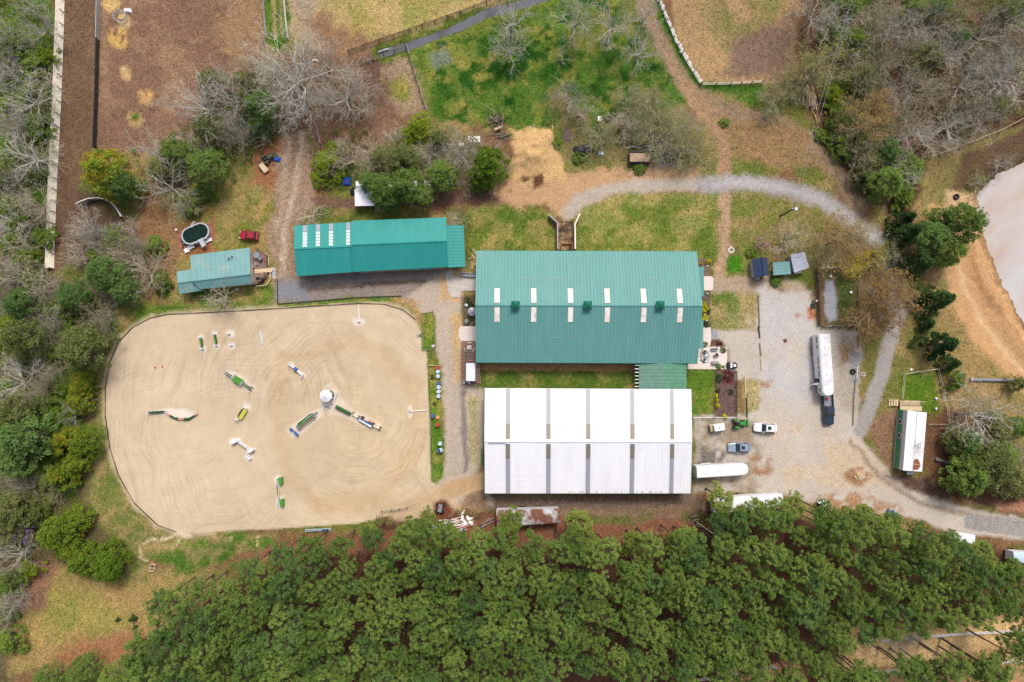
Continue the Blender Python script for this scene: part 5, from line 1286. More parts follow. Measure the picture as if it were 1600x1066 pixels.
# posts sticking out by the hedge left of the arena
for i, (x0, x1, y) in enumerate(((151, 165, 603.5), (147, 155.5, 614), (144, 156, 624), (142, 152, 636))):
    a, b = G(x0, y + 1), G(x1, y); t = empty('timber_rail', on((a + b) / 2, 0), ['first', 'second', 'third', 'lowest'][i] + ' pale rail between the hedge and the arena, counted from the top', 'rail')
    pbox('rail', t, ((a.x + b.x) / 2, (a.y + b.y) / 2, .9), ((b - a).length, .1, .12), M['fence_grey'], ang(a, b))
    for q in (a, b): pbox('post', t, (q.x, q.y, .45), (.12, .12, .95), M['wood'])

# arena edge board: short boards end to end
eb = empty('arena_edging', on(G(400, 650), 0), 'low dark timber edging round the riding arena', 'edging')
outer = ARENA[24:] + ARENA[:13]
runs = [ARENA[25:] + ARENA[:13], [(662, 524), (667, 556)], [(669, 566), (673, 640), (675, 752)]]
kk = 0
for run in (ARENA[25:] + ARENA[:9], [(669, 566), (671, 620), (674, 700), (676, 752)]):
    for a, b in zip(run[:-1], run[1:]):
        A_, B_ = G(*a), G(*b); L_ = (B_ - A_).length; n = max(1, round(L_ / 3.0)); rz = ang(A_, B_)
        for k in range(n):
            c = A_.lerp(B_, (k + .5) / n); pbox('board', eb, (c.x, c.y, .12), (L_ / n - .03, .08, .24), M['wood_dark'] if kk % 3 else M['wood'], rz); kk += 1
db = empty('drive_edging', on(G(434, 455), 0), 'dark timber kerb along the gravel by the house', 'edging')
for pts in ([(433.5, 436), (434, 475)], [(434, 475), (560, 465), (628, 462.5)]):
    for a, b in zip(pts[:-1], pts[1:]):
        A_, B_ = G(*a), G(*b); L_ = (B_ - A_).length; n = max(1, round(L_ / 3.0)); rz = ang(A_, B_)
        for k in range(n): c = A_.lerp(B_, (k + .5) / n); pbox('board', db, (c.x, c.y, .1), (L_ / n - .04, .14, .25), M['wood_dark'], rz)
ie = empty('island_edging', on(G(670, 520), 0), 'dark board edging of the small grass island by the arena', 'edging')
for a, b in zip(ISLE1, ISLE1[1:] + ISLE1[:1]):
    A_, B_ = G(*a), G(*b); c = (A_ + B_) / 2; pbox('board', ie, (c.x, c.y, .08), ((B_ - A_).length, .1, .22), M['wood'], ang(A_, B_))
# timbers lying as parking kerbs
for i, (a, b, m, l) in enumerate((((1184.5, 461), (1186.5, 513), 'wood', 'long weathered kerb timber beside the square lawn'), ((1184.5, 510), (1187, 528), 'wood_dark', 'dark kerb timber at the corner of the square lawn'), ((1187, 536), (1188.5, 556), 'wood', 'kerb timber in the middle of the gravel yard edge'), ((1189, 560), (1190, 578), 'wood_new', 'yellowish kerb timber south of the patio'), ((1163.5, 588), (1165, 622), 'wood_new', 'pale kerb timber beside the garden bed'), ((1166, 615), (1167, 652), 'wood_dark', 'dark kerb timber ending at the green tractor'),
        ((1339.5, 526), (1341, 541), 'wood_dark', 'short double dark timber at the top of the verge'), ((1339, 572), (1338, 591), 'cream', 'white painted timber along the verge'), ((1336.5, 594), (1334.5, 616), 'wood', 'brown timber along the verge below the white one'), ((1334, 618), (1332.5, 664), 'wood', 'long timber at the lower end of the verge'))):
    A_, B_ = G(*a), G(*b); t = empty('kerb_timber', on((A_ + B_) / 2, 0), l, 'timber')
    pbox('beam', t, ((A_.x + B_.x) / 2, (A_.y + B_.y) / 2, .14), ((B_ - A_).length, .2, .28), M[m], ang(A_, B_))
    n = max(2, int((B_ - A_).length / 2.2))
    for k in range(n): q = A_.lerp(B_, (k + .5) / n); pbox('spike', t, (q.x, q.y, .30), (.06, .06, .06), M['rust2'])

# ---------------------------------------------------------------- vehicles
def ring_xsec(x, w, z0, z1, ch=.10, tw=None):
    """cross-section of a body at x: half width w, with chamfered corners and tumble-home"""
    tw = w * .94 if tw is None else tw
    return [Vector((x, -w + ch, z0)), Vector((x, w - ch, z0)), Vector((x, w, z0 + ch)), Vector((x, w, z0 + (z1 - z0) * .6)), Vector((x, tw, z1 - ch * .4)), Vector((x, tw - ch, z1)), Vector((x, -tw + ch, z1)), Vector((x, -tw, z1 - ch * .4)), Vector((x, -w, z0 + (z1 - z0) * .6)), Vector((x, -w, z0 + ch))]
def wheels(t, xs, w, r=.34, rim=True):
    for x in xs:
        for s in (-1, 1):
            wl = MB().cyl((0, 0, -.11), r * .98, .22, 16).build('wheel', M['rubber'], t, loc=(x, s * (w - .1), r), rot=(R(90), 0, 0))
            ty = MB().loft([[Vector((math.cos(a) * rr, math.sin(a) * rr, z)) for a in np.linspace(0, 2 * math.pi, 16, endpoint=False)] for rr, z in ((r * .62, -.13), (r, -.12), (r * 1.02, 0), (r, .12), (r * .62, .13))]).build('tyre', M['rubber'], wl)
            MB().cyl((0, 0, -.14), r * .55, .28, 12).build('rim', M['steel'], wl)
def car(name, label, x, y, rz, paint, L_=4.6, W_=1.85, h=1.65, hood=.98, cab=(-.42, .18), roof=(-.34, .02), sunroof=True, cat='car', bed=None):
    t = empty(name, on(G(x, y), 0), label, cat, rz=rz)
    w = W_ / 2
    st = [(-.5, .60, .45, hood - .12), (-.492, .78, .36, hood - .04), (-.47, .91, .30, hood), (-.42, .98, .26, hood + .04), (-.2, 1.0, .25, hood + .04), (.15, 1.0, .25, hood + .02), (.32, .985, .26, hood - .02), (.41, .94, .28, hood - .06), (.455, .87, .3, hood - .13), (.482, .74, .34, hood - .2), (.5, .5, .42, hood - .34)]
    if bed:
        st = [(bed[1] / L_, .99, .26, hood + .06), (.15, 1.0, .25, hood + .04), (.32, .985, .26, hood), (.42, .95, .28, hood - .04), (.465, .88, .32, hood - .09), (.488, .78, .36, hood - .15), (.5, .6, .42, hood - .25)]
    MB().loft([ring_xsec(f * L_, w * k, a, b) for f, k, a, b in st]).build('body', paint, t)
    if bed:
        x0, x1 = bed[0], bed[1]; z0, z1 = .55, hood + .06
        pb = MB()
        for s in (-1, 1): pb.box(((x0 + x1) / 2, s * (w - .07), (z0 + z1) / 2 - .1), (x1 - x0, .14, z1 - z0 + .2))
        pb.box((x0 + .05, 0, (z0 + z1) / 2), (.1, W_ - .2, z1 - z0)).build('bed_side', paint, t)
        MB().box(((x0 + x1) / 2, 0, z0 + .1), (x1 - x0 - .05, W_ - .28, .08)).build('bed_floor', M['grey'], t)
        MB().box((x0 - .08, 0, .5), (.16, W_ * .9, .2)).build('bumper', M['steel'], t)
    zb, zt = hood, h
    b0, b1 = cab[0] * L_, cab[1] * L_; t0, t1 = roof[0] * L_, roof[1] * L_
    wb_, wt_ = w * .92, w * .74
    bot = [Vector((b0, -wb_, zb)), Vector((b1, -wb_, zb)), Vector((b1, wb_, zb)), Vector((b0, wb_, zb))]
    top = [Vector((t0, -wt_, zt)), Vector((t1, -wt_, zt)), Vector((t1, wt_, zt)), Vector((t0, wt_, zt))]
    rp = [p + Vector((0, 0, .05)) for p in top]; rp = [Vector((p.x * .97 + (t0 + t1) / 2 * .03, p.y * .9, p.z)) for p in rp]
    MB().hexa(bot, top).build('cabin', paint, t)
    MB().hexa([p + Vector((0, 0, .002)) for p in top], rp).build('roof', paint, t)
    def glass(nm, q, i0=.06, lift=.012):
        c = sum(q, Vector()) / 4; n = (q[1] - q[0]).cross(q[3] - q[0]).normalized()
        if n.dot(c - Vector(((t0 + t1) / 2, 0, (zb + zt) / 2))) < 0: n = -n
        p = [c + (v - c) * (1 - i0) for v in q]
        MB().hexa([v - n * .01 for v in p], [v + n * lift for v in p]).build(nm, M['glass'], t)
    glass('windscreen', [bot[1], bot[2], top[2], top[1]], .08)
    glass('rear_window', [bot[3], bot[0], top[0], top[3]], .12)
    for (i, j) in ((0, 1), (2, 3)):
        a, b, c, d = bot[i], bot[j], top[j], top[i]
        m0, m1 = a.lerp(b, .5), d.lerp(c, .5)
        glass('side_window', [a, m0, m1, d], .12); glass('side_window', [m0, b, c, m1], .12)
    if sunroof: MB().box(((t0 + t1) / 2 + .22, 0, zt + .052), (.72, wt_ * 1.05, .02)).build('sunroof', M['glass'], t)
    for s in (-1, 1):
        MB().box((L_ * .462, s * w * .64, hood - .2), (.2, .26, .14), rz=-s * .6).build('headlight', M['lamp_clear'], t)
        MB().box(((bed[0] if bed else -L_ * .488), s * w * .8, hood - .14), (.1, .16, .3)).build('taillight', M['lamp_red'], t)
        MB().box((b1 - .35, s * (w + .1), zb + .08), (.16, .2, .14)).build('mirror', paint, t)
        for f in (0.0,): MB().box((-.1, s * (w + .003), .8), (.14, .03, .03)).build('door_handle', M['black'], t)
    wheels(t, (-L_ * .3, L_ * .31), w, .35 if not bed else .40)
    MB().box((L_ * .488, 0, .52), (.1, W_ * .5, .2)).build('grille', M['black'], t)
    return t
car('parked_car', 'white estate car with open sunroof parked in the gravel yard', 1193.5, 668, math.pi - .06, M['car_white'], L_=4.5, W_=1.8, h=1.6)
car('parked_car', 'silver blue car parked between the cart and the white trailer', 1153, 698.5, math.pi + .02, M['car_silver'], L_=4.4, W_=1.8, h=1.55)
car('parked_car', 'dark red car parked on the grass near the pool', 391, 369, math.pi - .06, M['car_red'], L_=3.6, W_=1.75, h=1.6, sunroof=False)
pk = car('pickup_truck', 'navy crew cab pickup hitched to the long horse trailer', 1291, 640, -math.pi / 2 + .03, M['car_navy'], L_=5.9, W_=2.0, h=1.9, hood=1.15, cab=(-.13, .24), roof=(-.10, .12), sunroof=False, cat='truck', bed=(-2.95, -.72))
tl = empty('tool_box', on(G(1292.5, 623.5, .8), .72), 'red box lying in the pickup bed', 'box'); MB().box((0, 0, .14), (.5, .4, .28)).build('box', M['red'], tl); MB().box((0, 0, .3), (.52, .42, .04)).build('lid', M['red'], tl)

def horse_trailer(name, label, pts, z, nose, windows, roofmat, door=False):
    """pts: roof rear and front centre points in the photograph; nose metres of taper"""
    a, b = G(*pts[0], z), G(*pts[1], z)
    d = b - a; Ln = d.length; rz = ang(a, b)
    t = empty(name, on((a + b) / 2, 0), label, 'horse trailer', rz=rz)
    w = 1.15; x0, x1 = -Ln / 2, Ln / 2
    def sec(x, ww, z0, z1): return [Vector((x, -ww, z0)), Vector((x, ww, z0)), Vector((x, ww, z1 - .25)), Vector((x, ww - .1, z1 - .07)), Vector((x, ww - .28, z1)), Vector((x, -ww + .28, z1)), Vector((x, -ww + .1, z1 - .07)), Vector((x, -ww, z1 - .25))]
    goose = nose + .4
    MB().loft([sec(x0, w, .5, z), sec(x1 - goose - .01, w, .5, z)]).build('body', M['white'], t)
    MB().loft([sec(x1 - goose, w, 1.55, z), sec(x1 - nose * .5, w * .97, 1.55, z - .02), sec(x1 - .25, w * .72, 1.6, z - .1), sec(x1, w * .5, 1.75, z - .3)]).build('gooseneck', M['white'], t)
    MB().hexa([Vector((x, y, z + .003)) for x, y in ((x0 + .05, -w + .2), (x1 - nose * .5, -w + .24), (x1 - nose * .5, w - .24), (x0 + .05, w - .2))], [Vector((x, y, z + .035)) for x, y in ((x0 + .05, -w + .22), (x1 - nose * .5, -w + .26), (x1 - nose * .5, w - .26), (x0 + .05, w - .22))]).build('roof', roofmat, t)
    for f in windows:
        for s in (-1, 1):
            wd = MB().box((0, 0, 0), (.8 if f[1] == 1 else 1.3, .05, .5)).build('window', M['steel'], t, loc=(x0 + f[0] * Ln, s * (w + .015), z - .95)); MB().box((0, 0, 0), ((.8 if f[1] == 1 else 1.3) - .1, .07, .4)).build('pane', M['glass'], wd)
    for f in (.25, .55, .8):
        MB().box((x0 + f * Ln * .8, 0, z + .08), (.45, .45, .12)).build('roof_vent', M['white_old'], t)
    for s in (-1, 1):
        MB().box((x0 + Ln * .24, s * (w + .1), .85), (2.0, .22, .1)).build('mudguard', M['steel'], t)
        for k in (-.42, .42):
            wl = MB().cyl((0, 0, -.11), .36, .22, 14).build('wheel', M['rubber'], t, loc=(x0 + Ln * .24 + k, s * (w + .06), .37), rot=(R(90), 0, 0)); MB().cyl((0, 0, -.125), .2, .25, 10).build('rim', M['steel'], wl)
        MB().box((x0 + Ln * .45, s * (w + .01), .62), (Ln * .85, .04, .18)).build('skirt', M['grey'], t)
    MB().box((x0 - .03, 0, 1.5), (.06, 2.0, 2.2)).build('rear_door', M['white_old'], t)
    if door:
        MB().box((x0 + Ln * .745, -w - .03, 1.55), (.75, .06, 1.9)).build('doorway', M['black'], t)
        MB().box((x0 + Ln * .80, -w - .38, 1.5), (.05, .8, 1.8), rz=.35).build('open_door', M['white'], t)
        MB().box((x0 + Ln * .745, -w - .4, .3), (.7, .55, .06)).build('step', M['steel'], t)
        MB().box((x0 + Ln * .38, -w - .04, 1.5), (.95, .06, 1.8)).build('side_door', M['white_old'], t)
    MB().tube([(x1 - nose * .6, 0, 1.6), (x1 - nose * .6, 0, .8)], .08, 8).build('hitch', M['grey'], t)
    return t
horse_trailer('horse_trailer', 'long white gooseneck horse trailer with dirty roof and side windows', [(1288.5, 522.5), (1295.5, 619)], 3.5, 1.6, [(.08, 2), (.20, 1), (.42, 2), (.53, 1), (.64, 2), (.90, 1)], pmat('dirty_white_metal', (.68, .68, .69), .55, .1, 1.6, second=(.40, .40, .42), sec_amt=.40), door=True)
horse_trailer('horse_trailer', 'clean white horse trailer parked below the silver blue car', [(1089, 738.5), (1170, 733.5)], 3.0, 1.6, [(.2, 2), (.5, 2)], M['white_roof'])
# utility cart
uc = empty('utility_cart', on(G(1119, 667), 0), 'small white utility cart with dirty tray behind', 'utility vehicle', rz=R(9))
MB().loft([ring_xsec(x, k, .35, z_, .08) for x, k, z_ in ((-1.4, .62, .9), (-1.3, .7, 1.0), (.9, .7, .95), (1.3, .66, .85), (1.5, .5, .7))]).build('body', M['cream'], uc)
MB().box((.1, 0, 1.75), (2.0, 1.3, .07)).box((.1, 0, 1.80), (1.7, 1.1, .05)).build('roof', M['white'], uc)
for x in (-.8, .95):
    for s in (-1, 1): MB().tube([(x, s * .58, .9), (x, s * .58, 1.75)], .03, 5).build('roof_post', M['black'], uc)
MB().box((-1.15, 0, 1.06), (.75, 1.2, .12)).build('tray', M['dirt_fill'], uc); MB().box((1.2, 0, 1.15), (.04, 1.1, .5), ry=-.3).build('windscreen', M['glass'], uc)
MB().cyl((.05, -.05, 1.83), .12, .06, 10).build('hatch', M['black'], uc); MB().box((-.1, 0, 1.05), (.5, 1.1, .3)).build('seat', M['black'], uc)
wheels(uc, (-.95, .95), .68, .3)
def tractor(label, x, y, rz, mat, sc=1.0):
    t = empty('tractor', on(G(x, y), 0), label, 'tractor', rz=rz)
    MB().loft([ring_xsec(a, k, .6, z, .07) for a, k, z in ((.1, .32, 1.3), (.9, .31, 1.28), (1.35, .28, 1.2), (1.45, .2, 1.0))]).build('bonnet', mat, t)
    MB().box((-.35, 0, .62), (1.2, .5, .4)).box((.8, 0, .55), (1.2, .35, .25)).build('chassis', M['black'], t)
    MB().box((-.55, 0, 1.1), (.5, .5, .12)).box((-.78, 0, 1.35), (.1, .5, .5)).build('seat', M['black'], t)
    for s in (-1, 1):
        MB().box((-.6, s * .72, 1.3), (1.0, .32, .08)).box((-.1, s * .72, 1.1), (.08, .32, .4)).build('mudguard', mat, t)
        for (xx, r, w_) in ((-.62, .66, .36), (1.0, .42, .24)):
            wl = MB().cyl((0, 0, -w_ / 2), r, w_, 18).build('wheel', M['rubber'], t, loc=(xx, s * (.72 if xx < 0 else .6), r), rot=(R(90), 0, 0)); MB().cyl((0, 0, -w_ / 2 - .02), r * .5, w_ + .04, 12).build('rim', M['yellow'], wl)
        MB().tube([(-.85, s * .42, 1.2), (-.85, s * .42, 2.2)], .04, 5).build('roll_bar', M['black'], t)
    MB().tube([(-.85, -.42, 2.2), (-.85, .42, 2.2)], .04, 5).build('roll_bar', M['black'], t)
    MB().tube([(.25, 0, 1.15), (-.1, 0, 1.4)], .03, 5).build('steering_column', M['black'], t)
    MB().cyl((-.1, 0, 1.4), .2, .03, 14).build('steering_wheel', M['black'], t)
    for s in (-1, 1): MB().tube([(.2, s * .45, 1.2), (1.2, s * .45, .9), (1.9, s * .45, .4)], .06, 6).build('loader_arm', mat, t)
    MB().box((2.05, 0, .3), (.35, 1.5, .4)).build('loader_bucket', mat, t)
    t.scale = (sc,) * 3
    return t
tractor('green tractor with front loader parked beside the white cart', 1152.5, 661.5, 0.05, M['tractor'], .92)
# golf cart by the patio
gc = empty('golf_cart', on(G(1142.5, 571), 0), 'small black and white cart parked by the patio corner', 'golf cart', rz=R(-3))
MB().loft([ring_xsec(x, k, .3, z_, .07) for x, k, z_ in ((-1.0, .5, .75), (-.9, .56, .85), (.7, .56, .8), (1.0, .42, .65))]).build('body', M['black'], gc)
MB().box((-.3, 0, .98), (.35, .95, .2)).build('seat', M['white'], gc); MB().box((.42, 0, .90), (.5, .5, .06)).build('dash', M['white'], gc); wheels(gc, (-.65, .65), .56, .25)
MB().tube([(.25, .2, .8), (.05, .2, 1.1)], .03, 5).build('steering_column', M['steel'], gc)
# old tractor with trailer on the left
old = tractor('old green tractor with a blue tarpaulin by the dirt track', 420, 249, R(35), pmat('dull_green_paint', (.06, .10, .045), .6, .2, 3.0), .85)
tag(MB().loft([[Vector((-.7, -.4, 0)), Vector((.6, -.5, 0)), Vector((.8, .3, 0)), Vector((0, .6, 0)), Vector((-.6, .4, 0))], [Vector((-.4, -.2, .5)), Vector((.3, -.25, .55)), Vector((.4, .1, .5)), Vector((0, .3, .6)), Vector((-.3, .2, .5))]]).build('tarp', M['blue_tarp'], None, loc=on(G(433, 249.5), .05)), 'crumpled blue tarpaulin on the dirt beside the old tractor', 'tarp')
ft = empty('flatbed_cart', on(G(413, 263), 0), 'small flat cart with a pale board hitched behind the old tractor', 'cart', rz=R(-52))
MB().box((0, 0, .55), (2.1, 1.2, .1)).build('bed', M['wood'], ft); MB().box((.1, 0, .63), (1.9, .95, .05)).build('board', M['wood_new'], ft)
for s in (-1, 1): MB().cyl((0, 0, -.08), .28, .16, 12).build('wheel', M['rubber'], ft, loc=(-.1, s * .68, .28), rot=(R(90), 0, 0))
MB().box((-1.5, 0, .45), (1.0, .1, .08)).build('drawbar', M['black'], ft)
# dump trailer with dirt
dt = empty('dump_trailer', on(G(998.5, 248.5), 0), 'black dump trailer filled with tan dirt beside the track', 'trailer')
for s in (-1, 1): MB().box((0, s * 1.0, 1.0), (4.2, .12, .75)).build('side_wall', M['black'], dt)
for s in (-1, 1): MB().box((s * 2.1, 0, 1.0), (.12, 2.1, .75)).build('end_wall', M['black'], dt)
MB().box((0, 0, .62), (4.1, 1.95, .1)).build('floor', M['black'], dt)
ld = MB(); n_, m_ = 14, 8; vs = []; fs = []; rr = random.Random(2)
for i in range(n_ + 1):
    for j in range(m_ + 1): vs.append((-2.02 + 4.04 * i / n_, -.92 + 1.84 * j / m_, 1.1 + .25 * math.sin(math.pi * i / n_) * math.sin(math.pi * j / m_) + rr.uniform(-.05, .05)))
for i in range(n_):
    for j in range(m_): k = i * (m_ + 1) + j; fs.append((k, k + m_ + 1, k + m_ + 2, k + 1))
ld.add(vs, fs).build('dirt_load', M['dirt_fill'], dt)
for s in (-1, 1):
    for x in (-.9, -.1, .95): 
        wl = MB().cyl((0, 0, -.12), .37, .24, 14).build('wheel', M['rubber'], dt, loc=(x, s * 1.2, .37), rot=(R(90), 0, 0)); MB().cyl((0, 0, -.14), .26, .28, 12).build('rim', M['white'], wl)
    MB().box((0, s * 1.2, .8), (3.0, .3, .06)).build('mudguard', M['black'], dt)
MB().box((-2.9, 0, .5), (1.6, .12, .12)).build('drawbar', M['black'], dt)
# black burnt-out digger / harrow by the arena gate
hw = empty('harrow', on(G(688, 793), 0), 'dark rusty harrow cart parked on bare soil by the arena gate', 'machine', rz=R(80))
MB().box((0, 0, .6), (1.8, 1.1, .35)).build('hopper', M['black'], hw); MB().box((0, 0, .82), (1.5, .8, .1)).build('bed', M['grey'], hw)
for s in (-1, 1):
    for x in (-.7, .7): MB().cyl((0, 0, -.1), .36, .2, 14).build('wheel', M['rubber'], hw, loc=(x, s * .75, .36), rot=(R(90), 0, 0))
MB().box((-1.6, 0, .5), (1.4, .12, .1)).build('drawbar', M['rust2'], hw); MB().box((.2, .3, .95), (.5, .3, .2)).build('engine', M['rust2'], hw)

# ---------------------------------------------------------------- things in the arena
def seg(root, name, a, b, w, h, z, mat, label=None, za=0):
    A_, B_ = G(*a), G(*b)
    return pbox(name, root, ((A_.x + B_.x) / 2, (A_.y + B_.y) / 2, z), ((B_ - A_).length, w, h), mat, ang(A_, B_), label=label)
def pole(root, a, b, z, mat, r=.07, name='pole'):
    A_, B_ = G(*a), G(*b); A_.z = B_.z = z
    return MB().tube([off(root, A_), off(root, B_)], r, 8).build(name, mat, root)
def stand(root, p, mat=None, h=1.2, rz=0.0, w=.9):
    """a jump stand: two uprights on feet joined by bars"""
    mat = mat or M['white']; q = G(*p)
    m = MB(); d = Vector((math.cos(rz), math.sin(rz), 0)); n = Vector((-d.y, d.x, 0))
    for s in (-.5, .5):
        m.box((d.x * s * w, d.y * s * w, h / 2), (.09, .09, h), rz=rz); m.box((d.x * s * w, d.y * s * w, .05), (.1, .6, .1), rz=rz)
    for z in (h * .35, h * .6, h * .85): m.box((0, 0, z), (w, .05, .12), rz=rz)
    return m.build('stand', mat, root, loc=off(root, q))
def jump(label, c): return empty('show_jump', on(G(*c), 0), label, 'show jump', 'show jumps in the riding arena')
for c, l in (((315.5, 536), 'short dark green jump box, leftmost of the top row in the arena'), ((337.5, 531), 'short dark green jump box, second of the top row in the arena')):
    j = jump(l, c); x, y = c
    seg(j, 'hedge_box', (x - 1, y - 6.5), (x + 1, y + 6.5), .34, .5, .25, M['hedge']); seg(j, 'top_board', (x - 1, y - 6.5), (x + 1, y + 6.5), .2, .05, .53, M['turf'])
    stand(j, (x - 1.6, y - 9), h=.8, rz=.2, w=.5); stand(j, (x + 1.6, y + 9), h=.8, rz=.2, w=.5)
    pole(j, (x - 2.5, y - 5), (x - .8, y + 6), .1, M['wood_new'], .06)
j = jump('pair of low white jump blocks, third of the top row in the arena', (361, 532))
for (x, y) in ((358.5, 522), (361.5, 540)): stand(j, (x, y), h=.6, rz=.3, w=.5)
j = jump('narrow grey plank lying flat, last of the top row in the arena', (407, 529)); seg(j, 'plank', (405, 519), (409, 539), .42, .08, .06, M['steel']); seg(j, 'plank', (406.5, 519), (410, 537), .2, .06, .13, M['cream'])
j = jump('wide jump with green box and white stands in the upper arena', (373, 594))
for o_ in (-1.2, 1.2): pole(j, (353.5 + o_ * .6, 582.5 - o_), (365 + o_ * .6, 589.5 - o_), .75, M['hedge'], .1)
stand(j, (366, 588), rz=R(55)); stand(j, (380, 599), rz=R(55))
seg(j, 'turf_box', (367, 591), (380, 598.5), 1.0, .9, .45, M['turf']); seg(j, 'turf_box', (366, 593), (378, 600), .2, .7, .35, M['hedge'])
pole(j, (381, 601), (391.5, 607), .7, M['hedge'], .1); pole(j, (383, 599.5), (392, 605), .5, M['hedge'], .08); stand(j, (393, 607.5), M['wood_dark'], rz=R(50), w=.6)
j = jump('narrow white jump with a blue middle panel', (463.5, 577.5))
seg(j, 'plank', (454, 569.5), (473, 585.5), .35, .5, .3, M['white']); seg(j, 'panel', (460.5, 575.5), (465.5, 579), .55, .7, .38, M['blue']); stand(j, (453.5, 569), rz=R(50), w=.6); stand(j, (473.5, 587), rz=R(50), w=.6)
j = jump('dark green hedge jump bar on the left side of the arena', (247, 644.3)); seg(j, 'hedge_box', (235, 644.5), (259, 643), .32, .6, .3, M['hedge']); stand(j, (261, 643.5), rz=R(80), w=.5); stand(j, (234, 644.5), rz=R(80), w=.5)
j = jump('curved row of green and pink jump segments in the arena', (284, 653))
arc = [(262.5, 646.5), (267, 649.5), (271.5, 652.5), (276, 654), (280, 654.5), (284, 654.5), (288, 655), (293, 655), (297.5, 654), (302, 651), (305.5, 648.8), (309, 646.8)]
for i, (a, b) in enumerate(zip(arc[:-1], arc[1:])): seg(j, 'segment', a, b, .26 if i not in (3, 4, 6, 7) else .4, .45, .25, M['pink'] if i in (0, 4, 5, 10) else M['hedge'])
j = jump('yellow wall jump with white ends in the middle of the arena', (379, 646))
seg(j, 'wall_box', (376, 654), (384.5, 640.5), .8, .75, .38, M['yellow']); seg(j, 'plank', (374, 651.5), (381.5, 639), .18, .9, .45, M['black'], za=0); stand(j, (371.5, 655), rz=R(-30), w=.6); stand(j, (384.5, 636.5), rz=R(-30), w=.8)
pole(j, (372, 648), (377, 639.5), .3, M['yellow'])
j = jump('all white jump with parallel rails in the lower arena', (380, 699))
seg(j, 'wing', (364, 692), (374, 686.5), .5, 1.1, .55, M['white']); seg(j, 'wing', (389, 705), (398, 702), .5, 1.1, .55, M['white']); seg(j, 'wing', (389, 712), (393, 717), .4, .8, .4, M['white'])
for o_ in (0, 2.6): pole(j, (375 - o_ * .3, 687 + o_), (396 - o_ * .5, 702 + o_), .9, M['white'], .09)
pole(j, (374, 690), (391, 704), .5, M['white'], .07); stand(j, (372, 689), rz=R(40)); stand(j, (396, 704), rz=R(40)); stand(j, (390, 710), rz=R(-40), w=.6)
j = jump('jump with two bright green boxes at the bottom of the arena', (438, 769))
seg(j, 'turf_box', (440, 745.5), (440, 756), .72, .9, .45, M['turf']); seg(j, 'turf_box', (442, 779.5), (442, 790.5), .68, .9, .45, M['turf'])
stand(j, (434, 752), rz=R(80), w=1.2); stand(j, (436, 786), rz=R(80), w=1.4); pole(j, (434.5, 757), (436.5, 778), .7, M['hedge'], .06); pole(j, (437.5, 757), (437.5, 777), .9, M['cream'], .06); pole(j, (435.5, 768), (436.5, 782), .4, M['wood'], .06)
j = jump('set of parallel green and red poles with blue planks', (476, 659))
for (a, b, m) in (((466.5, 663), (487.5, 646.5), 'hedge'), ((468.5, 664), (491, 648), 'tractor'), ((470.5, 669), (492.5, 651.5), 'rust2'), ((467.5, 666), (480, 655.5), 'tractor'), ((480, 655.5), (497, 643.5), 'grey')): pole(j, a, b, .75 if m != 'grey' else .5, M[m], .13)
stand(j, (467, 668), M['grey'], rz=R(-50)); stand(j, (491, 649), M['grey'], rz=R(-50))
for (a, b) in (((453.3, 669.5), (458.8, 674)), ((460.5, 675), (466.3, 680.5))): seg(j, 'plank', a, b, .38, .5, .3, M['blue'])
seg(j, 'plank', (452.5, 671.5), (465, 682), .2, .3, .15, M['white'])
j = jump('dark green hedge jump next to the white gazebo', (537, 641.5)); seg(j, 'hedge_box', (526.5, 635.5), (548, 646.5), .5, .7, .35, M['hedge']); seg(j, 'top_board', (527, 634.7), (548, 645.5), .14, .08, .74, M['turf']); stand(j, (525, 634), rz=R(60), w=.6)
j = jump('low cream framed jump between the hedge and blue panel', (556, 649.5)); seg(j, 'plank', (552, 647), (560.5, 652), .5, .4, .22, M['cream']); stand(j, (552, 646.5), M['wood_dark'], h=.7, rz=R(60), w=.5); stand(j, (560.5, 652), M['wood_dark'], h=.7, rz=R(60), w=.5)
j = jump('blue and white panelled jump in the diagonal row', (573, 659.5)); seg(j, 'panel', (562, 655), (582, 666.5), .35, .8, .4, M['white']); seg(j, 'panel', (570, 658), (581, 664.5), .5, .7, .4, M['blue']); seg(j, 'panel', (565, 651.5), (569, 654), .5, .5, .25, M['wood_dark']); seg(j, 'panel', (577, 656.5), (584, 660.5), .3, .7, .35, M['pink']); pole(j, (561, 653), (583, 665), .85, M['blue'], .08)
j = jump('cream box jump at the lower end of the diagonal row', (589, 667)); seg(j, 'plank', (584.5, 664.5), (593.5, 669), .5, .5, .25, M['cream']); stand(j, (584, 664), M['wood_dark'], h=.8, rz=R(60), w=.6); stand(j, (594, 669.5), M['wood_dark'], h=.8, rz=R(60), w=.6)
# gazebo
gz = empty('gazebo', on(G(514, 618), 0), 'white eight sided gazebo standing in the arena', 'gazebo')
def ngon(r, z, n=8, a0=.39): return [Vector((math.cos(a0 + 2 * math.pi * k / n) * r, math.sin(a0 + 2 * math.pi * k / n) * r, z)) for k in range(n)]
MB().loft([ngon(1.18, 2.3), ngon(1.22, 2.38), ngon(.1, 2.95)]).build('roof', M['white_roof'], gz)
for p in ngon(1.02, 1.15): MB().box(p, (.1, .1, 2.3)).build('post', M['white'], gz)
MB().loft([ngon(1.1, 0), ngon(1.1, .15)]).build('floor', M['wood'], gz); MB().cyl((0, 0, 2.93), .08, .3, 8, .02).build('finial', M['white'], gz)
for k in range(3): p = ngon(1.02, .7); q = (p[k] + p[k + 1]) / 2; MB().box(q, (.06, .75, .6), rz=.39 + math.pi / 8 + k * math.pi / 4).build('rail_panel', M['wood_dark'], gz)
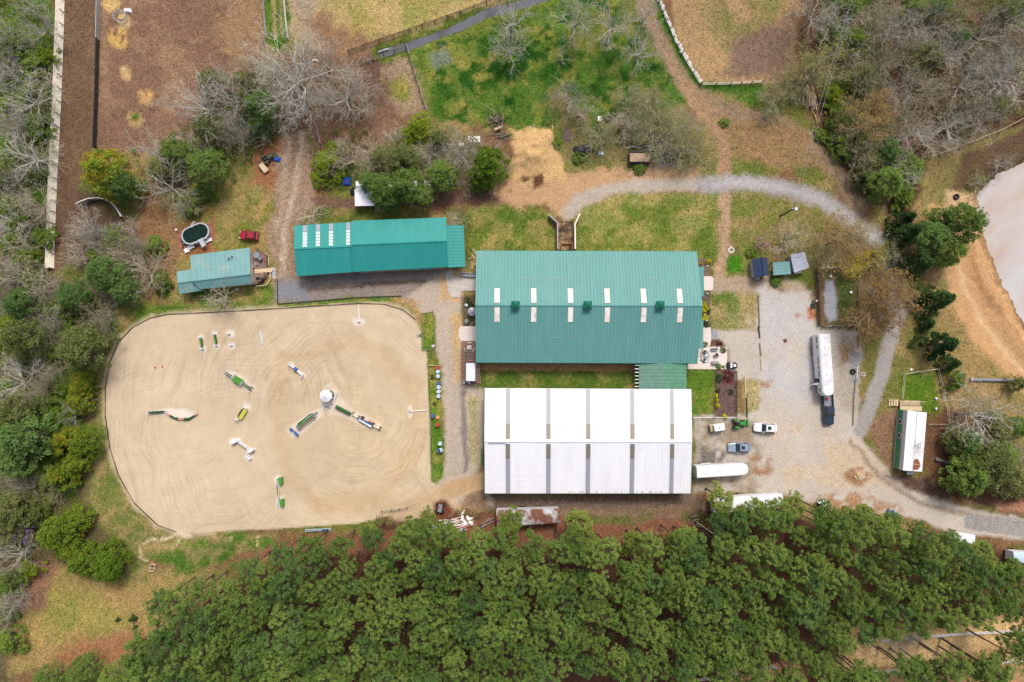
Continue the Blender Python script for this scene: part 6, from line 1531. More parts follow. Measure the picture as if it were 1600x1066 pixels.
t = empty('white_ladder', on(G(523, 624), 0), 'long white plank leaning beside the gazebo', 'plank'); MB().tube([off(t, G(526.5, 612.5, .6)), off(t, G(519.5, 631.5, .2))], .16, 4).build('plank', M['white'], t); MB().box(off(t, G(526.5, 612.5, .25)), (.12, .12, .5)).build('prop', M['wood'], t)
jc = random.Random(3)
for i in range(7):
    x, y = 512 + jc.uniform(-5, 6), 634.5 + jc.uniform(-3, 3); a = jc.uniform(0, 3)
    t = empty('jump_cup_block', on(G(x, y), 0), 'white jump block scattered on the sand below the gazebo', 'block', 'white blocks below the gazebo', a)
    MB().box((0, 0, .12), (.55, .25, .24)).build('block', M['white'], t); MB().box((0, 0, .27), (.2, .2, .06)).build('knob', M['steel'], t)
for (x, y, l) in ((242.5, 574, 'left pink cone on the arena sand'), (254, 572.5, 'right pink cone on the arena sand')):
    t = empty('traffic_cone', on(G(x, y), 0), l, 'cone'); MB().cyl((0, 0, .03), .18, .5, 12, .04).build('cone_body', M['pink'], t); MB().box((0, 0, .02), (.44, .44, .04)).build('base', M['pink'], t)
for (p, q, l) in (((561, 503.5), (560.5, 476), 'white pole lying from the arena edge to its round base'), ((641, 643), (668, 641), 'white pole lying across the sand by the grass island')):
    t = empty('lamp_mast', on(G(*p), 0), l, 'pole'); MB().tube([off(t, on(G(*p), .15)), off(t, on(G(*q), .12))], [.11, .07], 8).build('mast', M['white'], t); MB().cyl((0, 0, 0), .34, .12, 16).build('base', M['concrete'], t); MB().cyl((0, 0, .12), .16, .1, 12).build('collar', M['wood_dark'], t)
t = empty('drag_mat', on(G(655, 524.5), 0), 'small dark drag mat on the sand near the grass island', 'mat', rz=.15); MB().box((0, 0, .06), (.85, .5, .12)).build('mat', M['grey'], t); MB().box((.25, 0, .14), (.3, .4, .06)).build('weight', M['black'], t)
bn = empty('spectator_bench', on(G(498.5, 827.5), 0), 'long pale blue bench at the south edge of the arena', 'bench', rz=R(3))
MB().box((0, 0, .5), (5.0, .35, .07)).build('seat', M['blue_pale'], bn); MB().box((0, .25, .85), (5.0, .06, .3)).build('backrest', M['blue_pale'], bn)
for s in (-2.2, -.8, .8, 2.2): MB().box((s, 0, .25), (.1, .4, .5)).build('leg', M['grey'], bn)
MB().box((1.3, 0, .56), (1.2, .4, .05)).build('seat_cover', M['blue'], bn)
rk = empty('broken_rail', on(G(613, 799), 0), 'weathered rail and posts standing on the sand by the pines', 'rail')
seg(rk, 'rail', (597, 798.5), (637, 793.5), .1, .12, .7, M['wood'])
for x, y in ((597, 798.5), (612, 796.5), (625, 795), (637, 793.5)): q = G(x, y); pbox('post', rk, (q.x, q.y, .45), (.12, .12, .9), M['wood_dark'])
ch = empty('arched_hoops', on(G(593, 807), 0), 'bent dark metal frame on the sand edge', 'frame')
for k in range(3): MB().tube([(-.5 + k * .5, -.4, 0), (-.5 + k * .5, -.4, .8), (-.4 + k * .5, .4, .8), (-.4 + k * .5, .4, 0)], .04, 5).build('hoop', M['rust2'], ch)
MB().tube([(-.6, 0, .8), (1.6, -.1, .3)], .05, 5).build('bar', M['rust2'], ch)
# barrels on the grass island
def barrel(label, x, y, mat, lid=None, h=.88, r=.42):
    t = empty('barrel', on(G(x, y), 0), label, 'barrel', 'barrels along the grass island')
    MB().loft([[Vector((math.cos(a) * rr * r, math.sin(a) * rr * r, z)) for a in np.linspace(0, 2 * math.pi, 16, endpoint=False)] for rr, z in ((.92, 0), (1, .06), (1, h * .33), (1.04, h * .35), (1, h * .38), (1, h * .66), (1.04, h * .68), (1, h * .7), (.98, h))]).build('drum', mat, t)
    MB().cyl((0, 0, h), r * .93, .03, 16).build('lid', lid or mat, t); MB().cyl((r * .4, 0, h + .03), .06, .04, 8).build('bung', M['black'], t)
for (x, y, m, l) in ((683.5, 574.5, 'red', 'red barrel at the top end of the island row'), (684.5, 580.8, 'blue_pale', 'pale barrel just below the red one'), (684.8, 588, 'blue_pale', 'pale barrel, second below the red one'), (685.5, 599.5, 'blue', 'deep blue barrel above three pale ones'), (685.7, 605, 'blue_pale', 'pale barrel touching the deep blue one'), (685.8, 612, 'blue_pale', 'middle pale barrel of the lower trio'), (685.6, 619, 'blue_pale', 'last pale barrel of the lower trio'), (677, 650, 'blue', 'blue barrel alone on the grass side of the island'), (684.4, 664, 'red', 'single red barrel lower down the island'), (688, 693, 'blue_pale', 'pale blue barrel near the bottom of the island'), (686, 704, 'blue', 'blue barrel left of the lowest pair'), (689, 703, 'blue_pale', 'pale blue barrel right of the lowest pair')):
    barrel(l, x, y, M[m], r=.38)
t = empty('tub', on(G(684.3, 652), 0), 'pale orange square tub between the blue and red barrels', 'tub'); MB().box((0, 0, .2), (.55, .55, .4)).build('body', M['cream'], t); MB().box((0, 0, .41), (.62, .62, .04)).build('rim', M['orange'], t)
t = empty('sign_board', on(G(676, 571.5), 0), 'low timber board at the top of the long grass island', 'board'); MB().box((0, 0, .3), (1.5, .08, .3)).build('board', M['wood_new'], t)
for s in (-.6, .6): MB().box((s, 0, .2), (.08, .06, .4)).build('leg', M['wood'], t)
t = empty('garden_gnome_rock', on(G(677, 541), 0), 'pale yellow stone on the tip of the small island', 'stone'); link('stone', stone_meshes[0], t, (0, 0, .1), None, (1.6, 1.2, 1))
bpy.data.objects['garden_gnome_rock'].name = 'island_stone'

# ---------------------------------------------------------------- patio furniture, beds and clutter
for (x, y, l) in ((1115, 546.5, 'grey bench at the top of the patio'), (1116, 566.5, 'grey bench at the bottom of the patio')):
    t = empty('patio_bench', on(G(x, y), .1), l, 'bench'); MB().box((0, 0, .45), (1.3, .5, .06)).build('seat', M['grey'], t); MB().box((0, .24 if y < 550 else -.24, .7), (1.3, .05, .4)).build('backrest', M['grey'], t)
    for s in (-.55, .55): MB().box((s, 0, .22), (.08, .45, .44)).build('leg', M['grey'], t)
simple_table('patio_table', 'small dark table between the two patio benches', 1118.5, 554.5, .1, .3, M['black'])
for i, (x, y) in enumerate(((1115, 555.5), (1121, 556.5), (1116.5, 558))):
    t = empty('stool', on(G(x, y), .1), ('left', 'right', 'lowest')[i] + ' grey stool beside the dark patio table', 'stool'); MB().cyl((0, 0, .4), .18, .05, 12).build('seat', M['grey'], t)
    for k in range(3): MB().tube([(math.cos(k * 2.1) * .1, math.sin(k * 2.1) * .1, .4), (math.cos(k * 2.1) * .17, math.sin(k * 2.1) * .17, 0)], .02, 5).build('leg', M['grey'], t)
fp = empty('fire_pit', on(G(1102, 556), .1), 'oval rock fountain ringed by dark stones on the patio', 'fountain')
for k in range(22):
    a = k / 22 * 2 * math.pi; link('stone', stone_meshes[k % 4], fp, (math.cos(a) * .75, math.sin(a) * 1.15, .12), (0, 0, a), (.95, .95, 1.2)).data = stone_meshes[k % 4]
MB().cyl((0, 0, .0), .62, .25, 16).build('basin', M['grey'], fp, scale=(1, 1.5, 1)); MB().cyl((.1, .1, .25), .3, .1, 12).build('centre_stone', M['stone'], fp)
# pen fittings
t = empty('rubber_mat', on(G(1270, 479), 0), 'square black mat by the gate of the gravel pen', 'mat'); MB().box((0, 0, .04), (1.0, 1.0, .08)).build('mat', M['black'], t); MB().box((0, .75, .1), (.35, .7, .2)).build('step', M['wood_dark'], t)
t = empty('white_bucket', on(G(1275.5, 470.5), 0), 'white bucket standing by the pen rail', 'bucket'); MB().cyl((0, 0, 0), .18, .4, 12, .22).build('pail', M['white'], t); MB().tube([(-.2, 0, .4), (0, 0, .6), (.2, 0, .4)], .015, 5).build('handle', M['steel'], t)
t = empty('pen_gate', on(G(1278.5, 480), 0), 'orange rust coloured gate at the black mat', 'gate')
for k in range(4): MB().box((0, 0, .3 + k * .27), (1.1, .05, .08), rz=R(93)).build('bar', M['rust2'], t)
for s in (-.52, .52): MB().box((s * math.cos(R(93)), s * math.sin(R(93)), .6), (.07, .07, 1.2)).build('post', M['rust2'], t)
for (x, y, l) in ((1297, 432, 'white bucket at the north tip of the pen gravel'), (1329, 457, 'white bucket on the east side of the pen'), (1292.5, 416.5, 'white tub just outside the pen rail'), (1390.5, 430, 'white tub under the budding trees by the drive')):
    t = empty('bucket', on(G(x, y), 0), l, 'bucket'); MB().cyl((0, 0, 0), .2, .35, 12, .26).build('pail', M['white'], t); MB().cyl((0, 0, .33), .22, .03, 12).build('lid', M['white_old'], t)
dn = empty('drain_cover', on(G(1227, 532.5), .01), 'diamond shaped dark drain cover in the gravel yard', 'drain', rz=R(40)); MB().box((0, 0, .03), (.7, .7, .06)).build('grate', M['rust2'], dn)
for k in range(4): MB().box((-.24 + k * .16, 0, .07), (.05, .6, .03)).build('bar', M['black'], dn)
st = empty('tree_stump', on(G(1340, 741), .25), 'pale freshly cut stump slab in the yard', 'stump'); MB().cyl((0, 0, 0), .5, .25, 14, .42).build('stump', M['log'], st); MB().cyl((-.6, -.5, 0), .25, .15, 10).build('offcut', M['log'], st); MB().cyl((0, 0, .25), .36, .02, 14).build('cut_face', M['hay'], st)
ty = empty('spare_tyre', on(G(1493.5, 308), .0), 'big grey tyre lying on the pond bank', 'tyre')
def torus(R0, r, n=20, m=8):
    mb = MB(); vs = []; fs = []
    for i in range(n):
        for j in range(m):
            a, b = 2 * math.pi * i / n, 2 * math.pi * j / m
            vs.append(((R0 + r * math.cos(b)) * math.cos(a), (R0 + r * math.cos(b)) * math.sin(a), r + r * math.sin(b)))
    for i in range(n):
        for j in range(m): fs.append((i * m + j, ((i + 1) % n) * m + j, ((i + 1) % n) * m + (j + 1) % m, i * m + (j + 1) % m))
    return mb.add(vs, fs)
torus(.42, .2).build('tread', M['rubber'], ty)
cv = empty('culvert_pipe', on(G(1545, 594), 0), 'long grey pipe lying across the field on the right', 'pipe'); MB().tube([off(cv, on(G(1516, 593.5), .35)), off(cv, on(G(1585, 594.5), .35))], .32, 10).build('pipe', M['grey'], cv); MB().tube([off(cv, on(G(1514.5, 593.5), .35)), off(cv, on(G(1517, 593.5), .35))], .38, 10).build('collar', M['steel'], cv)
lg = empty('fallen_log', on(G(1495, 726), 0), 'long grey fallen log behind the mobile home', 'log'); MB().tube([off(lg, on(G(1460, 717), .3)), off(lg, on(G(1490, 725), .3)), off(lg, on(G(1530, 734), .35))], [.38, .34, .26], 9).build('trunk', M['bark_grey'], lg); MB().tube([off(lg, on(G(1500, 728), .5)), off(lg, on(G(1513, 719), .9))], [.15, .07], 6).build('branch', M['bark_grey'], lg)
# utility pole with lamp and the wires
up_ = empty('lamp_post', on(G(1219, 338), 0), 'tall wooden pole with a white lamp beside the curving drive', 'lamp post')
tip = G(1241.5, 323.5, 6.4)
MB().tube([(0, 0, 0), (0, 0, 6.5)], [.17, .12], 8).build('pole', M['wood_dark'], up_); MB().tube([(0, 0, 6.2), (.5, .25, 6.4), (.9, .45, 6.35)], .05, 6).build('arm', M['steel'], up_)
MB().cyl((0, 0, 0), .36, .3, 14, .22).build('lamp_head', M['white'], up_, loc=(.35, -.1, 6.4)); MB().cyl((0, 0, -.06), .3, .06, 14).build('lens', M['lamp_clear'], up_, loc=(.35, -.1, 6.4)); MB().box((.1, .1, 5.6), (.35, .35, .6)).build('transformer', M['steel'], up_)
wr = empty('power_line', on(G(1300, 150), 0), 'pair of thin overhead wires running up to the wood', 'power line')
for dx in (-.35, .35):
    a, b = on(G(1219, 338), 6.3), G(1336, -5, 9.5); pts = [off(wr, a.lerp(b, t) + Vector((dx, 0, -1.2 * 4 * t * (1 - t)))) for t in np.linspace(0, 1, 14)]
    MB().tube(pts, .022, 4).build('wire', M['steel'], wr)

# heaps, timber and tarpaulins
def heap(name, label, cat, x, y, n, spread, lr, rad, mats, seed, ang0=None, z=.12):
    t = empty(name, on(G(x, y), 0), label, cat); r = random.Random(seed)
    for k in range(n):
        a = r.uniform(0, math.pi) if ang0 is None else ang0 + r.gauss(0, .18); L_ = r.uniform(*lr); px_, py_ = r.gauss(0, spread[0] / 2), r.gauss(0, spread[1] / 2)
        zz = z + r.uniform(0, .5)
        MB().tube([(-L_ / 2, 0, 0), (L_ / 2, 0, r.uniform(-.1, .1))], [rad * r.uniform(.7, 1.2), rad * r.uniform(.5, 1)], 6).build('log', M[r.choice(mats)], t, loc=(px_, py_, zz), rot=(0, 0, a))
    return t
heap('log_pile', 'stack of long cut logs beside the yellow green tree', 'log pile', 1266, 155, 34, (1.4, .9), (2.6, 4.6), .11, ['log', 'log', 'wood', 'wood_new'], 5, R(98))
heap('log_pile', 'two yellow sawn poles lying below the log stack', 'poles', 1276.5, 184, 3, (.5, .3), (1.6, 2.2), .08, ['yellow', 'hay'], 6, R(105))
bh = heap('brush_pile', 'pile of dark brush and pale logs at the meadow edge', 'brush pile', 776, 189, 40, (1.6, 2.2), (1.0, 3.0), .06, ['bark_grey', 'wood_dark', 'wood_dark', 'log'], 7)
MB().tube([(-.4, -2.0, .5), (1.0, -1.4, .6)], [.3, .26], 8).build('log', M['log'], bh)
heap('brush_pile', 'flat brown brush heap beside the clay bank', 'brush pile', 787, 215, 22, (1.8, .8), (1, 2.4), .06, ['wood', 'bark_grey'], 8, R(10))
heap('rubble_heap', 'heap of brown rubble and roots at the top of the clay bank', 'rubble', 858, 204, 22, (1.0, 1.0), (.4, 1.0), .16, ['rust2', 'soil', 'log'], 9)
heap('rubble_heap', 'brown rubble left of the clay bank top', 'rubble', 829, 202, 12, (.8, .5), (.4, 1.0), .14, ['soil', 'log'], 10)
heap('brush_pile', 'old grey timber frame and sticks in the scrub', 'brush pile', 953, 186, 20, (2.0, 1.4), (.8, 2.2), .06, ['bark_grey', 'wood'], 12)
heap('jump_pole_pile', 'untidy pile of white and pink jump poles beside the pines', 'pole pile', 707, 820, 24, (3.0, 1.6), (2.5, 4.2), .09, ['white', 'white', 'white', 'pink', 'cream'], 13, R(14))
t = heap('jump_pole_pile', 'stack of white jump stands on the right of the pole pile', 'pole pile', 730, 814, 12, (1.2, 1.4), (.8, 1.6), .1, ['white', 'white', 'cream'], 14)
for k in range(4): MB().box((-.9 + k * .55, .6 - (k % 2) * .9, .45), (.5, .9, .08), rz=.3 * k).build('stand_panel', M['white'], t)
heap('timber_stack', 'grey planks lying between the pole pile and rusty trailer', 'planks', 762, 818, 5, (.8, .5), (2.0, 3.0), .1, ['wood', 'fence_grey'], 15, R(25))
heap('plank_stack', 'stack of white planks above the dump trailer', 'planks', 1022, 228, 16, (1.6, .9), (1.4, 2.8), .12, ['white', 'white', 'white_old'], 16, R(-4))
heap('plank_stack', 'two thin white poles lying left of the plank stack', 'planks', 996, 232, 3, (1.4, .3), (1.8, 2.4), .06, ['white', 'cream'], 17, R(-8))
heap('rubble_heap', 'scatter of grey stones right of the dump trailer', 'rubble', 1047, 245, 26, (2.2, 1.6), (.2, .6), .12, ['stone', 'steel', 'wood'], 18)
heap('timber_stack', 'short boards and a small hay clump in the scrub', 'planks', 976, 222, 10, (1.4, .8), (.8, 1.6), .07, ['wood', 'log'], 19, R(-10))
heap('timber_stack', 'loose pole and rubble by the white box trailer end', 'planks', 1086, 812, 8, (1.2, 1.0), (.6, 1.8), .07, ['fence_grey', 'cream'], 20)
lp = empty('long_pole', on(G(1112, 831), 0), 'long pale pole slanting into the pines below the box trailer', 'pole'); MB().tube([off(lp, on(G(1090, 817), .3)), off(lp, on(G(1126, 842), .4))], .09, 6).build('pole', M['fence_white'], lp)
def tarp(label, x, y, sx, sy, h, mat, seed, name='tarp', rz=0.0, cat='tarp'):
    r = random.Random(seed); n, m = 10, 8; vs = []; fs = []
    for i in range(n + 1):
        for j in range(m + 1):
            u, v = i / n * 2 - 1, j / m * 2 - 1; e = max(0, 1 - (u * u) ** 1.5) * max(0, 1 - (v * v) ** 1.5)
            k = 1 + r.uniform(-.12, .12)
            vs.append((u * sx / 2 * k, v * sy / 2 * (1 + r.uniform(-.12, .12)), .02 + h * e ** .6 * r.uniform(.7, 1.15)))
    for i in range(n):
        for j in range(m): k = i * (m + 1) + j; fs.append((k, k + m + 1, k + m + 2, k + 1))
    b0 = len(vs); vs += [(sx * .5, sy * .5, 0)]
    o = MB().add(vs[:b0], fs).build(name, mat, None, loc=on(G(x, y), 0)); o.rotation_euler = (0, 0, rz)
    return tag(o, label, cat)
tarp('black plastic sheet over a heap beside the scrub', 912, 234, 4.0, 1.9, .8, M['dark_plastic'], 1, rz=R(12))
tarp('grey patch of rotted sheet above the black plastic', 886, 212, 1.6, 2.6, .3, M['soil'], 2, name='old_sheet')
tarp('bright blue tarpaulin heap left of the hidden shed', 542.5, 284, 1.7, 1.7, .8, M['blue_tarp'], 3)
tarp('dark blue crumpled cover beside the hidden shed porch', 551, 300, 1.0, 1.4, .6, M['dark_plastic'], 4)
tarp('blue cover glimpsed at the edge of the pines by the road', 1391, 803, 1.8, 1.4, .8, M['blue'], 5)
tarp('small pale grey sheet by the black plastic heap', 939, 240, 1.2, .9, .3, M['steel'], 6)
for (x, y, w, d_, l) in ((741, 219.5, 2.3, 1.2, 'white table top with dark items behind the evergreens'), (721, 228, .9, .6, 'small white box left of the white table'), (936.5, 187.5, .8, 1.0, 'white square box in the meadow scrub')):
    t = empty('white_table', on(G(x, y), 0), l, 'table'); MB().box((0, 0, .72), (w, d_, .06)).build('table_top', M['white'], t)
    for sx in (-.42, .42):
        for sy in (-.4, .4): MB().box((sx * w, sy * d_, .35), (.06, .06, .7)).build('leg', M['grey'], t)
    if w > 2:
        for k, xx in enumerate((-.7, -.3, .1, .4)): MB().box((xx, .1 * (-1) ** k, .8), (.22, .3, .1), rz=k).build('item', M['wood_dark'], t)
hf = empty('hay_feeder', on(G(190, 28), 0), 'round metal hay ring in the brown paddock', 'hay feeder')
for z in (.15, .6, 1.0): torus(1.15, .04, 24, 6).build('ring', M['steel'], hf, loc=(0, 0, z))
for k in range(14): a = k / 14 * 2 * math.pi; MB().tube([(math.cos(a) * 1.15, math.sin(a) * 1.15, 0), (math.cos(a) * 1.15, math.sin(a) * 1.15, 1.05)], .025, 5).build('bar', M['steel'], hf)
MB().cyl((0, 0, 0), .8, .4, 14, .5).build('hay', M['hay'], hf)
tarp('white feed sack lying beside the hay ring', 199.5, 17, 1.5, .9, .4, M['white'], 7, name='feed_sack', cat='sack')
tarp('white round object under the big bare tree', 492, 95, 1.2, .5, .4, M['white'], 8, name='sack', cat='sack')
tarp('white log or sack lying beside the brook', 599, 79, 2.2, .35, .25, M['stone'], 9, name='pale_log', cat='log', rz=R(18))
wb2 = empty('wooden_crate', on(G(239.5, 886.5), 0), 'small yellow timber crate in the grass below the arena', 'crate', rz=R(-8))
for s in (-1, 1): MB().box((s * .45, 0, .3), (.08, 1.3, .6)).build('side_board', M['wood_new'], wb2); MB().box((0, s * .62, .3), (.9, .08, .6)).build('side_board', M['wood_new'], wb2)
MB().box((0, 0, .08), (.85, 1.2, .06)).build('floor', M['soil'], wb2); MB().box((0, 0, .6), (.85, .1, .08)).build('middle_bar', M['wood_new'], wb2)
for (x, y, l) in ((1423, 577.5, 'white tub outside the mobile home lawn'), (1462, 638.5, 'white tub on the mobile home lawn'), (1462, 622.5, 'small pale tub up the mobile home lawn'), (371, 452.5, 'white bucket on the grass under the house tree'), (276, 359.5, 'small white pail on bare soil beside the pool')):
    t = empty('bucket', on(G(x, y), 0), l, 'bucket'); MB().cyl((0, 0, 0), .2, .3, 12, .25).build('pail', M['white'], t); MB().cyl((0, 0, .3), .24, .02, 12).build('lid', M['white_old'], t)
fr_ = empty('fire_ring', on(G(1142.5, 391), 0), 'small ring of pinkish stones on the lawn', 'fire ring')
for k in range(10): a = k / 10 * 6.283; link('stone', stone_meshes[k % 4], fr_, (math.cos(a) * .5, math.sin(a) * .5, .05), (0, 0, a), (.8, .8, .8))
tr = empty('spare_tyre', on(G(1332, 581), 0), 'black tyre lying on the gravel by the verge', 'tyre'); torus(.38, .2).build('tread', M['rubber'], tr)
tr = empty('spare_tyre', on(G(1349, 585), 0), 'pale ring lying on the grass verge', 'ring'); torus(.36, .1).build('ring', M['stone'], tr)

# ---------------------------------------------------------------- trees and shrubs
def leaf_mat(name, c1, c2, trans=0.34):
    """foliage: each leaf cluster differs a little, each tree differs, clumps differ"""
    m = bpy.data.materials.new(name); m.use_nodes = True
    nt = m.node_tree; N, L = nt.nodes, nt.links
    N.remove(N['Principled BSDF'])
    geo = N.new('ShaderNodeNewGeometry'); oi = N.new('ShaderNodeObjectInfo'); tc = N.new('ShaderNodeTexCoord')
    n = N.new('ShaderNodeTexNoise'); n.inputs['Scale'].default_value = 0.9; n.inputs['Detail'].default_value = 3
    L.new(tc.outputs['Object'], n.inputs['Vector'])
    def mth(op, a, b):
        q = N.new('ShaderNodeMath'); q.operation = op
        for i, v in enumerate((a, b)):
            if isinstance(v, (int, float)): q.inputs[i].default_value = v
            else: L.new(v, q.inputs[i])
        return q.outputs[0]
    f = mth('ADD', mth('MULTIPLY', geo.outputs['Random Per Island'], 0.4), mth('MULTIPLY', oi.outputs['Random'], 0.6))
    f = mth('ADD', f, mth('MULTIPLY', mth('SUBTRACT', n.outputs['Fac'], 0.5), 1.1))
    mx = N.new('ShaderNodeMix'); mx.data_type = 'RGBA'; mx.inputs['A'].default_value = (*c1, 1); mx.inputs['B'].default_value = (*c2, 1)
    L.new(f, mx.inputs['Factor'])
    d = N.new('ShaderNodeBsdfDiffuse'); t = N.new('ShaderNodeBsdfTranslucent'); ms = N.new('ShaderNodeMixShader'); ms.inputs[0].default_value = trans
    L.new(mx.outputs['Result'], d.inputs['Color']); L.new(mx.outputs['Result'], t.inputs['Color'])
    L.new(d.outputs[0], ms.inputs[1]); L.new(t.outputs[0], ms.inputs[2]); L.new(ms.outputs[0], N['Material Output'].inputs['Surface'])
    return m
LM = {
    'pine': leaf_mat('pine_needles', (0.088, 0.165, 0.034), (0.29, 0.39, 0.09)),
    'pine_dark': leaf_mat('dark_pine_needles', (0.062, 0.135, 0.036), (0.20, 0.31, 0.085)),
    'edge': leaf_mat('light_pine_needles', (0.12, 0.18, 0.03), (0.32, 0.38, 0.09)),
    'cedar': leaf_mat('cedar_foliage', (0.025, 0.065, 0.022), (0.085, 0.15, 0.045)),
    'laurel': leaf_mat('bright_evergreen_leaves', (0.095, 0.18, 0.02), (0.29, 0.37, 0.045)),
    'laurel_y': leaf_mat('yellowing_evergreen_leaves', (0.15, 0.19, 0.02), (0.42, 0.35, 0.04)),
    'lime': leaf_mat('fresh_lime_leaves', (0.15, 0.23, 0.02), (0.30, 0.38, 0.04)),
    'olive': leaf_mat('olive_leaves', (0.12, 0.16, 0.045), (0.29, 0.31, 0.11)),
    'grass_green': leaf_mat('fresh_green_leaves', (0.10, 0.18, 0.028), (0.25, 0.34, 0.065)),
    'bud_olive': leaf_mat('olive_buds', (0.21, 0.23, 0.07), (0.38, 0.38, 0.15)),
    'bud_yellow': leaf_mat('yellow_green_buds', (0.27, 0.28, 0.07), (0.46, 0.44, 0.14)),
    'bud_orange': leaf_mat('orange_brown_buds', (0.25, 0.15, 0.05), (0.40, 0.28, 0.10)),
    'gold': leaf_mat('golden_flowers', (0.45, 0.36, 0.01), (0.70, 0.60, 0.03)),
    'yellow_green': leaf_mat('yellow_shrub_leaves', (0.50, 0.50, 0.01), (0.70, 0.68, 0.03)),
    'purple': leaf_mat('purple_blossom', (0.28, 0.16, 0.36), (0.46, 0.32, 0.52)),
    'pink': leaf_mat('pink_blossom', (0.34, 0.18, 0.18), (0.50, 0.32, 0.32)),
    'dead_red': leaf_mat('dark_red_leaves', (0.11, 0.035, 0.035), (0.23, 0.09, 0.08)),
}
BK = {
    'white': pmat('silver_bark', (0.48, 0.455, 0.385), 0.9, 0.2, 1.5),
    'grey': pmat('grey_branch_bark', (0.38, 0.35, 0.285), 0.9, 0.2, 1.5),
    'tan': pmat('tan_branch_bark', (0.47, 0.41, 0.30), 0.9, 0.2, 1.5),
    'brown': pmat('brown_branch_bark', (0.30, 0.245, 0.185), 0.9, 0.25, 1.5),
    'trunk': pmat('dark_trunk_bark', (0.085, 0.07, 0.058), 0.95, 0.3, 1.5),
}
nr = np.random.RandomState(21)
def quads_mesh(name, cen, size, mat, flat=0.35, elong=1.5):
    """leaf clusters as small bent-free quads at cen, random directions, leaning to face upward"""
    n = len(cen)
    nrm = nr.normal(size=(n, 3)); nrm[:, 2] = np.abs(nrm[:, 2]) + flat * 2.6
    nrm /= np.linalg.norm(nrm, axis=1)[:, None]
    u = np.cross(nrm, nr.normal(size=(n, 3))); u /= np.linalg.norm(u, axis=1)[:, None]
    v = np.cross(nrm, u)
    s = (size * nr.uniform(.6, 1.25, n))[:, None] if np.isscalar(size) else (size * nr.uniform(.7, 1.2, n))[:, None]
    a = u * s * elong * .5; b = v * s * .5
    P = np.stack([cen - a, cen - b * .9, cen + a, cen + b], 1).reshape(-1, 3)
    me = bpy.data.meshes.new(name)
    me.vertices.add(4 * n); me.vertices.foreach_set('co', P.astype(np.float32).ravel())
    me.loops.add(4 * n); me.loops.foreach_set('vertex_index', np.arange(4 * n, dtype=np.int32))
    me.polygons.add(n); me.polygons.foreach_set('loop_start', np.arange(0, 4 * n, 4, dtype=np.int32))
    me.update(calc_edges=True); me.materials.append(mat)
    return me
def blob(c, r, n, flat=.75, shell=.5):
    d = nr.normal(size=(n, 3)); d /= np.linalg.norm(d, axis=1)[:, None]
    rad = shell + (1 - shell) * nr.rand(n)
    return np.array(c) + d * (rad * r)[:, None] * np.array([1, 1, flat])

def tubes_mesh(name, segs, mat, n=4):
    """segs: list of (p0, p1, r0, r1)"""
    vs = []; fs = []
    k = 0
    ca = [(math.cos(2 * math.pi * i / n), math.sin(2 * math.pi * i / n)) for i in range(n)]
    for p0, p1, r0, r1 in segs:
        d = p1 - p0
        l = d.length
        if l < 1e-5: continue
        d = d / l
        u = d.cross(Vector((0, 0, 1)) if abs(d.z) < .9 else Vector((1, 0, 0))); u.normalize(); w = d.cross(u)
        for p, r in ((p0, r0), (p1, r1)):
            for c, s in ca: vs.append(p + u * (c * r) + w * (s * r))
        for i in range(n): fs.append((k + i, k + (i + 1) % n, k + n + (i + 1) % n, k + n + i))
        fs.append(tuple(k + n + i for i in range(n)))
        k += 2 * n
    me = bpy.data.meshes.new(name); me.from_pydata(vs, [], fs); me.update(); me.materials.append(mat)
    return me

# every builder returns (crown radius, height, [(part name, mesh), ...])
def make_pine(seed, lm, H_=19.0, Rc=2.9):
    r = random.Random(seed); segs = []; cen = []; sz = []
    bend = Vector((r.uniform(-.5, .5), r.uniform(-.5, .5), 0))
    def ax(t): return Vector((bend.x * t * t, bend.y * t * t, H_ * t))
    for k in range(8): segs.append((ax(k / 8), ax((k + 1) / 8), .21 * (1 - k / 9), .21 * (1 - (k + 1) / 9)))
    # the crown is a few lobes, each a cauliflower of needle puffs at the ends of its boughs
    lobes = [(ax(.86), Rc * .62)]
    a = r.uniform(0, 6.28)
    for k in range(r.randint(8, 10)):
        a += 2.4 + r.uniform(-.5, .5); t = r.uniform(.60, .84); d = Rc * r.uniform(.35, .74)
        c = ax(t) + Vector((math.cos(a) * d, math.sin(a) * d, r.uniform(0, .8))); lobes.append((c, Rc * r.uniform(.26, .42)))
        segs.append((ax(t - .07), c, .06, .02))
    for c, R_ in lobes:
        for q in range(int(13 * (R_ / (Rc * .45)) ** 1.6) + 3):
            d = Vector((r.gauss(0, 1), r.gauss(0, 1), abs(r.gauss(0, .9)) - .25)).normalized()
            p = c + Vector((d.x * R_, d.y * R_, d.z * R_)) * r.uniform(.7, 1.2)
            m = 34; cen.append(blob(p, .43 * r.uniform(.75, 1.3), m, .8, .3)); sz.append(np.full(m, .165))
            if q % 2 == 0: segs.append((c - Vector((0, 0, R_ * .4)), p, .03, .012))
    for k in range(3):   # dead stubs on the bare bole
        t = r.uniform(.3, .52); a = r.uniform(0, 6.3); segs.append((ax(t), ax(t) + Vector((math.cos(a), math.sin(a), .1)) * r.uniform(.5, 1.2), .03, .01))
    return Rc, H_, [('trunk', tubes_mesh('pine_trunk', segs, BK['trunk'], 5)), ('crown', quads_mesh('pine_crown', np.concatenate(cen), np.concatenate(sz), lm, .3, 1.7))]
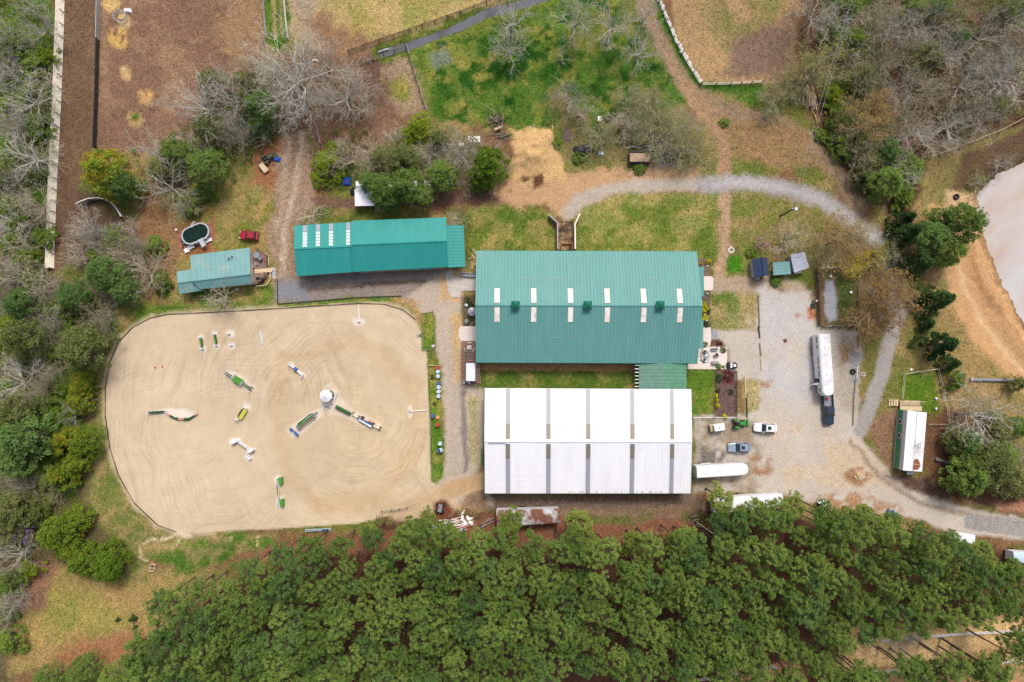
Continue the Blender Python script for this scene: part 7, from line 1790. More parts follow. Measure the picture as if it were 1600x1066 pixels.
def make_round(seed, lm, Rc=3.0, H_=6.0, clumps=110, per=40, leaf=.19, base=.12, second=None, trunk='brown'):
    """leafy evergreen or shrub: irregular dome of leaf clumps round a short branching stem"""
    r = random.Random(seed); segs = []; cen = []; c2 = []
    lob = [(r.uniform(0, 6.28), r.uniform(.75, 1.1)) for _ in range(6)]
    for k in range(clumps):
        a = r.uniform(0, 6.28); zf = r.random() ** .7
        rr = math.sqrt(max(0, 1 - zf ** 2.2)) * (.72 + .28 * max(math.cos(a - l) * w for l, w in lob))
        rho = Rc * rr * (r.uniform(.7, 1.0) if r.random() < .75 else r.uniform(.1, .7))
        q = Vector((math.cos(a) * rho, math.sin(a) * rho, H_ * (base + (1 - base) * zf) * r.uniform(.85, 1.05)))
        b = blob(q, Rc * .165 * r.uniform(.7, 1.35), per, .75, .4)
        (c2 if second and r.random() < .38 else cen).append(b)
        if k % 3 == 0: segs.append((Vector((0, 0, H_ * .15)), q, .07, .02))
    segs.append((Vector((0, 0, -.1)), Vector((0, 0, H_ * .55)), .16 * Rc / 3, .07))
    parts = [('trunk', tubes_mesh('stem', segs, BK[trunk], 5)), ('crown', quads_mesh('leafy_crown', np.concatenate(cen), leaf, lm))]
    if second and c2: parts.append(('crown', quads_mesh('leafy_crown', np.concatenate(c2), leaf, second)))
    return Rc, H_, parts
def make_cedar(seed, lm, Rc=2.2, H_=7.0):
    r = random.Random(seed); cen = []; segs = [(Vector((0, 0, -.1)), Vector((0, 0, H_)), .15, .03)]
    for k in range(95):
        t = r.random() ** 1.3; a = r.uniform(0, 6.28); rho = Rc * (1 - t) ** .8 * r.uniform(.55, 1.08)
        q = Vector((math.cos(a) * rho, math.sin(a) * rho, .3 + H_ * .95 * t)); cen.append(blob(q, .42 * r.uniform(.7, 1.3), 34, .7, .3))
        if k % 4 == 0: segs.append((Vector((0, 0, q.z * .95)), q, .04, .012))
    return Rc, H_, [('trunk', tubes_mesh('cedar_trunk', segs, BK['trunk'], 5)), ('crown', quads_mesh('cedar_crown', np.concatenate(cen), .20, lm, .25))]
def make_bare(seed, bark, Rc=5.0, H_=11.0, trunk_h=.28, lm=None, leaves=900, fine=1.0, multi=7, lean=.0, tips=True, trunkbark=None, leaf=.16):
    """leafless tree: trunk, limbs, branches and twigs, optionally with scattered opening buds"""
    r = random.Random(seed); tr = []; br = []; tipsl = []
    ln = Vector((lean * r.choice((-1, 1)), lean * r.choice((-1, 1)), 0))
    h0 = H_ * trunk_h
    p = Vector((0, 0, -.1)); q = Vector((ln.x * .4, ln.y * .4, h0))
    tr.append((p, p.lerp(q, .5) + Vector((.06, .04, 0)), .26, .22)); tr.append((p.lerp(q, .5) + Vector((.06, .04, 0)), q, .22, .18))
    def grow(p, d, L_, rad, lv, out):
        steps = 3 if lv < 2 else 2
        for s in range(steps):
            d = (d + Vector((r.gauss(0, .16), r.gauss(0, .16), r.gauss(.03, .10)))).normalized()
            q = p + d * (L_ / steps); r1 = rad * (1 - .28 * (s + 1) / steps * 1.3)
            out.append((p, q, rad, r1)); rad = r1
            if lv < 4:
                kids = 2 if lv in (1, 2) else (3 if s == steps - 1 else 1)
                for _ in range(kids):
                    if lv >= 3 and r.random() > .82 * fine: continue
                    e = d.cross(Vector((r.gauss(0, 1), r.gauss(0, 1), r.gauss(0, .6)))).normalized()
                    nd = (d * r.uniform(.55, .95) + e * r.uniform(.45, .85)).normalized()
                    grow(q, nd, L_ * r.uniform(.42, .68), max(.017, rad * .52), lv + 1, br)
            p = q
        tipsl.append(p)
    for k in range(multi):
        a = k / multi * 6.283 + r.uniform(-.35, .35); el = r.uniform(.25, 1.1) if k else 1.4
        d = Vector((math.cos(a) * math.cos(el), math.sin(a) * math.cos(el), math.sin(el))) + ln * .08
        grow(q - Vector((0, 0, h0 * r.uniform(0, .35))), d.normalized(), Rc * r.uniform(.62, .9), .11, 1, tr)
    parts = [('trunk', tubes_mesh('bare_trunk', tr, trunkbark or bark, 5)), ('crown', tubes_mesh('bare_branches', br, bark, 3))]
    ext = np.array([[v.x, v.y, v.z] for v in tipsl])
    rc = np.percentile(np.hypot(ext[:, 0] - ext[:, 0].mean(), ext[:, 1] - ext[:, 1].mean()), 88); hh = np.percentile(ext[:, 2], 95)
    if lm:
        idx = nr.randint(0, len(ext), leaves); parts.append(('leaves', quads_mesh('opening_leaves', ext[idx] + nr.normal(size=(leaves, 3)) * .28, leaf, lm)))
    return rc, hh, parts

PROTO = {}
def variants(kind):
    """three or more different trees of a kind, built when first used"""
    if kind in PROTO: return PROTO[kind]
    b = sum(map(ord, kind))
    mk = {
        'pine': lambda i: make_pine(b + i, LM['pine']), 'pine_dark': lambda i: make_pine(b + i, LM['pine_dark']),
        'edge_pine': lambda i: make_pine(b + i, LM['edge'], 15, 2.8),
        'cedar': lambda i: make_cedar(b + i, LM['cedar']),
        'laurel': lambda i: make_round(b + i, LM['laurel'], 3.2, 5.5),
        'laurel_y': lambda i: make_round(b + i, LM['laurel'], 3.2, 5.5, second=LM['laurel_y']),
        'broad_pine': lambda i: make_round(b + i, LM['pine'], 3.6, 8.5, 130, 38, .20, .3),
        'dark_round': lambda i: make_round(b + i, LM['pine_dark'], 3.2, 7.5, 120, 38, .19, .2),
        'olive': lambda i: make_round(b + i, LM['olive'], 3.4, 7.0, 120, 36, .18, .2),
        'green': lambda i: make_round(b + i, LM['grass_green'], 2.6, 3.2, 56, 40, .20, .08),
        'lime': lambda i: make_round(b + i, LM['lime'], 2.6, 3.0, 60, 44, .17, .08),
        'gold': lambda i: make_round(b + i, LM['gold'], .9, 1.2, 26, 26, .14, .1),
        'yellow': lambda i: make_round(b + i, LM['yellow_green'], .8, 1.0, 24, 26, .13, .1),
        'purple': lambda i: make_round(b + i, LM['purple'], 2.0, 3.0, 34, 22, .16, .2, second=LM['bud_olive']),
        'pink': lambda i: make_round(b + i, LM['pink'], 2.0, 3.5, 26, 12, .15, .3),
        'red_bush': lambda i: make_round(b + i, LM['dead_red'], 1.2, 1.2, 26, 22, .14, .1),
        'low_green': lambda i: make_round(b + i, LM['cedar'], .9, .9, 22, 24, .14, .1),
        'white_bare': lambda i: make_bare(b + i, BK['white'], multi=9, fine=1.1),
        'grey_bare': lambda i: make_bare(b + i, BK['grey'], multi=9, fine=1.1),
        'tan_bare': lambda i: make_bare(b + i, BK['tan'], Rc=4.4, H_=8, trunk_h=.15, multi=9, fine=1.15),
        'brown_bare': lambda i: make_bare(b + i, BK['brown'], multi=7, lm=LM['bud_olive'], leaves=500),
        'dead_white': lambda i: make_bare(b + i, BK['white'], multi=5, fine=.45, lean=1.2),
        'bud_olive': lambda i: make_bare(b + i, BK['grey'], Rc=4.2, H_=7, trunk_h=.12, multi=9, lm=LM['bud_olive'], leaves=1500, leaf=.17),
        'bud_yellow': lambda i: make_bare(b + i, BK['grey'], multi=8, lm=LM['bud_yellow'], leaves=2000, leaf=.2),
        'bud_orange': lambda i: make_bare(b + i, BK['brown'], multi=8, lm=LM['bud_orange'], leaves=2500, leaf=.19),
        'forsythia': lambda i: make_bare(b + i, BK['brown'], Rc=3.6, H_=5, trunk_h=.12, multi=8, lm=LM['gold'], leaves=1100, leaf=.2),
    }[kind]
    nv = {'pine': 7, 'pine_dark': 4, 'grey_bare': 5, 'white_bare': 4, 'bud_olive': 4}.get(kind, 3)
    PROTO[kind] = [mk(i) for i in range(nv)]
    return PROTO[kind]
TR = random.Random(5)
_count = {}
NAMES = {'pine': 'pine_tree', 'pine_dark': 'pine_tree', 'edge_pine': 'pine_tree', 'cedar': 'cedar_tree', 'laurel': 'evergreen_tree', 'laurel_y': 'evergreen_tree', 'broad_pine': 'evergreen_tree', 'dark_round': 'evergreen_tree', 'olive': 'leafy_tree', 'green': 'green_shrub', 'lime': 'green_shrub', 'gold': 'flowering_shrub', 'yellow': 'yellow_shrub', 'purple': 'blossom_tree', 'pink': 'blossom_tree', 'red_bush': 'garden_shrub', 'low_green': 'garden_shrub', 'bud_olive': 'budding_tree', 'bud_yellow': 'budding_tree', 'bud_orange': 'budding_tree', 'forsythia': 'flowering_shrub'}
def tree(kind, px, py, rpx, label, group=None, hs=1.0, var=None, cat=None):
    """rpx: crown radius in photo pixels; the trunk stands under the crown seen at (px, py)"""
    vs = variants(kind)
    i = _count.get(kind, 0); _count[kind] = i + 1
    rc, hh, parts = vs[(var if var is not None else i) % len(vs)]
    hgt = hh * (rpx / 8.0 * .9 / rc) * hs
    zc = hgt * (.85 if kind.startswith('pine') or kind == 'edge_pine' else .6)
    s = (rpx / 8.0) * (H - zc) / H / rc
    p = G(px, py, hh * s * hs * (.85 if 'pine' in kind and 'broad' not in kind else .6))
    nm = NAMES.get(kind, 'bare_tree')
    c = cat or ('shrub' if 'shrub' in nm else 'tree')
    t = empty(nm, (p.x, p.y, -.05), label, c, group, TR.uniform(0, 6.28))
    t.scale = (s, s, s * hs)
    for pn, me in parts: link(pn, me, t)
    return t

# the pine wood along the bottom: crowns spread over its canopy, trunks under them
CAN = [(200, 1012), (235, 935), (290, 925), (330, 908), (370, 872), (440, 856), (520, 842), (600, 822), (690, 820), (760, 838), (830, 840), (930, 836), (1040, 848), (1100, 806), (1140, 800), (1240, 806), (1330, 806), (1420, 816), (1480, 842), (1550, 870), (1620, 905), (1640, 960), (1590, 968), (1500, 975), (1420, 985), (1350, 1010), (1300, 1040), (1180, 1052), (1080, 1052), (980, 1066), (900, 1060), (800, 1085), (640, 1092), (480, 1090), (330, 1088), (190, 1075)]
pts = []
cr_ = random.Random(12)
xs_ = np.array([p[0] for p in CAN]); ys_ = np.array([p[1] for p in CAN])
tries = 0
while len(pts) < 298 and tries < 60000:
    tries += 1
    x, y = cr_.uniform(190, 1640), cr_.uniform(800, 1092)
    if sd_poly(CAN, np.array([x]), np.array([y]))[0] > (-8 if y < 960 else -3): continue
    # small gaps show the red floor
    if vnoise(np.array([x / 34.0]), np.array([y / 34.0]))[0] < .10: continue
    md = 23.5 if tries < 30000 else 20.5
    if all((x - a) ** 2 + (y - b) ** 2 > md * md for a, b in pts): pts.append((x, y))
for x, y in pts:
    lft = x < 520
    k = 'pine_dark' if cr_.random() < (.36 if lft else .18) else 'pine'
    where = 'below the riding arena' if x < 690 else 'below the white barn' if x < 1090 else 'below the gravel yard' if x < 1380 else 'below the asphalt road'
    row = 'upper edge' if y < 880 + max(0, (x - 1400) * .3) + max(0, (500 - x) * .25) else 'lower edge' if y > 1000 - max(0, (x - 1100) * .09) else 'middle'
    sh = 'dark green' if k == 'pine_dark' else 'light green'
    tree(k, x, y, cr_.uniform(17, 23) * (1.1 if lft else 1.0), f'tall {sh} pine at the {row} of the wood {where}', f'{sh} pines {row} {where}', hs=cr_.uniform(1.0, 1.3))
# the ragged top edge of the pine wood, each by what it stands beside
for x, y, r, l in ((800, 812, 20, 'young light green tree over the left half of the rusty trailer'), (790, 842, 24, 'light green tree just below the rusty trailer'), (903, 812, 22, 'light green tree at the right end of the rusty trailer'), (912, 848, 26, 'tall light green tree right of the rusty trailer'), (1128, 778, 24, 'bright tree over the west end of the white box trailer'), (1150, 812, 28, 'bright green tree below the white box trailer'), (1200, 806, 22, 'green tree at the east end of the white box trailer'), (1245, 790, 22, 'green tree east of the white box trailer by the gravel'), (1070, 838, 20, 'thin light tree by the long pale pole'), (645, 825, 18, 'small light tree by the arena corner'), (668, 806, 14, 'sapling beside the harrow cart'), (575, 832, 18, 'light tree below the broken rail'), (1320, 815, 22, 'green tree at the yard edge above the pine wood'), (1352, 806, 20, 'green tree beside the stump hollow at the yard edge'), (990, 842, 18, 'thin light tree on the bare red strip'), (700, 838, 20, 'light tree just below the white pole pile')):
    tree('edge_pine', x, y, r, l, hs=.75)
for x, y, r, l in ((1492, 848, 20, 'green tree over the west end of the white caravan'), (1535, 862, 20, 'green tree between the two caravans'), (1585, 890, 22, 'green tree below the pale blue caravan'), (1185, 796, 18, 'green tree over the middle of the white box trailer'), (1222, 800, 20, 'green tree hiding the box trailer east end'), (1290, 800, 20, 'green tree below the little tilted trailer'), (1395, 815, 18, 'green tree beside the blue cover')):
    tree('pine', x, y, r, l, hs=.85)
tree('dead_white', 618, 872, 18, 'white dead snag standing inside the pine wood', hs=1.6)
for x, y, r in ((130, 1045, 26), (175, 1060, 24), (75, 1062, 24), (215, 1050, 26)):
    tree('broad_pine', x, y, r, 'rounded green tree in the row at the bottom left edge', 'trees of the bottom left edge')
tree('white_bare', 190, 1050, 20, 'pale bare tree in the row at the bottom left edge')
for x, y, r in ((1130, 1062, 24), (1075, 1075, 22), (1500, 1045, 26), (1560, 1052, 28), (1440, 1060, 24), (1600, 1010, 26), (1350, 1070, 26)):
    tree('pine', x, y, r, 'pine leaning outward beyond the fenced tan field at the bottom', 'pines beyond the tan field', hs=.9)
tree('grey_bare', 1408, 1005, 26, 'bare grey tree over the fenced tan field', hs=.9)
tree('grey_bare', 1432, 990, 22, 'bare grey tree between the pines and the tan field', hs=.9)

# left hand wood
for k, x, y, r, l in (
    ('laurel', 130, 690, 30, 'bright green evergreen tree west of the arena, middle of the hedge'),
    ('laurel_y', 100, 690, 30, 'yellow flecked evergreen at the centre of the left hedge'), ('laurel_y', 95, 742, 27, 'yellow tipped evergreen below the hedge centre'),
    ('laurel', 118, 720, 24, 'green evergreen right of the yellow tipped one'), ('laurel_y', 122, 626, 24, 'yellowish evergreen beside the pale rails'),
    ('laurel_y', 128, 600, 25, 'evergreen with yellow tips at the top of the left hedge'), ('laurel', 88, 660, 26, 'bright evergreen on the outer side of the hedge'),
    ('laurel', 90, 832, 36, 'big bright green evergreen at the lower corner of the hedge'), ('laurel_y', 112, 860, 26, 'yellow edged evergreen at the hedge corner'), ('laurel', 168, 882, 34, 'rounded bright evergreen at the end of the lower hedge'), ('laurel', 130, 876, 30, 'bright evergreen inside the lower hedge'), ('laurel', 120, 810, 24, 'green evergreen above the lower hedge corner'),
    ('purple', 37, 832, 20, 'purple flowering tree in the left wood'),
    ('olive', 124, 545, 46, 'large olive green tree beside the top left of the arena'), ('olive', 36, 528, 40, 'large olive tree at the left edge level with the arena top'), ('olive', 150, 525, 22, 'small olive tree hugging the arena corner'),
    ('dark_round', 165, 424, 34, 'dark rounded evergreen west of the small house'), ('dark_round', 195, 455, 24, 'dark evergreen below the rounded one by the house'),
    ('tan_bare', 226, 424, 38, 'wide pale tan bare tree west of the small house'), ('grey_bare', 137, 356, 32, 'dark twiggy bare tree at the end of the gallop track'), ('grey_bare', 180, 372, 30, 'grey bare tree by the curved timber wall'), ('tan_bare', 120, 400, 26, 'tan bare tree at the foot of the pale track wall'), ('brown_bare', 205, 385, 28, 'brown bare tree between the track and the house'),
    ('green', 240, 385, 20, 'low green shrub west of the pool'), ('green', 250, 440, 20, 'low green shrub by the west wall of the house'),
    ('dark_round', 118, 462, 30, 'green evergreen in the gap below the track'), ('green', 100, 480, 22, 'green shrub in the wood below the track'), ('dark_round', 35, 478, 30, 'dark green tree on the left edge below the track wall'), ('dark_round', 45, 680, 44, 'broad dark green tree on the left edge west of the hedge'), ('olive', 25, 640, 36, 'olive tree at the far left edge below the white branches'), ('green', 75, 625, 26, 'green shrub west of the yellowish evergreens'), ('dark_round', 30, 715, 36, 'dark tree at the left edge near the hedge centre'), ('olive', 22, 800, 32, 'olive tree on the left edge above the purple blossom'), ('green', 55, 790, 22, 'green shrub left of the big lower evergreen'), ('green', 16, 915, 24, 'green shrub at the left edge of the dry field'), ('green', 14, 1005, 26, 'green shrub at the bottom left corner'), ('green', 12, 960, 18, 'small green shrub at the left edge of the field'),
    ('white_bare', 25, 600, 44, 'whitish bare tree at the left edge level with the arena'), ('brown_bare', 60, 606, 34, 'brown bare tree left of the olive tree'), ('white_bare', 20, 632, 26, 'white branched tree on the left edge'), ('brown_bare', 30, 770, 32, 'purplish bare tree on the left edge'), ('grey_bare', 22, 870, 36, 'grey bare tree at the edge of the dry field'), ('grey_bare', 12, 950, 30, 'grey bare tree at the far left edge of the field'), ('brown_bare', 85, 775, 20, 'dark bare tree in the hedge gap'), ('grey_bare', 110, 650, 22, 'grey twigs among the hedge evergreens'),
    ('grey_bare', 75, 505, 30, 'grey bare tree left of the olive tree top'), ('brown_bare', 150, 490, 30, 'brown bare tree above the olive tree'), ('grey_bare', 165, 510, 24, 'grey bare tree at the arena corner'), ('tan_bare', 60, 440, 36, 'tan bare tree on the left edge below the wall end'), ('grey_bare', 20, 430, 34, 'grey bare tree at the left edge by the wall end'), ('tan_bare', 165, 470, 20, 'small tan bare tree below the dark evergreen'), ('brown_bare', 90, 450, 28, 'brown bare tree under the track end'),
    ('white_bare', 42, 155, 46, 'large pale bare tree left of the track wall near the top'), ('white_bare', 45, 245, 48, 'white limbed bare tree left of the track wall'), ('grey_bare', 15, 205, 34, 'grey bare tree at the left edge near the top'), ('grey_bare', 60, 40, 38, 'grey bare tree at the top left beside the wall'), ('white_bare', 20, 345, 38, 'white limbed tree at the left edge beside the track'), ('tan_bare', 50, 320, 34, 'tan bare tree beside the lower track wall'), ('tan_bare', 35, 390, 32, 'tan bare tree just left of the wall end'), ('grey_bare', 12, 60, 34, 'grey bare tree at the top left corner'), ('grey_bare', 20, 120, 28, 'thin grey bare tree at the left edge'),
    ('green', 22, 72, 30, 'green undergrowth shrub at the top left'), ('green', 50, 100, 26, 'green shrub beside the top of the track wall'), ('green', 60, 205, 22, 'green shrub left of the track wall'), ('olive', 12, 270, 26, 'olive tree at the left edge'), ('green', 15, 165, 24, 'green shrub under the pale bare trees'), ('green', 16, 320, 26, 'green shrub on the left edge by the lower track'), ('green', 60, 270, 18, 'small green shrub by the middle of the track wall')):
    tree(k, x, y, r, l)

# paddock trees and the group north of the stable
for k, x, y, r, l, h in (
    ('white_bare', 458, 116, 74, 'large spreading grey white bare tree above the dirt road', 1.0), ('grey_bare', 535, 145, 58, 'greyish bare tree over the small brown paddock', 1.0), ('white_bare', 470, 160, 52, 'white limbed bare tree at the head of the dirt road', 1.0), ('tan_bare', 415, 95, 40, 'tan bare tree at the end of the grass lane', 1.0), ('grey_bare', 505, 95, 44, 'bare tree at the corner of the sand paddock', 1.0),
    ('grey_bare', 360, 150, 54, 'grey bare tree on the right side of the brown paddock', 1.0), ('white_bare', 318, 165, 54, 'pale bare tree in the lower brown paddock', 1.0), ('brown_bare', 388, 110, 38, 'brown bare tree at the paddock fence corner', 1.0), ('brown_bare', 350, 205, 34, 'brown bare tree below the paddock trees', 1.0), ('grey_bare', 375, 210, 30, 'grey bare tree beside the dirt road verge', 1.0),
    ('dark_round', 404, 165, 30, 'dark green evergreen left of the large bare tree', 1.0), ('dark_round', 405, 195, 22, 'small dark evergreen beside the dirt road head', 1.0),
    ('laurel_y', 160, 268, 42, 'large yellowish green evergreen by the track end', 1.1), ('dark_round', 195, 290, 26, 'dark evergreen between the white snag and the track', 1.0), ('dead_white', 238, 245, 36, 'stark white dead tree above the pool', 1.3), ('grey_bare', 262, 290, 46, 'wide grey bare tree above the pool', 1.0), ('broad_pine', 320, 262, 34, 'green evergreen above the pool lawn', 1.0), ('broad_pine', 272, 240, 26, 'green evergreen at the foot of the brown paddock', 1.0), ('green', 295, 315, 24, 'green shrub at the edge of the pool lawn', 1.0), ('green', 320, 300, 20, 'small green shrub by the pool lawn', 1.0), ('tan_bare', 290, 318, 22, 'tan bare tree next to the pool lawn shrubs', 1.0),
    ('lime', 512, 258, 30, 'bright green hedge shrub right of the dirt road', .9), ('lime', 525, 235, 22, 'bright green shrub above the dirt road hedge', .9), ('lime', 502, 275, 20, 'low bright shrub at the dirt road edge', .8), ('tan_bare', 545, 245, 36, 'pale tan bushy bare tree north of the stable', 1.0), ('tan_bare', 580, 240, 32, 'pale bushy bare tree beside the tan one', 1.0), ('tan_bare', 615, 215, 24, 'small pale bare tree at the paddock corner', 1.0),
    ('lime', 660, 196, 27, 'vivid lime green shrub at the meadow corner', 1.0), ('lime', 640, 212, 18, 'small lime shrub left of the vivid one', .9), ('olive', 632, 248, 32, 'olive tree in the clump north of the stable', .9), ('broad_pine', 600, 298, 30, 'dark evergreen over the hidden shed', 1.0), ('broad_pine', 636, 290, 32, 'evergreen over the middle of the hidden shed', 1.0), ('dark_round', 575, 285, 22, 'small dark evergreen above the shed porch', 1.0), ('broad_pine', 690, 272, 28, 'rounded evergreen east of the hidden shed', 1.0), ('broad_pine', 660, 306, 22, 'evergreen at the east end of the hidden shed', 1.0), ('grey_bare', 720, 238, 36, 'grey twiggy tree in the clump by the clay bank', 1.0), ('grey_bare', 670, 240, 26, 'grey twiggy tree in the middle of the clump', 1.0), ('laurel', 764, 256, 34, 'bright green tree at the east end of the clump', 1.2), ('laurel', 752, 272, 26, 'green tree below the bright one by the clay bank', 1.1), ('bud_olive', 788, 262, 20, 'thin olive shrub at the foot of the clay bank', .8), ('brown_bare', 725, 285, 24, 'brown bare tree at the south edge of the clump', 1.0), ('bud_olive', 690, 215, 24, 'olive budding tree at the meadow edge of the clump', 1.0), ('dark_round', 608, 318, 18, 'dark evergreen beside the two tan crates', 1.2), ('bud_olive', 585, 270, 24, 'budding shrub above the hidden shed', 1.0),
    ('white_bare', 800, 32, 36, 'pale bare tree by the brook at the top', 1.1), ('white_bare', 795, 75, 32, 'white bare tree in the meadow below the brook', 1.1), ('white_bare', 902, 28, 40, 'pale bare tree in the upper meadow, first of three', 1.25), ('white_bare', 958, 36, 42, 'pale bare tree in the upper meadow, middle of three', 1.25), ('white_bare', 1000, 80, 36, 'pale bare tree in the upper meadow nearest the dirt lane', 1.2), ('dead_white', 880, 92, 16, 'small dead white tree fallen in the meadow', 1.0), ('white_bare', 1010, 20, 26, 'bare tree beside the dirt lane at the top', 1.0), ('grey_bare', 890, 150, 30, 'thin grey bare tree in the middle of the meadow', 1.0), ('tan_bare', 908, 172, 24, 'tan bare tree above the clay bank', 1.0),
    ('bud_olive', 990, 165, 40, 'large olive budding tree above the plank stack', 1.0), ('bud_olive', 1040, 195, 42, 'broad olive budding tree in the scrub', 1.0), ('bud_olive', 1055, 232, 36, 'olive budding tree right of the plank stack', 1.0), ('bud_olive', 1085, 225, 30, 'olive budding tree beside the dirt lane', 1.0), ('bud_olive', 1010, 205, 32, 'olive budding tree behind the plank stack', 1.0), ('bud_olive', 938, 208, 30, 'olive budding tree left of the scrub', .9), ('tan_bare', 975, 195, 26, 'tan bare tree in the scrub', 1.0), ('bud_olive', 1020, 165, 30, 'olive budding tree at the top of the scrub', 1.0), ('grey_bare', 1075, 190, 26, 'grey bare tree beside the scrub and lane', 1.0), ('bud_yellow', 945, 200, 14, 'small yellow green shrub at the scrub edge', .7)):
    tree(k, x, y, r, l, hs=h)
for x, y, r, l in ((868, 222, 14, 'low green bush right of the clay bank'), (905, 246, 12, 'low green bush under the black plastic sheet'), (1132, 190, 10, 'little green bush beside the dirt lane fork'), (1000, 262, 12, 'green tuft below the dump trailer')):
    tree('green', x, y, r, l, hs=.6)
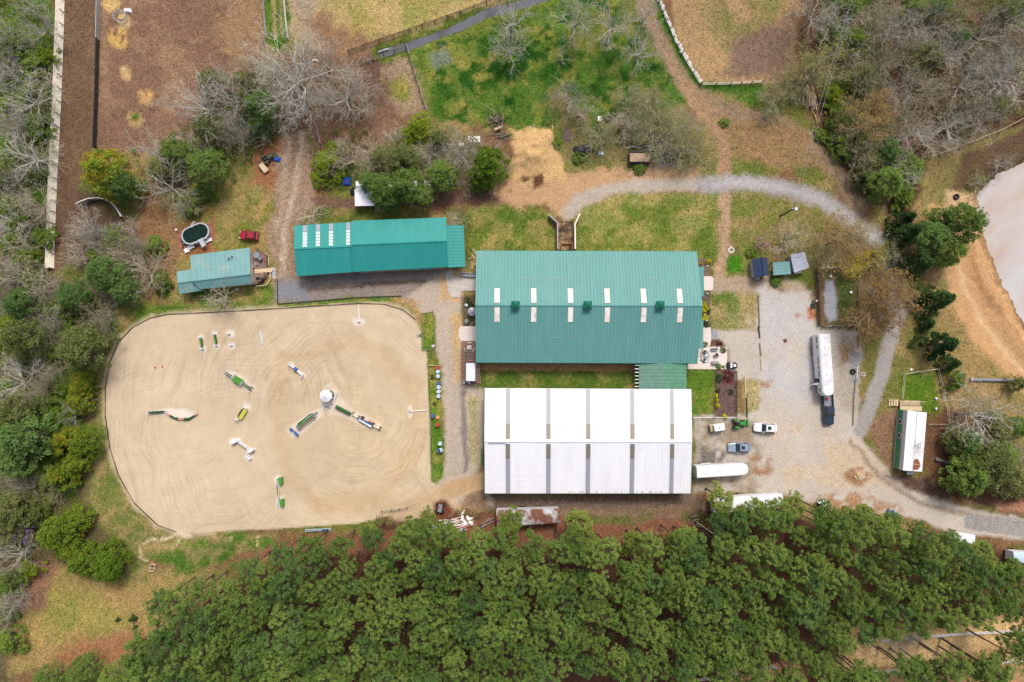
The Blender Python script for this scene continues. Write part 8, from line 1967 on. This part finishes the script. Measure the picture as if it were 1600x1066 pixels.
# woods top right
for k, x, y, r, l, h in (
    ('grey_bare', 1275, 20, 48, 'large grey bare tree at the top of the right paddock', 1.2), ('white_bare', 1310, 30, 38, 'pale bare tree at the top of the right wood', 1.1), ('bud_yellow', 1282, 102, 42, 'yellow green budding tree above the log stack', 1.1), ('bud_yellow', 1265, 120, 30, 'yellow green budding tree by the paddock corner', 1.0), ('bud_olive', 1215, 152, 32, 'olive budding shrub at the paddock corner', .9), ('bud_olive', 1240, 140, 26, 'olive budding shrub left of the log stack', .9),
    ('green', 1338, 65, 28, 'vivid green shrub in the upper right wood', 1.2), ('lime', 1300, 148, 22, 'vivid green shrub right of the log stack', .9), ('green', 1310, 175, 24, 'green shrub below the log stack', .9), ('green', 1305, 50, 24, 'green shrub under the pale top tree', 1.0), ('bud_orange', 1352, 190, 40, 'orange brown budding tree at the edge of the right wood', 1.0), ('bud_orange', 1372, 170, 30, 'orange budding tree in the right wood', 1.0), ('bud_olive', 1335, 200, 34, 'olive budding tree at the wood edge by the lane', 1.0), ('brown_bare', 1350, 240, 36, 'brown bare tree above the bend of the drive', 1.0), ('dark_round', 1385, 235, 24, 'dark green tree in the middle of the right wood', 1.0), ('green', 1310, 220, 20, 'green shrub beside the lane end', .9), ('broad_pine', 1385, 285, 30, 'green tree above the bend of the drive', 1.0), ('green', 1410, 300, 24, 'green shrub above the dark cedars', 1.0), ('green', 1425, 265, 22, 'green shrub at the end of the boundary rail', 1.0),
    ('white_bare', 1410, 270, 34, 'white limbed bare tree near the boundary rail end', 1.0), ('white_bare', 1490, 195, 36, 'white limbed bare tree above the boundary rail', 1.1), ('white_bare', 1432, 205, 34, 'white limbed bare tree in the right wood clearing', 1.1), ('grey_bare', 1535, 188, 38, 'grey bare tree over the boundary rail', 1.1), ('bud_olive', 1520, 160, 34, 'olive tinted tree in the right wood', 1.0), ('grey_bare', 1390, 45, 40, 'grey bare tree in the upper right wood left part', 1.1), ('grey_bare', 1440, 35, 40, 'grey bare tree at the top edge right of centre', 1.1), ('grey_bare', 1480, 85, 42, 'grey bare tree in the heart of the right wood', 1.1), ('grey_bare', 1540, 55, 44, 'grey bare tree at the top right', 1.1), ('grey_bare', 1585, 25, 36, 'grey bare tree at the top right corner', 1.1), ('brown_bare', 1420, 95, 40, 'brown bare tree in the upper right wood', 1.0), ('brown_bare', 1455, 140, 42, 'brown bare tree in the middle of the right wood', 1.0), ('grey_bare', 1400, 140, 36, 'grey bare tree beside the orange budding trees', 1.0), ('grey_bare', 1515, 125, 44, 'grey bare tree left of the right edge', 1.1), ('white_bare', 1575, 120, 44, 'pale bare tree at the right edge of the wood', 1.1), ('grey_bare', 1590, 75, 36, 'grey bare tree at the right edge', 1.1), ('grey_bare', 1465, 60, 34, 'thin grey bare tree near the top edge', 1.0), ('brown_bare', 1350, 120, 36, 'brown bare tree left of the right wood', 1.0), ('brown_bare', 1365, 40, 34, 'brown bare tree at the top of the right wood', 1.0), ('dark_round', 1468, 12, 20, 'dark green tree at the top edge', 1.0), ('bud_olive', 1500, 30, 34, 'olive tinted tree at the top edge', 1.0), ('dark_round', 1500, 60, 18, 'small dark tree below the top edge', 1.0), ('green', 1595, 12, 18, 'bright green shrub in the top right corner', 1.0), ('green', 1560, 165, 20, 'green shrub by the boundary rail', .9), ('grey_bare', 1565, 255, 22, 'grey bare shrub on the pond bank', .7), ('bud_olive', 1530, 285, 20, 'olive shrub on the pond bank', .7), ('brown_bare', 1440, 170, 34, 'brown bare tree above the wood clearing', 1.0), ('brown_bare', 1385, 95, 34, 'brown bare tree in the shade of the upper wood', 1.0), ('grey_bare', 1545, 95, 34, 'grey tree between the two right edge trees', 1.0), ('brown_bare', 1325, 100, 26, 'brown bare tree right of the yellow green one', 1.0), ('brown_bare', 1395, 195, 28, 'brown bare tree beside the orange crown', 1.0),
    ('dark_round', 1452, 372, 34, 'dark green pine by the drive bend, left of the pair', 1.1), ('broad_pine', 1500, 352, 38, 'large green pine leaning over the clay bank', 1.2), ('broad_pine', 1480, 395, 30, 'green pine below the large one on the bank', 1.1), ('dark_round', 1468, 345, 24, 'dark green tree behind the large bank pine', 1.0), ('cedar', 1422, 362, 24, 'dark cedar next to the drive bend', 1.0), ('cedar', 1440, 412, 24, 'dark cedar below the bend of the drive', 1.0), ('cedar', 1418, 340, 18, 'small dark cedar at the top of the bend', 1.0), ('cedar', 1472, 467, 25, 'dark round cedar at the edge of the clay field', .9), ('cedar', 1448, 462, 18, 'smaller dark cedar left of the round one', .9), ('cedar', 1475, 537, 27, 'dark cedar above the mobile home lawn', .9), ('cedar', 1490, 568, 16, 'small cedar below the dark one', .8), ('cedar', 1452, 505, 14, 'little dark cedar between the two larger ones', .8), ('green', 1494, 594, 20, 'fresh green shrub at the lawn corner', 1.0),
    ('white_bare', 1528, 648, 54, 'large grey white bare tree east of the mobile home', 1.0), ('grey_bare', 1500, 665, 24, 'grey bare tree by the lawn rail', 1.0), ('olive', 1545, 722, 44, 'broad olive green tree right of the fallen log', 1.0), ('broad_pine', 1512, 745, 34, 'green pine below the fallen log', 1.0), ('olive', 1582, 745, 38, 'olive green tree at the right edge above the road', 1.0), ('bud_olive', 1575, 698, 36, 'twiggy olive tree at the right edge', 1.0), ('dark_round', 1510, 690, 26, 'dark green tree behind the mobile home', 1.0), ('olive', 1592, 600, 16, 'greyish tree at the right edge by the pipe', 1.0), ('bud_olive', 1545, 690, 28, 'olive budding tree above the broad pine', 1.0),
    ('bud_orange', 1378, 472, 54, 'wide golden brown budding tree over the drive', 1.1), ('bud_orange', 1398, 452, 34, 'golden brown budding tree on the east side of the drive', 1.0), ('bud_orange', 1352, 500, 34, 'orange brown budding tree at the pen corner', 1.0), ('bud_olive', 1390, 400, 30, 'brownish twiggy tree over the drive bend', 1.0), ('forsythia', 1334, 418, 21, 'golden yellow shrub above the gravel pen', .9), ('forsythia', 1368, 405, 22, 'yellow green flowering shrub nearer the drive', .9), ('bud_orange', 1310, 375, 44, 'wide thin brown budding tree north of the pen', .9), ('bud_olive', 1340, 370, 30, 'thin olive tree left of the drive bend', .9), ('tan_bare', 1238, 372, 32, 'pale bare tree above the grey tool shed', 1.0), ('pink', 1192, 382, 17, 'pink blossoming tree beside the navy shed', 1.0), ('brown_bare', 1290, 400, 26, 'brown bare tree right of the grey shed', .9), ('green', 1175, 395, 10, 'green bush behind the navy shed', .8), ('green', 1215, 438, 12, 'green bush in front of the pale teal pen', .5), ('green', 1285, 210, 14, 'green bush under the log stack', .7),
    ('tan_bare', 345, 463, 30, 'pale bare tree against the south side of the small house', 1.0), ('tan_bare', 485, 335, 26, 'pale bare shrub at the top left of the stable', .6), ('tan_bare', 712, 345, 18, 'grey twiggy shrub behind the stable lean to', .6)):
    tree(k, x, y, r, l, hs=h)
for k, x, y, r, l in (
    ('gold', 1107, 408.5, 5.5, 'orange gold shrub at the corner bed of the barn'), ('gold', 1094.5, 412, 3.5, 'small orange shrub beside the gold one'), ('yellow', 1100, 475, 7, 'bright yellow shrub, upper of the pair by the barn'), ('yellow', 1105, 482, 4, 'small yellow shrub between the barn pair'), ('yellow', 1099, 485, 6, 'bright yellow shrub touching the barn wall'), ('yellow', 1103, 497, 7.5, 'bright yellow shrub, lower by the second barn pad'), ('low_green', 1104, 508, 5, 'dark low bush under the lower yellow shrub'), ('low_green', 1107, 487, 4, 'dark low bush beside the yellow shrubs'),
    ('yellow', 1119, 619, 4.2, 'topmost of three yellow shrubs in the garden bed'), ('yellow', 1120.3, 626, 4.2, 'middle of three yellow shrubs in the garden bed'), ('yellow', 1121, 633.5, 5, 'lowest of three yellow shrubs in the garden bed'), ('yellow', 1133.5, 651, 5, 'single yellow shrub at the bottom of the garden bed'),
    ('low_green', 1124, 591, 7, 'dark green shrub at the top of the garden bed'), ('red_bush', 1139, 588, 10, 'dark red shrub at the top right of the garden bed'), ('low_green', 1142, 613, 5, 'small dark shrub in the middle of the garden bed'), ('low_green', 1123, 610, 5, 'dark shrub above the three yellow ones'), ('green', 1131, 546, 6, 'green planter bush at the patio corner'), ('green', 1124, 572, 5.5, 'green bush at the bottom of the patio'), ('green', 1130.5, 573, 3, 'tiny bush beside the golf cart'), ('green', 1103, 537, 4.5, 'green bush beside the second barn pad'), ('low_green', 1101, 551, 5, 'dark plant around the patio fountain'), ('low_green', 1100, 563, 5, 'dark plant at the lower side of the fountain'),
    ('low_green', 731, 470, 7, 'dark bush beside the north concrete pad'), ('low_green', 736, 478, 5, 'dark bush above the water tank'), ('low_green', 676, 589, 5, 'dark green bush on the long grass island'), ('low_green', 679, 631, 3.5, 'small dark bush lower on the long island'), ('low_green', 731, 503, 4, 'dark plant below the water tank'), ('red_bush', 1124, 537, 6, 'dark red planting above the patio'), ('cedar', 205, 968, 6, 'small dark conifer in the dry field'), ('cedar', 182, 970, 3.5, 'tiny dark conifer left of the other in the dry field'), ('cedar', 209, 982, 3.5, 'tiny dark conifer below the other in the dry field')):
    tree(k, x, y, r, l, cat='shrub')

# pines beyond the tan field lean out of the frame
for i in range(16):
    x = 1130 + i * 31 + TR.uniform(-8, 8); y = 1062 - max(0, x - 1400) * .12 + TR.uniform(-14, 14)
    tree('pine', x, y, TR.uniform(18, 25), 'pine leaning outward beyond the fenced tan field at the bottom', 'pines beyond the tan field', hs=.9)
tree('grey_bare', 1428, 700, 17, 'dark bare tree added over the south end of the mobile home for branch shadows', hs=1.2)  # tree added over the roof to stand for the branch shadows on it
# the thickets: smaller trees and shrubs filling the woods between the ones named above
def thicket(poly, n, kinds, md, rr, where, seed):
    r = random.Random(seed); done = []
    xs = [p[0] for p in poly]; ys = [p[1] for p in poly]; t = 0
    while len(done) < n and t < 4000:
        t += 1; x, y = r.uniform(min(xs), max(xs)), r.uniform(min(ys), max(ys))
        if sd_poly(poly, np.array([x]), np.array([y]))[0] > -5 or any((x - a) ** 2 + (y - b) ** 2 < md * md for a, b in done): continue
        done.append((x, y)); k, w = r.choice(kinds)
        tree(k, x, y, r.uniform(*rr), f'{w} in the thicket {where}', f'{w}s of the thicket {where}', hs=r.uniform(.75, 1.0))
U = (('bud_olive', 'olive twiggy tree'), ('grey_bare', 'grey bare tree'), ('tan_bare', 'tan bare tree'), ('green', 'green shrub'), ('lime', 'bright green shrub'))
thicket([(-10, -10), (82, -10), (74, 300), (70, 420), (-10, 420)], 26, U + (('green', 'green shrub'), ('white_bare', 'pale bare tree')), 20, (18, 30), 'outside the track wall', 1)
thicket([(-10, 420), (120, 430), (165, 520), (110, 590), (-10, 590)], 26, U + (('brown_bare', 'brown bare tree'),), 19, (18, 28), 'below the track end', 2)
thicket([(-10, 590), (80, 590), (85, 780), (60, 900), (-10, 1000)], 28, (('olive', 'olive leafy tree'), ('lime', 'bright green shrub'), ('green', 'green shrub'), ('brown_bare', 'brown bare tree'), ('grey_bare', 'grey bare tree')), 18, (16, 27), 'west of the hedge', 3)
thicket([(1290, -10), (1610, -10), (1610, 165), (1450, 235), (1420, 290), (1340, 200)], 34, (('grey_bare', 'grey bare tree'), ('brown_bare', 'brown bare tree'), ('bud_olive', 'olive twiggy tree'), ('tan_bare', 'tan bare tree'), ('olive', 'olive leafy tree'), ('green', 'green shrub')), 24, (22, 34), 'of the upper right wood', 4)
thicket([(1290, 170), (1360, 220), (1430, 310), (1400, 330), (1310, 240)], 12, (('olive', 'olive leafy tree'), ('bud_olive', 'olive twiggy tree'), ('green', 'green shrub')), 18, (16, 24), 'above the drive bend', 5)
thicket([(330, 120), (420, 110), (430, 210), (350, 230), (230, 300), (215, 270)], 14, (('grey_bare', 'grey bare tree'), ('tan_bare', 'tan bare tree'), ('olive', 'olive leafy tree')), 22, (22, 32), 'along the brown paddock', 6)
thicket([(420, 70), (560, 90), (580, 180), (480, 200), (420, 160)], 7, (('grey_bare', 'grey bare tree'), ('tan_bare', 'tan bare tree')), 26, (28, 38), 'round the large bare tree', 7)
thicket([(110, 340), (210, 350), (250, 440), (180, 500), (110, 430)], 14, (('grey_bare', 'grey bare tree'), ('tan_bare', 'tan bare tree'), ('bud_olive', 'olive twiggy tree'), ('green', 'green shrub')), 20, (18, 28), 'between the track and the house', 8)
thicket([(560, 230), (700, 210), (770, 230), (760, 285), (580, 280)], 14, (('bud_olive', 'olive twiggy tree'), ('grey_bare', 'grey bare tree'), ('olive', 'olive leafy tree')), 22, (18, 28), 'north of the stable', 9)
thicket([(955, 150), (1090, 180), (1100, 250), (980, 215)], 5, (('bud_olive', 'olive twiggy tree'), ('tan_bare', 'tan bare tree'), ('bud_olive', 'olive twiggy tree')), 20, (22, 32), 'above the dump trailer', 10)
thicket([(1490, 670), (1600, 650), (1610, 780), (1500, 760)], 10, (('olive', 'olive leafy tree'), ('broad_pine', 'green pine'), ('bud_olive', 'olive twiggy tree')), 24, (20, 30), 'east of the fallen log', 11)

# low growth nobody could count: saplings under the pines, spring green under the bare woods
def undergrowth(name, poly, n, z, rad, per, leaf, lm, seed):
    r = random.Random(seed); cen = []; xs = [p[0] for p in poly]; ys = [p[1] for p in poly]; t = 0
    qx = np.array([r.uniform(min(xs), max(xs)) for _ in range(n * 4)]); qy = np.array([r.uniform(min(ys), max(ys)) for _ in range(n * 4)])
    ok = np.where(sd_poly(poly, qx, qy) < -3)[0][:n]
    for i in ok:
        h = r.uniform(*z); p = G(qx[i], qy[i], h); cen.append(blob((p.x, p.y, h), r.uniform(*rad), per, .6, .1))
    tag(link(name, quads_mesh(name, np.concatenate(cen), leaf, lm)), kind='stuff')
undergrowth('pine_saplings', CAN, 420, (3, 9), (.8, 1.6), 62, .22, LM['pine'], 1)
LW = [(-40, -40), (80, -40), (74, 420), (130, 500), (160, 540), (140, 590), (80, 640), (80, 780), (40, 900), (-40, 1010)]
undergrowth('woodland_undergrowth', LW, 700, (.2, 1.2), (.6, 1.7), 46, .2, LM['grass_green'], 2)
undergrowth('woodland_undergrowth', [(1270, -40), (1640, -40), (1640, 170), (1450, 240), (1430, 320), (1330, 270)], 420, (.2, 1.0), (.5, 1.5), 40, .2, LM['olive'], 3)
undergrowth('woodland_undergrowth', [(470, 200), (700, 190), (790, 240), (770, 300), (500, 300)], 120, (.2, 1.2), (.5, 1.3), 40, .18, LM['olive'], 4)
undergrowth('woodland_undergrowth', [(200, 230), (430, 130), (440, 215), (330, 320), (250, 330)], 150, (.2, 1.2), (.5, 1.4), 40, .18, LM['grass_green'], 5)
